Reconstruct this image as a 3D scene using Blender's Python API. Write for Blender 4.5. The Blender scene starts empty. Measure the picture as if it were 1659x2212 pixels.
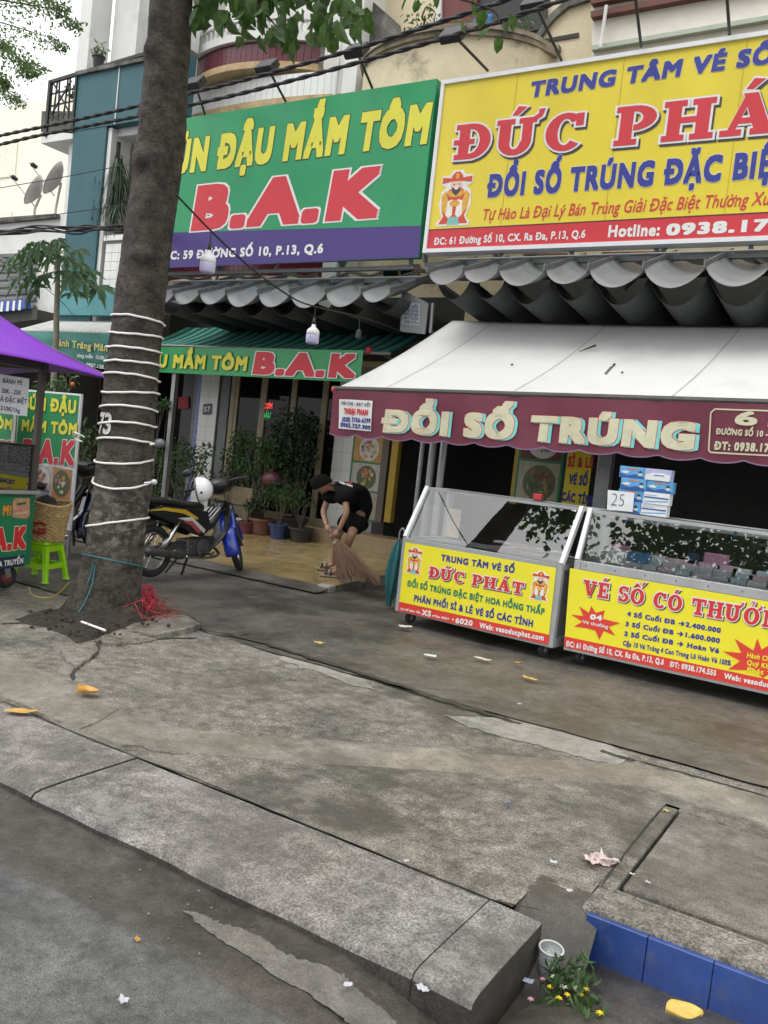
import bpy, math, random
from mathutils import Vector, Matrix, noise
random.seed(7)
SC = bpy.context.scene
COL = SC.collection
R = math.radians
# ---------------------------------------------------------------- camera
EYE = Vector((0.0, 0.0, 1.55))
PW, PH, FP = 1659.0, 2212.0, 1839.0
_yaw, _pit, _rol = R(31.417), R(3.668), R(6.311)
FWD = Vector((-math.sin(_yaw)*math.cos(_pit), math.cos(_yaw)*math.cos(_pit), -math.sin(_pit)))
_r0 = Vector((math.cos(_yaw), math.sin(_yaw), 0)); _u0 = _r0.cross(FWD)
RGT = _r0*math.cos(_rol) + _u0*math.sin(_rol)
UPV = -_r0*math.sin(_rol) + _u0*math.cos(_rol)
cam_d = bpy.data.cameras.new('camera'); cam = bpy.data.objects.new('camera', cam_d); COL.objects.link(cam)
cam_d.sensor_fit = 'HORIZONTAL'; cam_d.sensor_width = 36.0; cam_d.lens = 36.0*FP/PW
cam_d.clip_start = 0.05; cam_d.clip_end = 600
m = Matrix((RGT, UPV, -FWD)).transposed().to_4x4(); m.translation = EYE
cam.matrix_world = m
SC.camera = cam
# ---------------------------------------------------------------- overcast sky
SUN_EL, SUN_ROT = 62.0, 200.0
w = bpy.data.worlds.new('World'); SC.world = w; w.use_nodes = True
nt = w.node_tree; nt.nodes.clear()
sky = nt.nodes.new('ShaderNodeTexSky'); sky.sky_type = 'NISHITA'; sky.sun_disc = False
sky.sun_elevation = R(SUN_EL); sky.sun_rotation = R(SUN_ROT); sky.air_density = 1.0; sky.dust_density = 6.0; sky.ozone_density = 1.0
hs = nt.nodes.new('ShaderNodeHueSaturation'); hs.inputs['Saturation'].default_value = 0.13; hs.inputs['Value'].default_value = 1.0
mx = nt.nodes.new('ShaderNodeMixRGB'); mx.blend_type = 'MIX'; mx.inputs[0].default_value = 0.72; mx.inputs[2].default_value = (8.6, 8.7, 8.75, 1)
bg = nt.nodes.new('ShaderNodeBackground'); bg.inputs['Strength'].default_value = 0.12
ow = nt.nodes.new('ShaderNodeOutputWorld')
nt.links.new(sky.outputs[0], hs.inputs['Color']); nt.links.new(hs.outputs[0], mx.inputs[1])
nt.links.new(mx.outputs[0], bg.inputs['Color']); nt.links.new(bg.outputs[0], ow.inputs['Surface'])
sl = bpy.data.lights.new('sun', 'SUN'); sl.energy = 0.9; sl.angle = R(35); sl.color = (1.0, 0.97, 0.93)
so = bpy.data.objects.new('sun', sl); COL.objects.link(so)
sd = Vector((math.sin(R(SUN_ROT))*math.cos(R(SUN_EL)), math.cos(R(SUN_ROT))*math.cos(R(SUN_EL)), math.sin(R(SUN_EL))))
so.rotation_euler = (sd).to_track_quat('Z', 'Y').to_euler()
SC.view_settings.view_transform = 'Standard'; SC.view_settings.look = 'None'
SC.view_settings.exposure = 0.78; SC.view_settings.gamma = 1.0; SC.view_settings.use_curve_mapping = False
# ---------------------------------------------------------------- photo pixel -> place (a pixel gives a direction, a plane gives the distance)
def ray(x, y): return FWD + RGT*((x-PW/2)/FP) - UPV*((y-PH/2)/FP)
def GZ(x, y, z=0.0): d = ray(x, y); return EYE + d*((z-EYE.z)/d.z)
def PY(x, y, Y): d = ray(x, y); return EYE + d*(Y/d.y)
def PX(x, y, X): d = ray(x, y); return EYE + d*(X/d.x)
def PROJ(P):
    d = Vector(P)-EYE; k = d.dot(FWD)
    if k < 0.05: return None
    return (PW/2 + FP*d.dot(RGT)/k, PH/2 - FP*d.dot(UPV)/k)
V = Vector
def vec(*a): return Vector(a)
# ---------------------------------------------------------------- materials
MATS = {}
def M(name, col, rough=0.6, metal=0.0, var=0.12, scale=6.0, bump=0.0, bscale=80.0, dirt=0.0, dcol=(0.03, 0.028, 0.022), dscale=1.6, spec=0.5, alpha=1.0, trans=0.0, rvar=0.0, coat=0.0, stretch=None, dlo=0.5, dhi=0.72, sub=0.0):
    if name in MATS: return MATS[name]
    mt = bpy.data.materials.new(name); mt.use_nodes = True; n = mt.node_tree.nodes; L = mt.node_tree.links
    p = n['Principled BSDF']
    p.inputs['Roughness'].default_value = rough; p.inputs['Metallic'].default_value = metal
    p.inputs['Specular IOR Level'].default_value = spec
    if coat: p.inputs['Coat Weight'].default_value = coat; p.inputs['Coat Roughness'].default_value = 0.08
    if trans: p.inputs['Transmission Weight'].default_value = trans
    if alpha < 1: p.inputs['Alpha'].default_value = alpha
    c4 = (*col, 1)
    p.inputs['Base Color'].default_value = c4
    tc = n.new('ShaderNodeTexCoord'); src = tc.outputs['Object']
    if stretch:
        mp = n.new('ShaderNodeMapping'); mp.inputs['Scale'].default_value = stretch; L.new(src, mp.inputs['Vector']); src = mp.outputs[0]
    last = None
    if var:
        t = n.new('ShaderNodeTexNoise'); t.inputs['Scale'].default_value = scale; t.inputs['Detail'].default_value = 8; t.inputs['Roughness'].default_value = 0.65
        L.new(src, t.inputs['Vector'])
        cr = n.new('ShaderNodeValToRGB'); cr.color_ramp.elements[0].position = 0.28; cr.color_ramp.elements[1].position = 0.72
        cr.color_ramp.elements[0].color = (*[c*(1-var) for c in col], 1); cr.color_ramp.elements[1].color = (*[min(1, c*(1+var)) for c in col], 1)
        L.new(t.outputs['Fac'], cr.inputs[0]); last = cr.outputs[0]
    if dirt:
        t2 = n.new('ShaderNodeTexNoise'); t2.inputs['Scale'].default_value = dscale; t2.inputs['Detail'].default_value = 10; t2.inputs['Roughness'].default_value = 0.7
        L.new(src, t2.inputs['Vector'])
        c2 = n.new('ShaderNodeValToRGB'); c2.color_ramp.elements[0].position = dlo; c2.color_ramp.elements[1].position = dhi
        c2.color_ramp.elements[0].color = (0, 0, 0, 1); c2.color_ramp.elements[1].color = (dirt, dirt, dirt, 1)
        L.new(t2.outputs['Fac'], c2.inputs[0])
        mr = n.new('ShaderNodeMixRGB'); mr.inputs[2].default_value = (*dcol, 1)
        L.new(c2.outputs[0], mr.inputs[0])
        if last: L.new(last, mr.inputs[1])
        else: mr.inputs[1].default_value = c4
        last = mr.outputs[0]
    if last: L.new(last, p.inputs['Base Color'])
    if rvar:
        t3 = n.new('ShaderNodeTexNoise'); t3.inputs['Scale'].default_value = scale*0.5; t3.inputs['Detail'].default_value = 6
        L.new(src, t3.inputs['Vector'])
        mr2 = n.new('ShaderNodeMapRange'); mr2.inputs['From Min'].default_value = 0.3; mr2.inputs['From Max'].default_value = 0.7
        mr2.inputs['To Min'].default_value = max(0.05, rough-rvar); mr2.inputs['To Max'].default_value = min(1, rough+rvar)
        L.new(t3.outputs['Fac'], mr2.inputs['Value']); L.new(mr2.outputs[0], p.inputs['Roughness'])
    if bump:
        t4 = n.new('ShaderNodeTexNoise'); t4.inputs['Scale'].default_value = bscale; t4.inputs['Detail'].default_value = 5
        L.new(src, t4.inputs['Vector'])
        b = n.new('ShaderNodeBump'); b.inputs['Strength'].default_value = bump; b.inputs['Distance'].default_value = 0.02
        L.new(t4.outputs['Fac'], b.inputs['Height']); L.new(b.outputs[0], p.inputs['Normal'])
    MATS[name] = mt
    return mt
def glass_mat(name='pane_glass', tint=(0.93, 0.97, 0.96), ior=1.55):
    if name in MATS: return MATS[name]
    mt = bpy.data.materials.new(name); mt.use_nodes = True; n = mt.node_tree.nodes; L = mt.node_tree.links; n.clear()
    o = n.new('ShaderNodeOutputMaterial'); mxs = n.new('ShaderNodeMixShader'); tr = n.new('ShaderNodeBsdfTransparent'); gl = n.new('ShaderNodeBsdfGlossy')
    fr = n.new('ShaderNodeFresnel'); fr.inputs['IOR'].default_value = ior
    tr.inputs['Color'].default_value = (*tint, 1); gl.inputs['Roughness'].default_value = 0.0
    L.new(fr.outputs[0], mxs.inputs[0]); L.new(tr.outputs[0], mxs.inputs[1]); L.new(gl.outputs[0], mxs.inputs[2]); L.new(mxs.outputs[0], o.inputs['Surface'])
    MATS[name] = mt; return mt
# ---------------------------------------------------------------- objects
MW = {}
def tag(o, label=None, cat=None, group=None, kind=None):
    if label: o['label'] = label
    if cat: o['category'] = cat
    if group: o['group'] = group
    if kind: o['kind'] = kind
    return o
def thing(name, label, cat, loc=(0, 0, 0), rz=0.0, group=None):
    o = bpy.data.objects.new(name, None); COL.objects.link(o); o.empty_display_size = 0.1
    o.location = loc; o.rotation_euler = (0, 0, rz)
    MW[o] = Matrix.Translation(Vector(loc)) @ Matrix.Rotation(rz, 4, 'Z')
    return tag(o, label, cat, group)
def copy_tree(o, parent=None):
    c = o.copy(); COL.objects.link(c); c.parent = parent
    MW[c] = MW.get(o, Matrix())
    for ch in [x for x in SC.objects if x.parent == o]: copy_tree(ch, c)
    return c
class B:
    """collects faces (world coordinates, or local ones with local=True) and links them as one mesh object"""
    def __init__(s): s.v = []; s.f = []; s.mi = []
    def add(s, pts, faces):
        o = len(s.v); s.v += [Vector(p) for p in pts]; s.f += [tuple(i+o for i in fc) for fc in faces]; return s
    def poly(s, *pts): return s.add(pts, [tuple(range(len(pts)))])
    def box(s, x0, x1, y0, y1, z0, z1):
        p = [(x0,y0,z0),(x1,y0,z0),(x1,y1,z0),(x0,y1,z0),(x0,y0,z1),(x1,y0,z1),(x1,y1,z1),(x0,y1,z1)]
        return s.add(p, [(0,3,2,1),(4,5,6,7),(0,1,5,4),(1,2,6,5),(2,3,7,6),(3,0,4,7)])
    def obox(s, c, ax, ay, az):
        c, ax, ay, az = V(c), V(ax), V(ay), V(az)
        p = [c-ax-ay-az, c+ax-ay-az, c+ax+ay-az, c-ax+ay-az, c-ax-ay+az, c+ax-ay+az, c+ax+ay+az, c-ax+ay+az]
        return s.add(p, [(0,3,2,1),(4,5,6,7),(0,1,5,4),(1,2,6,5),(2,3,7,6),(3,0,4,7)])
    def bar(s, a, b, w_, h_=None, up=(0,0,1)):
        a, b = V(a), V(b); d = b-a; L = d.length; d.normalize(); up = V(up)
        if abs(d.dot(up)) > .98: up = V((0,1,0))
        sx = d.cross(up).normalized(); sy = sx.cross(d).normalized()
        return s.obox((a+b)/2, d*L/2, sx*w_/2, sy*(h_ or w_)/2)
    def tube(s, pts, r, n=8, cap=True):
        pts = [V(p) for p in pts]; k = len(pts)
        rr = r if isinstance(r, (list, tuple)) else [r]*k
        o = len(s.v); prev = None
        for i, p in enumerate(pts):
            t = (pts[min(i+1, k-1)]-pts[max(i-1, 0)])
            if t.length < 1e-9: t = V((0,0,1))
            t.normalize()
            if prev is None:
                a = V((0,0,1)) if abs(t.z) < .9 else V((1,0,0)); nx = t.cross(a).normalized()
            else:
                nx = prev - t*prev.dot(t)
                if nx.length < 1e-6: nx = t.orthogonal()
                nx.normalize()
            prev = nx; ny = t.cross(nx)
            for j in range(n):
                an = 2*math.pi*j/n; s.v.append(p + (nx*math.cos(an) + ny*math.sin(an))*rr[i])
        for i in range(k-1):
            for j in range(n):
                a = o+i*n+j; b = o+i*n+(j+1) % n; s.f.append((a, b, b+n, a+n))
        if cap:
            s.f.append(tuple(o+j for j in reversed(range(n)))); s.f.append(tuple(o+(k-1)*n+j for j in range(n)))
        return s
    def prism(s, pts, ex):
        pts = [V(p) for p in pts]; ex = V(ex); n = len(pts)
        return s.add(pts + [p+ex for p in pts], [tuple(reversed(range(n))), tuple(range(n, 2*n))] + [(i, (i+1) % n, (i+1) % n+n, i+n) for i in range(n)])
    def lathe(s, prof, c=(0,0,0), ax=(0,0,1), n=16, sx=1, sy=1):
        c = V(c); ax = V(ax).normalized(); e1 = ax.orthogonal().normalized(); e2 = ax.cross(e1)
        o = len(s.v); k = len(prof)
        for (r_, h) in prof:
            for j in range(n):
                a = 2*math.pi*j/n; s.v.append(c + ax*h + e1*(r_*math.cos(a)*sx) + e2*(r_*math.sin(a)*sy))
        for i in range(k-1):
            for j in range(n):
                a = o+i*n+j; b = o+i*n+(j+1) % n; s.f.append((a, b, b+n, a+n))
        if prof[0][0] > 1e-5: s.f.append(tuple(o+j for j in reversed(range(n))))
        if prof[-1][0] > 1e-5: s.f.append(tuple(o+(k-1)*n+j for j in range(n)))
        return s
    def ell(s, c, rx, ry, rz, n=12, m_=8, rot=None):
        c = V(c); o = len(s.v)
        for i in range(m_+1):
            ph = math.pi*i/m_
            for j in range(n):
                a = 2*math.pi*j/n; q = V((rx*math.sin(ph)*math.cos(a), ry*math.sin(ph)*math.sin(a), rz*math.cos(ph)))
                if rot: q = rot @ q
                s.v.append(c+q)
        for i in range(m_):
            for j in range(n):
                a = o+i*n+j; b = o+i*n+(j+1) % n; s.f.append((a, a+n, b+n, b))
        return s
    def grid(s, fn, nu, nv):
        o = len(s.v)
        for i in range(nu+1):
            for j in range(nv+1): s.v.append(V(fn(i/nu, j/nv)))
        for i in range(nu):
            for j in range(nv):
                a = o+i*(nv+1)+j; s.f.append((a, a+nv+1, a+nv+2, a+1))
        return s
    def build(s, name, mat, parent=None, smooth=False, bevel=0.0, local=False, thick=0.0, sub=0):
        me = bpy.data.meshes.new(name); o = bpy.data.objects.new(name, me); COL.objects.link(o)
        if parent is not None:
            o.parent = parent; MW[o] = MW.get(parent, Matrix())
            if not local:
                inv = MW[o].inverted(); s.v = [inv @ p for p in s.v]
        else: MW[o] = Matrix()
        me.from_pydata([tuple(p) for p in s.v], [], s.f); me.update()
        if mat: me.materials.append(mat)
        if smooth: me.polygons.foreach_set('use_smooth', [True]*len(me.polygons))
        if thick:
            md = o.modifiers.new('s', 'SOLIDIFY'); md.thickness = thick; md.offset = 0
        if bevel:
            md = o.modifiers.new('b', 'BEVEL'); md.width = bevel; md.segments = 2; md.limit_method = 'ANGLE'; md.angle_limit = R(40)
        if sub:
            md = o.modifiers.new('u', 'SUBSURF'); md.levels = sub; md.render_levels = sub
        return o
def cat_curve(pts, n=8):
    pts = [V(p) for p in pts]; out = []
    for i in range(len(pts)-1):
        p0 = pts[max(i-1, 0)]; p1 = pts[i]; p2 = pts[i+1]; p3 = pts[min(i+2, len(pts)-1)]
        for k in range(n):
            t = k/n
            out.append(0.5*((2*p1) + (p2-p0)*t + (2*p0-5*p1+4*p2-p3)*t*t + (3*p1-p0-3*p2+p3)*t**3))
    out.append(pts[-1]); return out
def sag(a, b, s_, n=14):
    a, b = V(a), V(b); return [a.lerp(b, i/n) - V((0, 0, s_*4*(i/n)*(1-i/n))) for i in range(n+1)]
# ---------------------------------------------------------------- flat lettering on a sign face
class Face:
    def __init__(s, O, U, N):
        s.O = V(O); s.U = V(U).normalized(); s.N = V(N).normalized(); s.W = s.N.cross(s.U).normalized()
    def pix(s, x, y):
        d = ray(x, y); t = (s.O-EYE).dot(s.N)/d.dot(s.N); q = EYE + d*t - s.O
        return (q.dot(s.U), q.dot(s.W))
    def pt(s, u, v, d=0.0): return s.O + s.U*u + s.W*v + s.N*d
_tx = {}
import unicodedata
def _glyphs(body, off, space):
    c = bpy.data.curves.new('t', 'FONT'); c.body = body; c.size = 1; c.offset = off; c.resolution_u = 3; c.space_character = space
    o = bpy.data.objects.new('t', c); COL.objects.link(o); bpy.context.view_layer.update()
    me = bpy.data.meshes.new_from_object(o.evaluated_get(bpy.context.evaluated_depsgraph_get()))
    vs = [(v.co.x, v.co.y) for v in me.vertices]; fs = [tuple(p.vertices) for p in me.polygons]
    bpy.data.objects.remove(o); bpy.data.curves.remove(c); bpy.data.meshes.remove(me)
    return vs, fs
def text_mesh(body, off, space=1.0):
    """outline of a line of lettering; the strokes of Đ and the horns of Ơ Ư are laid on as pieces of their own"""
    k = (body, off, space)
    if k in _tx: return _tx[k]
    plain = ''; extra = []
    for ch in body:
        if ch in 'Đđ': extra.append((len(plain), ch)); plain += {'Đ': 'D', 'đ': 'd'}[ch]; continue
        d = unicodedata.normalize('NFD', ch)
        if '\u031b' in d: ch = unicodedata.normalize('NFC', d.replace('\u031b', '')); extra.append((len(plain), 'H' if ch.isupper() else 'h'))
        plain += ch
    vs, fs = _glyphs(plain, off, space)
    vs = [(x, y, 0.0) for x, y in vs]
    for pos, kind in extra:
        g, _ = _glyphs(plain[pos], off, space); gx0 = min(p[0] for p in g); gx1 = max(p[0] for p in g); gy1 = .682 if kind in 'ĐH' else .48
        full, _ = _glyphs(plain[:pos+1], off, space); r_ = max(p[0] for p in full); l_ = r_-(gx1-gx0)
        if kind == 'Đ': q = [(l_-.075, .31), (l_+.26, .31), (l_+.26, .385), (l_-.075, .385)]
        elif kind == 'đ': q = [(r_-.24, .57), (r_+.07, .57), (r_+.07, .63), (r_-.24, .63)]
        else: q = [(r_-.06, gy1-.1), (r_+.05, gy1-.03), (r_+.1, gy1+.1), (r_+.03, gy1+.11), (r_-.0, gy1+.02), (r_-.08, gy1-.02)]
        o = len(vs); vs += [(x, y, .0004) for x, y in q]; fs = fs+[tuple(range(o, o+len(q)))]
    _tx[k] = (vs, fs); return _tx[k]
def letters(parent, face, body, u0, v0, u1, v1, cap, mat, off=0.03, lift=0.004, skew=0.0, grow=0.0, name='lettering', du=0.0, dv=0.0, warp=None):
    """body set between (u0,v0) and (u1,v1) along its baseline, capital height cap"""
    # heavier weights: the plain glyphs, thickened by copies shifted around a small circle
    vs, fs = text_mesh(body, min(0, off), round(1+max(0, off)*3.3, 3))
    off = max(0, off)
    x0 = min(p[0] for p in vs)-off; x1 = max(p[0] for p in vs)+off
    hgt = 0.682 + 2*off
    b = B(); wdt = max(1e-6, x1-x0); rad = off+grow
    nd = 0 if rad < .004 else (8 if rad < .03 else (16 if rad < .06 else 32))
    for q in range(-1, nd):
        ox, oy = (0, 0) if q < 0 else [(rad*max(-1, min(1, 1.6*math.cos(a_))), rad*max(-1, min(1, 1.6*math.sin(a_)))) for a_ in (2*math.pi*q/nd,)][0]
        lf = lift+.00002*(q+1); pts = []
        for (x, y, dz_) in vs:
            t = (x+ox-x0)/wdt; h = (y+oy+off)/hgt*cap
            u = u0 + (u1-u0)*t + skew*h + du; v = v0 + (v1-v0)*t + h + dv
            pts.append(warp(u, v, lf+dz_) if warp else face.pt(u, v, lf+dz_))
        b.add(pts, fs)
    return b.build(name, mat, parent)
def ptext(parent, face, body, pl, pr, pt_, mat, outline=None, og=0.03, shadow=None, so_=(0.012, -0.012), lift=0.004, **kw):
    """pl, pr: photo pixels of the baseline's ends; pt_: pixel of a capital's top near the left end"""
    u0, v0 = face.pix(*pl); u1, v1 = face.pix(*pr); ut, vt = face.pix(*pt_)
    t = (ut-u0)/(u1-u0) if abs(u1-u0) > 1e-6 else 0
    cap = vt - (v0 + (v1-v0)*t)
    if shadow: letters(parent, face, body, u0, v0, u1, v1, cap, shadow, lift=lift, grow=og if outline else 0, name='lettering_shadow', du=so_[0], dv=so_[1], **kw); lift += .002
    if outline: letters(parent, face, body, u0, v0, u1, v1, cap, outline, lift=lift, grow=og, name='lettering_outline', **kw); lift += .002
    return letters(parent, face, body, u0, v0, u1, v1, cap, mat, lift=lift, **kw)
# heavy slab-serif capitals, drawn piece by piece (cap height 1)
def _r(x0, y0, x1, y1): return ('r', x0, y0, x1, y1)
def _a(cx, cy, rx, ry, tx, ty, a0, a1): return ('a', cx, cy, rx, ry, tx, ty, a0, a1)
def _p(*pts): return ('p', pts)
SLAB = {
 'D': (.95, [_r(.1,0,.38,1), _r(0,0,.46,.15), _r(0,.85,.46,1), _a(.42,.5,.52,.5,.29,.16,-90,90)]),
 'Đ': (.95, [_r(.1,0,.38,1), _r(0,0,.46,.15), _r(0,.85,.46,1), _a(.42,.5,.52,.5,.29,.16,-90,90), _r(-.04,.42,.52,.57)]),
 'U': (1.0, [_r(.08,.35,.37,1), _r(0,.85,.46,1), _r(.66,.35,.9,1), _r(.56,.85,1,1), _a(.49,.36,.41,.37,.28,.17,180,360)]),
 'Ư': (1.12, [_r(.08,.35,.37,1), _r(0,.85,.46,1), _r(.66,.35,.9,1), _r(.56,.85,1,1), _a(.49,.36,.41,.37,.28,.17,180,360), _p((.96,.88),(1.12,1.0),(1.18,1.2),(1.02,1.2),(1.02,1.08),(.9,1.0))]),
 'C': (.92, [_a(.47,.5,.47,.51,.29,.16,42,318), _r(.7,.64,.88,.97)]),
 'G': (.98, [_a(.47,.5,.47,.51,.29,.16,42,318), _r(.7,.64,.88,.97), _r(.62,.06,.9,.45), _r(.52,.38,.99,.5)]),
 'P': (.9, [_r(.1,0,.38,1), _r(0,0,.5,.15), _r(0,.85,.42,1), _a(.4,.68,.48,.32,.29,.15,-90,90)]),
 'H': (1.06, [_r(.1,0,.37,1), _r(.68,0,.95,1), _r(.3,.43,.72,.58), _r(0,0,.47,.15), _r(0,.85,.47,1), _r(.58,0,1.05,.15), _r(.58,.85,1.05,1)]),
 'A': (1.1, [_p((.12,.08),(.28,.08),(.58,1),(.44,1)), _p((.66,.08),(.98,.08),(.66,1),(.38,1)), _r(.3,.28,.75,.42), _r(0,0,.42,.15), _r(.58,0,1.08,.15)]),
 'T': (.95, [_r(.33,0,.62,1), _r(0,.84,.95,1), _r(0,.62,.14,.9), _r(.81,.62,.95,.9), _r(.2,0,.75,.15)]),
 'V': (1.06, [_p((.1,.95),(.42,.95),(.66,0),(.44,0)), _p((.82,.95),(.97,.95),(.66,0),(.5,0)), _r(0,.85,.5,1), _r(.66,.85,1.06,1)]),
 'E': (.88, [_r(.1,0,.38,1), _r(0,0,.82,.16), _r(0,.84,.8,1), _r(.3,.43,.6,.57), _r(.68,0,.84,.34), _r(.66,.68,.82,1), _r(.5,.34,.62,.66)]),
 'S': (.8, [_a(.39,.72,.37,.29,.25,.15,20,262), _a(.41,.29,.38,.3,.25,.15,-160,92), _r(.58,.66,.72,.98), _r(.05,.02,.19,.36)]),
 'O': (1.0, [_a(.5,.5,.5,.51,.29,.16,0,360)]),
 'Ơ': (1.12, [_a(.5,.5,.5,.51,.29,.16,0,360), _p((.86,.86),(1.06,.94),(1.14,1.16),(1.0,1.18),(.98,1.06),(.84,.98))]),
 'N': (1.1, [_r(.1,0,.3,1), _r(.78,0,.98,1), _p((.12,1),(.42,1),(.96,0),(.7,0)), _r(0,0,.42,.15), _r(0,.85,.38,1), _r(.66,.85,1.1,1)]),
}
MARK = {'´': [_p((.36,1.1),(.5,1.08),(.72,1.3),(.5,1.34))], '^': [_p((.2,1.08),(.34,1.08),(.5,1.2),(.66,1.08),(.8,1.08),(.56,1.32),(.44,1.32))],
        '"': [_p((.14,1.08),(.28,1.08),(.42,1.2),(.56,1.08),(.7,1.08),(.48,1.32),(.36,1.32)), _p((.72,1.2),(.84,1.2),(1.04,1.44),(.86,1.46))],
        '?': [_a(.5,1.28,.13,.1,.07,.07,-90,170), _r(.46,1.08,.54,1.2)]}
def slab_text(parent, face, body, u0, v0, u1, v1, cap, mat, grow=0.0, lift=0.004, du=0.0, dv=0.0, skew=0.0, name='lettering', gap=.12):
    """body: list of (letter, marks); ' ' is a space"""
    wtot = sum((SLAB[c][0] if c != ' ' else .45)+gap for c, _ in body)-gap
    ku = (u1-u0)/wtot; b = B(); x = 0.0; k = 0; g = grow/cap
    for c, mk in body:
        if c == ' ': x += .45+gap; continue
        wd, pcs = SLAB[c]
        sh = {'U': .0, 'Ư': 0, 'O': 0, 'Ơ': 0}.get(c, 0) + (wd-1)/2*(0 if c in 'ƯƠ' else 1)
        allp = [(q, 0) for q in pcs] + [(q, sh) for mm in mk for q in MARK[mm]]
        for q, dx in allp:
            polys = []
            if q[0] == 'r': polys = [[(q[1]-g, q[2]-g), (q[3]+g, q[2]-g), (q[3]+g, q[4]+g), (q[1]-g, q[4]+g)]]
            elif q[0] == 'p':
                pts = q[1]; cx = sum(p[0] for p in pts)/len(pts); cy = sum(p[1] for p in pts)/len(pts)
                def ex(p):
                    d = V((p[0]-cx, p[1]-cy)); l = max(d.length, 1e-6); return (p[0]+d.x/l*g*1.5, p[1]+d.y/l*g*1.2)
                polys = [[ex(p) for p in pts]]
            else:
                _, cx, cy, rx, ry, tx, ty, a0, a1 = q; n = max(8, int(abs(a1-a0)/15)); ge = 0 if a1-a0 >= 360 else math.degrees(g/max(.2, rx))
                for i in range(n):
                    A0 = R(a0-ge+(a1-a0+2*ge)*i/n); A1 = R(a0-ge+(a1-a0+2*ge)*(i+1)/n)
                    polys.append([((cx+(rx-tx-g)*math.cos(A0)), cy+max(.02, ry-ty-g)*math.sin(A0)), (cx+(rx+g)*math.cos(A0), cy+(ry+g)*math.sin(A0)),
                                  (cx+(rx+g)*math.cos(A1), cy+(ry+g)*math.sin(A1)), (cx+(rx-tx-g)*math.cos(A1), cy+max(.02, ry-ty-g)*math.sin(A1))])
            k += 1
            for pl in polys:
                P3 = []
                for (px_, py_) in pl:
                    uu = (x+px_+dx)*ku; t = uu/(u1-u0); h = py_*cap
                    P3.append(face.pt(u0+uu+skew*h+du, v0+(v1-v0)*t+h+dv, lift+.00012*(k % 12)))
                b.poly(*P3)
        x += wd+gap
    return b.build(name, mat, parent)
def pslab(parent, face, body, pl, pr, pt_, mat, outline, shadow=None, og=.02, so_=(.02, -.025), lift=.004, **kw):
    u0, v0 = face.pix(*pl); u1, v1 = face.pix(*pr); ut, vt = face.pix(*pt_)
    t = (ut-u0)/(u1-u0); cap = vt-(v0+(v1-v0)*t)
    if shadow: slab_text(parent, face, body, u0, v0, u1, v1, cap, shadow, grow=og, lift=lift, du=so_[0], dv=so_[1], name='lettering_shadow', **kw); lift += .003
    slab_text(parent, face, body, u0, v0, u1, v1, cap, outline, grow=og, lift=lift, name='lettering_outline', **kw)
    slab_text(parent, face, body, u0, v0, u1, v1, cap, mat, lift=lift+.003, **kw)
def print_poly(parent, face, pts, mat, lift=.004, name='print', px=True):
    uv = [face.pix(*p) for p in pts] if px else pts
    return B().poly(*[face.pt(u, v, lift) for u, v in uv]).build(name, mat, parent)
def disc(cu, cv, ru, rv, n=14, a=0.0):
    return [(cu+ru*math.cos(2*math.pi*i/n)*math.cos(a)-rv*math.sin(2*math.pi*i/n)*math.sin(a), cv+ru*math.cos(2*math.pi*i/n)*math.sin(a)+rv*math.sin(2*math.pi*i/n)*math.cos(a)) for i in range(n)]
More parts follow.
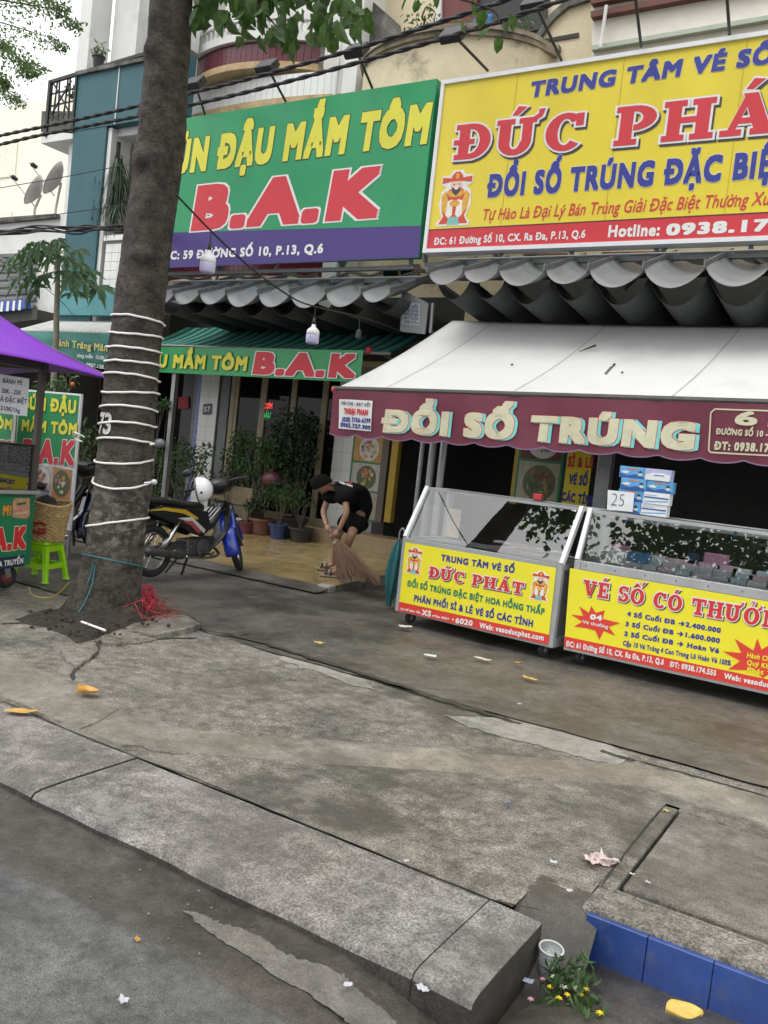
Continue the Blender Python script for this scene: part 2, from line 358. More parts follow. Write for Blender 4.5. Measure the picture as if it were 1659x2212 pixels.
# ================================================================ GROUND
def concrete(name, col, spec_amt=.35, stain=.6, stain_col=(.035, .033, .028), rough=.72, wet=.2, sscale=.9, spscale=90, bump=.35, moss=0.0, bs=45):
    mt = bpy.data.materials.new(name); mt.use_nodes = True; n = mt.node_tree.nodes; L = mt.node_tree.links; p = n['Principled BSDF']
    tc = n.new('ShaderNodeTexCoord'); S = tc.outputs['Object']
    def nz(sc_, det=8, ro=.65, off=0):
        t = n.new('ShaderNodeTexNoise'); t.inputs['Scale'].default_value = sc_; t.inputs['Detail'].default_value = det; t.inputs['Roughness'].default_value = ro
        mp = n.new('ShaderNodeMapping'); mp.inputs['Location'].default_value = (off, off*1.7, off*.3); L.new(S, mp.inputs[0]); L.new(mp.outputs[0], t.inputs['Vector']); return t.outputs['Fac']
    def ramp(src, p0, p1, c0, c1):
        r_ = n.new('ShaderNodeValToRGB'); r_.color_ramp.elements[0].position = p0; r_.color_ramp.elements[1].position = p1
        r_.color_ramp.elements[0].color = (*c0, 1); r_.color_ramp.elements[1].color = (*c1, 1); L.new(src, r_.inputs[0]); return r_.outputs[0]
    def mix(f, a, b, mode='MIX'):
        m_ = n.new('ShaderNodeMixRGB'); m_.blend_type = mode
        if isinstance(f, float): m_.inputs[0].default_value = f
        else: L.new(f, m_.inputs[0])
        for i, q in ((1, a), (2, b)):
            if isinstance(q, tuple): m_.inputs[i].default_value = (*q, 1)
            else: L.new(q, m_.inputs[i])
        return m_.outputs[0]
    w_ = tuple(min(1, c*1.45) for c in col); d_ = tuple(c*.52 for c in col)
    base = ramp(nz(2.1, 12, .74), .34, .66, d_, w_)
    warm = ramp(nz(1.1, 4, .5, 3), .42, .66, (0, 0, 0), (.45, .45, .45))
    base = mix(warm, base, tuple(c*k for c, k in zip(col, (1.14, 1.05, .95))))
    sp = ramp(nz(spscale*1.6, 2, .5), .36, .64, (1-spec_amt,)*3, (1+spec_amt,)*3)
    base = mix(1.0, base, sp, 'MULTIPLY')
    sp2 = ramp(nz(13, 8, .72, 8), .32, .68, (1-spec_amt*1.1,)*3, (1+spec_amt*1.1,)*3)
    base = mix(1.0, base, sp2, 'MULTIPLY')
    base = mix(ramp(nz(48, 6, .8, 4), .58, .68, (0, 0, 0), (.6,)*3), base, tuple(min(.6, c*1.7) for c in col))
    base = mix(ramp(nz(58, 5, .75, 6), .34, .42, (.7,)*3, (0, 0, 0)), base, tuple(c*.35 for c in col))
    st = nz(sscale, 12, .68, 11)
    base = mix(ramp(st, .49, .62, (0, 0, 0), (stain,)*3), base, stain_col)
    base = mix(ramp(nz(sscale*2.7, 12, .7, 17), .56, .62, (0, 0, 0), (.5,)*3), base, tuple(min(.6, c*1.4) for c in col))
    if moss: base = mix(ramp(nz(2.3, 9, .7, 5), .52, .66, (0, 0, 0), (moss,)*3), base, (.035, .042, .02))
    L.new(base, p.inputs['Base Color'])
    rr = n.new('ShaderNodeMapRange'); rr.inputs['From Min'].default_value = .42; rr.inputs['From Max'].default_value = .66
    rr.inputs['To Min'].default_value = rough; rr.inputs['To Max'].default_value = max(.12, rough-wet); L.new(st, rr.inputs['Value']); L.new(rr.outputs[0], p.inputs['Roughness'])
    b1 = n.new('ShaderNodeBump'); b1.inputs['Strength'].default_value = bump; b1.inputs['Distance'].default_value = .012; L.new(nz(bs, 6, .7), b1.inputs['Height'])
    b2 = n.new('ShaderNodeBump'); b2.inputs['Strength'].default_value = bump*.8; b2.inputs['Distance'].default_value = .03; L.new(nz(7, 4, .6, 2), b2.inputs['Height'])
    L.new(b1.outputs[0], b2.inputs['Normal']); L.new(b2.outputs[0], p.inputs['Normal'])
    MATS[name] = mt; return mt
m_asph = concrete('asphalt', (.12, .123, .12), .42, .3, (.07, .07, .066), .8, .1, .6, 160, .35)
m_gut = concrete('gutter_concrete', (.085, .077, .066), .25, .7, (.03, .027, .022), .5, .25, 1.6, 90, .3)
m_kerb = concrete('kerb_concrete', (.245, .23, .216), .44, .6, (.11, .1, .09), .8, .1, 1.7, 75, .7)
m_kface = concrete('kerb_face_grime_shade', (.055, .05, .043), .3, .6, (.025, .024, .02), .85, .1, 3, 75, .5)  # kerb faces: moss grime plus their shading, both put into the colour
m_walk = concrete('pavement_concrete', (.2, .186, .162), .48, .8, (.062, .057, .048), .72, .2, 1.05, 70, .8, moss=.3)
m_walk2 = concrete('wet_pavement_concrete', (.108, .102, .09), .28, .85, (.05, .049, .045), .55, .25, 1.1, 80, .3)
m_band = concrete('patch_concrete', (.215, .198, .162), .26, .45, (.115, .105, .085), .8, .1, 1.6, 110, .3)
m_patch = concrete('pale_mortar', (.27, .26, .235), .2, .35, (.2, .19, .17), .8, .1, 2.5, 110, .25)
m_soil = concrete('soil', (.035, .028, .022), .5, .5, (.012, .01, .008), .9, .1, 4, 60, 1.0, bs=25)
m_dark = M('crack_dirt', (.04, .038, .032), .95, var=.3, scale=20)
m_moss = concrete('mossy_mortar', (.05, .048, .035), .4, .6, (.02, .022, .012), .9, .1, 5, 50, .8)

def nz3(x, y, s, a): return a*noise.noise(V((x*s, y*s, 3.1)))
def hgt(x, y):
    "height of the worn pavement, heaved up by the roots"
    return -.002 + nz3(x, y, 1.3, .006) + nz3(x, y, 6, .002) + .05*math.exp(-(((x+4.95)/.75)**2+((y-4.55)/.6)**2))
def GW(x, y, up_=.003):
    p_ = GZ(x, y, 0)
    for _ in range(3): p_ = GZ(x, y, hgt(p_.x, p_.y)+up_)
    return p_
B().box(-250, 250, -250, 250, -.6, -.3).build('ground', m_asph)
tag(bpy.data.objects['ground'], kind='structure')
def road_fn(u, v):
    x = -60+120*u; y = -30+(32.04)*v; return (x, y, -.058 + nz3(x, y, .8, .003))
tag(B().grid(road_fn, 120, 40).build('road', m_asph, smooth=True), kind='structure')
def gut_fn(u, v):
    x = -30+36*u; y = 1.86+(1.18 if x > -.86 else .5)*v
    edge = .05*noise.noise(V((x*1.3, 0, 5))) + .03*noise.noise(V((x*5, 0, 9)))
    y = y + edge*(1-v)
    dip = max(0, min(1, (x+1.35)/.5)); dip = dip*dip*(3-2*dip)
    return (x, y, -.05 - .03*(v == 0) - .13*dip*v**1.3 + nz3(x, y, 3, .003))
tag(B().grid(gut_fn, 240, 8).build('gutter', m_gut, smooth=True), kind='structure')
# pale mortar skim along the gutter
gp = [(395,1965),(430,1972),(470,1990),(520,2005),(560,2020),(600,2050),(615,2068),(660,2080),(700,2085),(740,2105),(770,2135),(800,2160),(840,2190),(860,2212),(760,2212),(720,2180),(660,2135),(600,2110),(540,2065),(480,2030),(430,1995)]
_gp = gp
# kerb stones
kerb_root = tag(B().box(-30, -6.93, 2.3, 2.85, -.2, -.012).build('kerb', m_kerb, bevel=.02), kind='structure')
def kerb_stone(x0, x1, dz, tilt=0.0):
    b = B(); n = max(3, int((x1-x0)/.1))
    prof = [(2.275, -.3), (2.27, -.06), (2.272, -.03), (2.285, -.012), (2.32, -.004), (2.45, -.002), (2.84, 0), (2.846, -.2)]
    k = len(prof); o = []
    for i in range(n+1):
        x = x0+(x1-x0)*i/n
        for (y, z) in prof:
            o.append((x, y+(.012*noise.noise(V((x*4, z*9, 1))) if z < -.005 else 0), z+dz+tilt*(i/n)+(nz3(x, y, 5, .004) if z > -.1 else 0)))
    f = [(i*k+j, (i+1)*k+j, (i+1)*k+j+1, i*k+j+1) for i in range(n) for j in range(k-1)]
    f += [tuple(range(k)), tuple(n*k+j for j in reversed(range(k)))]
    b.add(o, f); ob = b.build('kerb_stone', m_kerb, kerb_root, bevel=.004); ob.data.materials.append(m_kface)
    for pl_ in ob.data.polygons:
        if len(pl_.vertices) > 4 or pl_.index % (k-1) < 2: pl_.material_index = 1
    return ob
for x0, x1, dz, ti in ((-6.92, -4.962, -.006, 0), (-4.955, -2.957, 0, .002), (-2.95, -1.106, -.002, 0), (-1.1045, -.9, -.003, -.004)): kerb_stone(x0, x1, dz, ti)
# lower pavement
def walk_fn(x0, x1, y0, y1, z0, amp):
    def fn(u, v):
        x = x0+(x1-x0)*u; y = y0+(y1-y0)*v
        return (x, y, hgt(x, y))
    return fn
tag(B().box(-40, -12.0, 2.86, 5.0, -.2, -.004).build('pavement_far', m_walk), kind='structure')
walk = tag(B().grid(walk_fn(-12.0, -1.02, 2.85, 5.02, -.002, .006), 170, 36).build('pavement', m_walk, smooth=True), kind='structure')
tag(B().grid(walk_fn(-1.02, -.83, 3.12, 5.02, -.002, .004), 4, 24).build('pavement_strip', m_walk, smooth=True), kind='structure')
tag(B().grid(walk_fn(-.83, 8, 4.33, 5.02, -.002, .004), 60, 8).build('pavement_behind_drain', m_walk, smooth=True), kind='structure')
tag(B().box(-1.02, 10, 3.05, 5.0, -.32, -.24).build('drain_bed', m_dark), kind='structure')
# diagonal repair trench, a skim of lighter concrete
up = [(0,1405),(140,1465),(258,1533),(330,1562),(430,1575),(548,1585),(700,1593),(902,1611),(1050,1625),(1183,1639),(1361,1646),(1500,1680),(1659,1716),(1700,1727)]
lo = [(0,1503),(120,1556),(258,1612),(397,1627),(548,1637),(700,1650),(878,1664),(1050,1675),(1207,1686),(1385,1699),(1500,1738),(1659,1783),(1700,1794)]
bb = B(); N_ = 60
def along(pl, t):
    t *= len(pl)-1; i = min(int(t), len(pl)-2); a = pl[i]; c = pl[i+1]; k = t-i; return (a[0]+(c[0]-a[0])*k, a[1]+(c[1]-a[1])*k)
def ragged(pts, name, mat, zf, amp=6):
    P2 = []
    for i, p in enumerate(pts):
        q = pts[(i+1) % len(pts)]
        for k in range(6):
            t = k/6; x = p[0]+(q[0]-p[0])*t; y = p[1]+(q[1]-p[1])*t; P2.append((x+amp*noise.noise(V((x*.11, y*.11, 1))), y+amp*.6*noise.noise(V((x*.13, y*.13, 5)))))
    return tag(B().poly(*[zf(x, y) for x, y in reversed(P2)]).build(name, mat), kind='structure')
def band_fn(u, v):
    a = GZ(*along(up, u), 0.0); c = GZ(*along(lo, u), 0.0); q = a.lerp(c, v)
    j = .02*noise.noise(V((q.x*7, q.y*7, 0)))*(1 if v in (0, 1) else 0)
    q.y = max(2.875, min(4.96, q.y+j))
    return (q.x, q.y, hgt(q.x, q.y)+(.0035 if 0 < v < 1 else -.002))
tag(bb.grid(band_fn, N_*3, 8).build('pavement_repair_band', m_band, smooth=True), kind='structure')
# pale mortar smear along the joint
pp = [(960,1545),(1010,1548),(1080,1550),(1150,1545),(1230,1566),(1300,1596),(1361,1636),(1340,1650),(1290,1644),(1220,1625),(1150,1606),(1080,1590),(1010,1570)]
ragged(pp, 'pavement_mortar_patch', m_patch, lambda x, y: GW(x, y, .0035))
pp = [(620,1408),(680,1420),(700,1436),(735,1446),(790,1472),(810,1490),(760,1480),(700,1455),(650,1440),(600,1425)]
ragged(pp, 'pavement_mortar_patch', m_patch, lambda x, y: GW(x, y, .0035))
# upper pavement, a little higher, with a mossy step
def upper_fn(u, v):
    x = -40+60*u; y = 5.0+5.7*v
    e = (.04*noise.noise(V((x*1.7, 0, 2))) + .02*noise.noise(V((x*6, 0, 4))))*(1 if v == 0 else 0)
    return (x, y+e, .011 + nz3(x, y, 1.1, .004))
tag(B().grid(upper_fn, 400, 40).build('upper_pavement', m_walk2, smooth=True), kind='structure')
def edge_strip(pts, w0, mat, name, z, seed=1):
    """a ragged crack or joint between ground pixels"""
    P = cat_curve([GW(x, y, .0045) if z < 0 or GZ(x, y, 0).y < 5.0 else GZ(x, y, z) for x, y in pts], 10); b = B(); n = len(P); L_ = []; Rr = []
    for i, p in enumerate(P):
        t = (P[min(i+1, n-1)]-P[max(i-1, 0)]); t.z = 0
        if t.length < 1e-6: t = V((1, 0, 0))
        t.normalize(); s = V((-t.y, t.x, 0)); k = min(1, i/4, (n-1-i)/4)+.15
        a = w0*k*(.6+.9*abs(noise.noise(V((i*.9, seed, 0))))); j = w0*.9*noise.noise(V((i*.45, seed, 7)))
        L_.append(p+s*(a+j)); Rr.append(p-s*(a-j))
    for i in range(n-1): b.poly(Rr[i], Rr[i+1], L_[i+1], L_[i])
    return tag(b.build(name, mat), kind='structure')
edge_strip([(480,1368),(560,1385),(640,1410),(760,1447),(880,1485),(1000,1523),(1120,1562),(1240,1600),(1330,1632),(1375,1642)], .03, m_moss, 'mossy_joint', .024, 1)
edge_strip([(1375,1642),(1450,1662),(1560,1692),(1700,1732)], .01, m_dark, 'mossy_joint', .024, 2)
edge_strip([(0,1512),(60,1536),(160,1582),(260,1622),(330,1648),(420,1680),(520,1722),(640,1772),(760,1820),(900,1878),(1000,1920),(1060,1943),(1085,1944)], .004, m_dark, 'kerb_joint', .006, 3)
edge_strip([(1060,1943),(1130,1958),(1170,1966)], .006, m_dark, 'kerb_joint', .003, 4)
for pts, wd, zz in (([(215,1382),(210,1402),(205,1415),(180,1432),(160,1450),(157,1470)], .016, .03),
                ([(130,1330),(90,1342),(40,1345),(0,1348)], .028, .01),
                ([(200,1385),(260,1392),(310,1382),(370,1378),(430,1378)], .02, .04),
                ([(260,1355),(290,1362),(310,1370),(340,1378)], .022, .055),
                ([(400,1325),(430,1345),(445,1362),(500,1368),(545,1362)], .02, .035),
                ([(170,1575),(210,1560),(245,1538),(258,1533)], .004, .016),
                ([(258,1612),(300,1610),(330,1622),(400,1629)], .003, .016),
                ([(870,1375),(900,1390),(960,1395),(1040,1375)], .006, .036),
                ([(1296,1916),(1340,1858),(1390,1792),(1432,1742)], .005, .006)):
    edge_strip(pts, wd, m_dark, 'pavement_crack', zz, wd*1000)
# ---- drain box with its cover and blue tiled front
db = tag(B().box(-.83, 8, 3.045, 3.235, -.3, .004).build('drain_box', m_walk, bevel=.015), kind='structure')
B().box(-.83, -.765, 3.24, 4.3, -.3, .002).build('drain_frame', m_walk, db, bevel=.008)
B().box(-.765, 8, 4.285, 4.325, -.3, .002).build('drain_frame', m_walk, db, bevel=.008)
B().box(-.765, 8, 3.245, 3.268, -.3, -.004).build('drain_frame', m_walk, db, bevel=.004)
B().box(-.75, 1.2, 3.295, 4.27, -.12, .006).build('drain_cover', concrete('drain_cover_concrete', (.165, .152, .133), .35, .6, (.08, .07, .06), .8, .1, 1.4, 90, .4), db, bevel=.012)
m_bluetile = M('blue_glazed_tile', (.03, .072, .27), .05, var=.35, scale=4, spec=.8, dirt=.5, dcol=(.12, .13, .16), dscale=7, dlo=.56, dhi=.7, coat=.6)
x = -.80
for i in range(20):
    B().box(x, x+.2185, 3.02, 3.044, -.215, -.012).build('tile', m_bluetile, db, bevel=.003); x += .221
def ramp_fn(u, v):
    x = -1.03+.26*u; t = v; y = 3.16-.92*t
    k = max(0, min(1, t*2.2 - .35*(1-u))); k = k*k*(3-2*k)
    return (x+.03*math.sin(t*3)*u, y, -.001-.2*k*(.35+.65*u if t < .2 else 1) + nz3(x, y, 9, .006))
tag(B().grid(ramp_fn, 8, 20).build('drain_inlet_ramp', m_gut, smooth=True), kind='structure')
ragged([(395,1965),(430,1972),(470,1990),(520,2005),(560,2020),(600,2050),(640,2070),(700,2085),(740,2105),(770,2135),(800,2160),(840,2190),(870,2225),(780,2225),(720,2185),(660,2140),(600,2112),(540,2068),(480,2032),(430,1997)], 'gutter_mortar_patch', concrete('gutter_mortar', (.19, .18, .162), .22, .45, (.1, .092, .08), .8, .1, 2.5, 110, .25), lambda x, y: GZ(x, y, -.0475), 10)
# ---- tree pit
pit = [(30,1338),(80,1322),(130,1322),(150,1300),(300,1300),(345,1312),(375,1322),(330,1338),(290,1346),(262,1358),(228,1372),(190,1386),(165,1390),(140,1372),(100,1356),(60,1350)]
c = GZ(215, 1345, .02)
b = B(); pit = [(p[0]+(q[0]-p[0])*k/4+3*noise.noise(V((p[0]+k*7.3, p[1], 0))), p[1]+(q[1]-p[1])*k/4+3*noise.noise(V((p[1]+k*5.1, p[0], 4)))) for p, q in zip(pit, pit[1:]+pit[:1]) for k in range(4)]; ring = [GW(x, y, 0) for x, y in pit]
for k in range(1, 7):
    for i, p in enumerate(ring):
        q = c.lerp(p, k/6); b.v.append(V((q.x, q.y, hgt(q.x, q.y)+.012 + .05*(1-k/6)**.5 + .02*noise.noise(V((q.x*7, q.y*7, 0)))*(k < 6) + (-.012 if k == 6 else 0))))
n = len(ring)
for k in range(5):
    for i in range(n):
        j = (i+1) % n; b.f.append((k*n+j, k*n+i, (k+1)*n+i, (k+1)*n+j))
b.f.append(tuple(range(n)))
tag(b.build('tree_pit_soil', m_soil, smooth=True), kind='structure')
# broken slabs lifted by the roots, children of the pavement
for k, (pts, h_, tl) in enumerate((([(262,1357),(300,1345),(352,1324),(402,1328),(432,1352),(400,1362),(345,1372),(300,1361)], .03, .02), ([(218,1374),(258,1361),(298,1365),(342,1377),(300,1386),(252,1390),(222,1389)], .022, -.012), ([(180,1392),(210,1390),(212,1402),(192,1424),(166,1440),(140,1424),(128,1398),(150,1392)], .016, .0))):
    P2 = []
    for i, p in enumerate(pts):
        q = pts[(i+1) % len(pts)]
        for j in range(4):
            t = j/4; x = p[0]+(q[0]-p[0])*t; y = p[1]+(q[1]-p[1])*t; P2.append((x+3*noise.noise(V((x*.2, y*.2, k))), y+2*noise.noise(V((x*.2, y*.2, k+9)))))
    ring = [GW(x, y, h_) for x, y in reversed(P2)]; c0 = sum(ring, V())/len(ring)
    for i, r_ in enumerate(ring): r_.z = c0.z + tl*(r_.x-c0.x)*3 + .004*noise.noise(r_*9)
    B().prism([r_-V((0, 0, .07)) for r_ in ring], (0, 0, .07)).build('broken_slab', m_walk, walk, bevel=.006)
# ---- tiled forecourt of the eating house
FX0, FX1, FY0, FY1 = -10.9, -5.25, 7.66, 10.55
def fz(y): return .075 + (y-FY0)/(FY1-FY0)*.165
fb = B(); fb.add([(FX0,FY0,-.1),(FX1,FY0,-.1),(FX1,FY1,-.1),(FX0,FY1,-.1),(FX0,FY0,fz(FY0)-.008),(FX1,FY0,fz(FY0)-.008),(FX1,FY1,fz(FY1)-.008),(FX0,FY1,fz(FY1)-.008)],
    [(0,3,2,1),(4,5,6,7),(0,1,5,4),(1,2,6,5),(2,3,7,6),(3,0,4,7)])
fore = tag(fb.build('forecourt', m_walk), kind='structure')
fl = B(); fl.grid(lambda u, v: (FX0+(FX1+.0-FX0)*u, FY0-.28*(1-v)+.03*noise.noise(V((u*40, 0, 0)))*(1-v), .03+(.04*v*v)), 60, 4); fl.build('mortar_ramp', m_walk2, fore, smooth=True)
B().box(-5.42, -5.245, 7.62, 7.76, 0, .083).build('white_corner', m_patch, fore, bevel=.02)
m_ft = [M('forecourt_tile_%d' % i, c_, .16, var=.22, scale=5, spec=.6, rvar=.08, dirt=.35, dcol=(.2, .15, .08), dscale=3) for i, c_ in enumerate(((.32, .235, .115), (.285, .21, .1), (.345, .26, .13)))]
ts = .402; iy = 0; y = FY0
while y < FY1-.05:
    x = FX1
    while x > FX0+.05:
        y1 = min(y+ts-.006, FY1); x0 = max(x-ts+.006, FX0)
        b = B(); b.add([(x0,y,fz(y)-.01),(x,y,fz(y)-.01),(x,y1,fz(y1)-.01),(x0,y1,fz(y1)-.01),(x0,y,fz(y)),(x,y,fz(y)),(x,y1,fz(y1)),(x0,y1,fz(y1))],
            [(4,5,6,7),(0,1,5,4),(1,2,6,5),(2,3,7,6),(3,0,4,7)])
        b.build('tile', random.choice(m_ft), fore)
        x -= ts
    y += ts
B().box(-7.55, -5.3, 10.15, 10.55, .15, .42).build('door_step', M('door_step_stone', (.3, .22, .13), .5, var=.2), fore, bevel=.01)
# ================================================================ HOUSES
m_cream = M('aged_cream_render', (.62, .54, .38), .85, var=.12, scale=3, bump=.25, bscale=30, dirt=.85, dcol=(.06, .055, .045), dscale=1.7, dlo=.56, dhi=.74)
m_white = M('white_render', (.68, .68, .66), .8, var=.06, scale=2, dirt=.45, dcol=(.2, .19, .17), dscale=1.5, dlo=.5, dhi=.8)
m_teal = M('teal_paint', (.03, .108, .13), .6, var=.18, scale=2.2, dirt=.4, dcol=(.02, .07, .08), dscale=2.2)
m_tealL = M('pale_teal_paint', (.08, .27, .3), .6, var=.15, scale=3, dirt=.3, dcol=(.25, .35, .35), dscale=4)
m_brown = M('brown_trim_paint', (.13, .05, .035), .7, var=.2)
m_stain = M('stained_concrete', (.18, .17, .155), .9, var=.4, scale=5, dirt=.9, dcol=(.025, .024, .022), dscale=2.2, dlo=.4, dhi=.62, bump=.3)
m_tan = M('tan_soffit', (.5, .36, .2), .85, var=.2, dirt=.7, dscale=2.5)
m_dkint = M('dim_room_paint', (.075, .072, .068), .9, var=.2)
m_black = M('black_iron', (.012, .012, .013), .5, var=.2)
m_steel = M('galvanised_steel', (.32, .33, .34), .42, metal=.75, var=.15, scale=12, dirt=.35, dcol=(.12, .09, .06), dscale=5)
m_dsteel = M('dull_grey_steel', (.16, .17, .175), .55, metal=.4, var=.2, scale=9)
m_wtile = M('white_wall_tile', (.72, .73, .72), .22, var=.06, scale=6, spec=.6, dirt=.25, dcol=(.35, .33, .3), dscale=3)
m_mtile = M('maroon_wall_tile', (.11, .012, .025), .25, var=.25, scale=7, spec=.6)
m_grout = M('tile_grout', (.3, .29, .27), .9, var=.2)
m_frame = M('cream_door_frame', (.33, .28, .18), .55, var=.1, scale=8, dirt=.3)
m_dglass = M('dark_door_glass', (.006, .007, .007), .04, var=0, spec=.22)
def pxwall(parent, name, pts, Y, th, mat, **k):
    return B().prism([PY(x, y, Y) for x, y in pts], (0, th, 0)).build(name, mat, parent, **k)
def tile_field(parent, name, x0, x1, z0, z1, Yfn, tw, th, mat, gap=.004, stuff=True):
    """small wall tiles, too small to pick apart, joined into one facing"""
    b = B(); nx = max(1, round((x1-x0)/tw)); nz_ = max(1, round((z1-z0)/th)); dx = (x1-x0)/nx; dz = (z1-z0)/nz_
    for i in range(nx):
        for j in range(nz_):
            a = x0+i*dx+gap/2; c = x0+(i+1)*dx-gap/2; e = z0+j*dz+gap/2; g = z0+(j+1)*dz-gap/2
            ya, yc = Yfn(a), Yfn(c)
            o = [(a,ya,e),(c,yc,e),(c,yc,g),(a,ya,g),(a,ya+.012,e),(c,yc+.012,e),(c,yc+.012,g),(a,ya+.012,g)]
            b.add(o, [(0,1,2,3),(0,4,5,1),(1,5,6,2),(2,6,7,3),(3,7,4,0)])
    o = b.build(name, mat, parent)
    if stuff: o['kind'] = 'stuff'
    return o
def slab_curve(parent, name, x0, x1, z0, z1, Yfn, depth, mat, n=24, **k):
    """a band that follows the plan curve Yfn between two heights"""
    b = B(); pts = []
    for i in range(n+1):
        x = x0+(x1-x0)*i/n; y = Yfn(x); pts += [(x,y,z0),(x,y,z1),(x,y+depth,z1),(x,y+depth,z0)]
    f = []
    for i in range(n):
        a = i*4
        for j in range(4): f.append((a+j, a+4+j, a+4+(j+1) % 4, a+(j+1) % 4))
    f += [(0,1,2,3), (n*4+3, n*4+2, n*4+1, n*4)]
    return b.add(pts, f).build(name, mat, parent, **k)
# ---------------------------------------------------------------- house 59 (eating house)
h59 = thing('house', 'narrow house with curved maroon tiled balcony above dark glass doors and green banner', 'house', (-9, 10.6, 0))
HX0, HX1 = -10.95, -7.62
B().box(HX0, HX1, 10.95, 11.15, 3.0, 9.5).build('wall', m_white, h59)
B().box(HX0, HX1, 10.62, 11.15, 2.75, 3.4).build('lintel', m_cream, h59)
bul = lambda a, c, Y, d: (lambda x: Y - d*max(0, math.sin(math.pi*max(0, min(1, (x-a)/(c-a)))))**.8)
c1 = bul(-11.1, -8.35, 10.38, .45)
slab_curve(h59, 'balcony_slab', -11.1, -8.35, 7.2, 7.3, lambda x: c1(x)-.02, .6, m_tan)
slab_curve(h59, 'balcony_parapet', -11.1, -8.35, 7.29, 7.6, lambda x: c1(x)+.014, .1, m_grout)
tile_field(h59, 'balcony_tiles', -11.1, -8.35, 7.3, 7.6, c1, .1, .3, m_mtile, .006)
slab_curve(h59, 'balcony_cornice', -11.15, -8.3, 7.6, 7.72, lambda x: c1(x)-.07, .2, m_white)
slab_curve(h59, 'balcony_rail', -11.15, -8.3, 7.92, 7.99, lambda x: c1(x)-.03, .12, m_white)
for i in range(22):
    x = -11.0+2.6*i/21; B().lathe([(.02, 0), (.045, .05), (.03, .12), (.045, .17), (.02, .2)], (x, c1(x)+.03, 7.72), n=8).build('baluster', m_white, h59, smooth=True)
c2 = bul(-11.2, -7.7, 10.34, .22)
slab_curve(h59, 'parapet', -11.2, -7.66, 6.2, 7.12, lambda x: c2(x)+.014, .12, m_grout)
tile_field(h59, 'parapet_tiles', -11.2, -7.66, 6.78, 7.12, c2, .11, .34, m_wtile, .006)
slab_curve(h59, 'parapet_band', -11.2, -7.66, 6.66, 6.77, lambda x: c2(x)-.02, .2, m_tan)
c3 = bul(-11.0, -7.7, 10.3, .25)
slab_curve(h59, 'lower_parapet', -10.95, -7.66, 3.85, 4.75, lambda x: c3(x)+.014, .12, m_grout)
tile_field(h59, 'lower_parapet_tiles', -10.95, -7.66, 4.1, 4.7, c3, .1, .3, m_mtile, .006)
slab_curve(h59, 'lower_parapet_slab', -10.95, -7.66, 3.82, 4.08, lambda x: c3(x)-.04, .7, m_cream)
B().box(-7.75, -7.5, 10.2, 10.9, 3.0, 9.5).build('corner_pier', m_white, h59)
B().tube([(-7.86, 10.2, 6.3), (-7.84, 10.2, 7.6)], .025, 8).build('drain_pipe', m_white, h59)
# interior
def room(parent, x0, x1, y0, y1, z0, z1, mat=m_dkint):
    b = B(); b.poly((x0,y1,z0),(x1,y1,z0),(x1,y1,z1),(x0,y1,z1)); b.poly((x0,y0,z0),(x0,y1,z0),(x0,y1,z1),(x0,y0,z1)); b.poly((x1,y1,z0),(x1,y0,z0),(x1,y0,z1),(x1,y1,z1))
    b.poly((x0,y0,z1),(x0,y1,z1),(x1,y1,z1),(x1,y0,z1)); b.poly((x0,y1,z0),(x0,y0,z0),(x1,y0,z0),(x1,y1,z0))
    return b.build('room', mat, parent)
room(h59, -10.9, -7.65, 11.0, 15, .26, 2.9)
FY = 10.6
def fx(x, y=950): return PY(x, y, FY).x
# white tiled pier with house number, blue strip, red notice, dark door
x0, x1 = fx(424), fx(462); B().box(x0, x1, 10.61, 10.95, .2, 3.0).build('pier', m_grout, h59)
tile_field(h59, 'pier_tiles', x0, x1, .25, 2.98, lambda x: 10.598, .2, .25, m_wtile, .004)
B().box(fx(412), fx(421), 10.64, 10.7, .25, 3).build('blue_tile_strip', M('blue_mosaic', (.16, .2, .42), .4, var=.7, scale=22), h59)
B().box(fx(400), fx(412), 10.7, 10.74, .25, 3).build('pier_side', m_dsteel, h59)
B().box(fx(374), fx(400), 10.72, 10.76, .25, 3).build('side_door', M('black_door', (.012, .012, .014), .4, var=.1), h59)
nf = Face((0, 10.70, 0), (1, 0, 0), (0, -1, 0))
print_poly(h59, nf, [(385,884),(408,882),(407,856),(386,858)], M('red_notice_paper', (.3, .05, .05), .8), .006, 'red_notice')
nf = Face((0, 10.585, 0), (1, 0, 0), (0, -1, 0))
m_navy = M('navy_enamel', (.02, .03, .09), .3); m_wh = M('white_print', (.75, .75, .74), .55, var=.03)
npl = print_poly(h59, nf, [(438,896),(456,895),(457,872),(440,873)], m_navy, .006, 'number_plate')
ptext(npl, nf, '57', (441,890), (455,889), (442,879), m_wh, off=.03, lift=.01)
# glass doors
B().box(fx(466), fx(484), 10.62, 10.8, .2, 3).build('grey_post', m_dsteel, h59)
for px_, wd in ((489, .09), (499, .06), (553, .12), (619, .1), (686, .1)):
    B().box(fx(px_), fx(px_)+wd, 10.6, 10.7, .24, 3).build('door_frame', m_frame, h59, bevel=.006)
xs = [fx(499)+.06, fx(553), fx(553)+.12, fx(619), fx(619)+.1, fx(686), fx(686)+.1, fx(722)]
for i in range(4):
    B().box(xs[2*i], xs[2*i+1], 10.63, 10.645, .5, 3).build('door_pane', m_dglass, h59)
    B().box(xs[2*i], xs[2*i+1], 10.61, 10.68, .3, .5).build('door_rail', m_frame, h59)
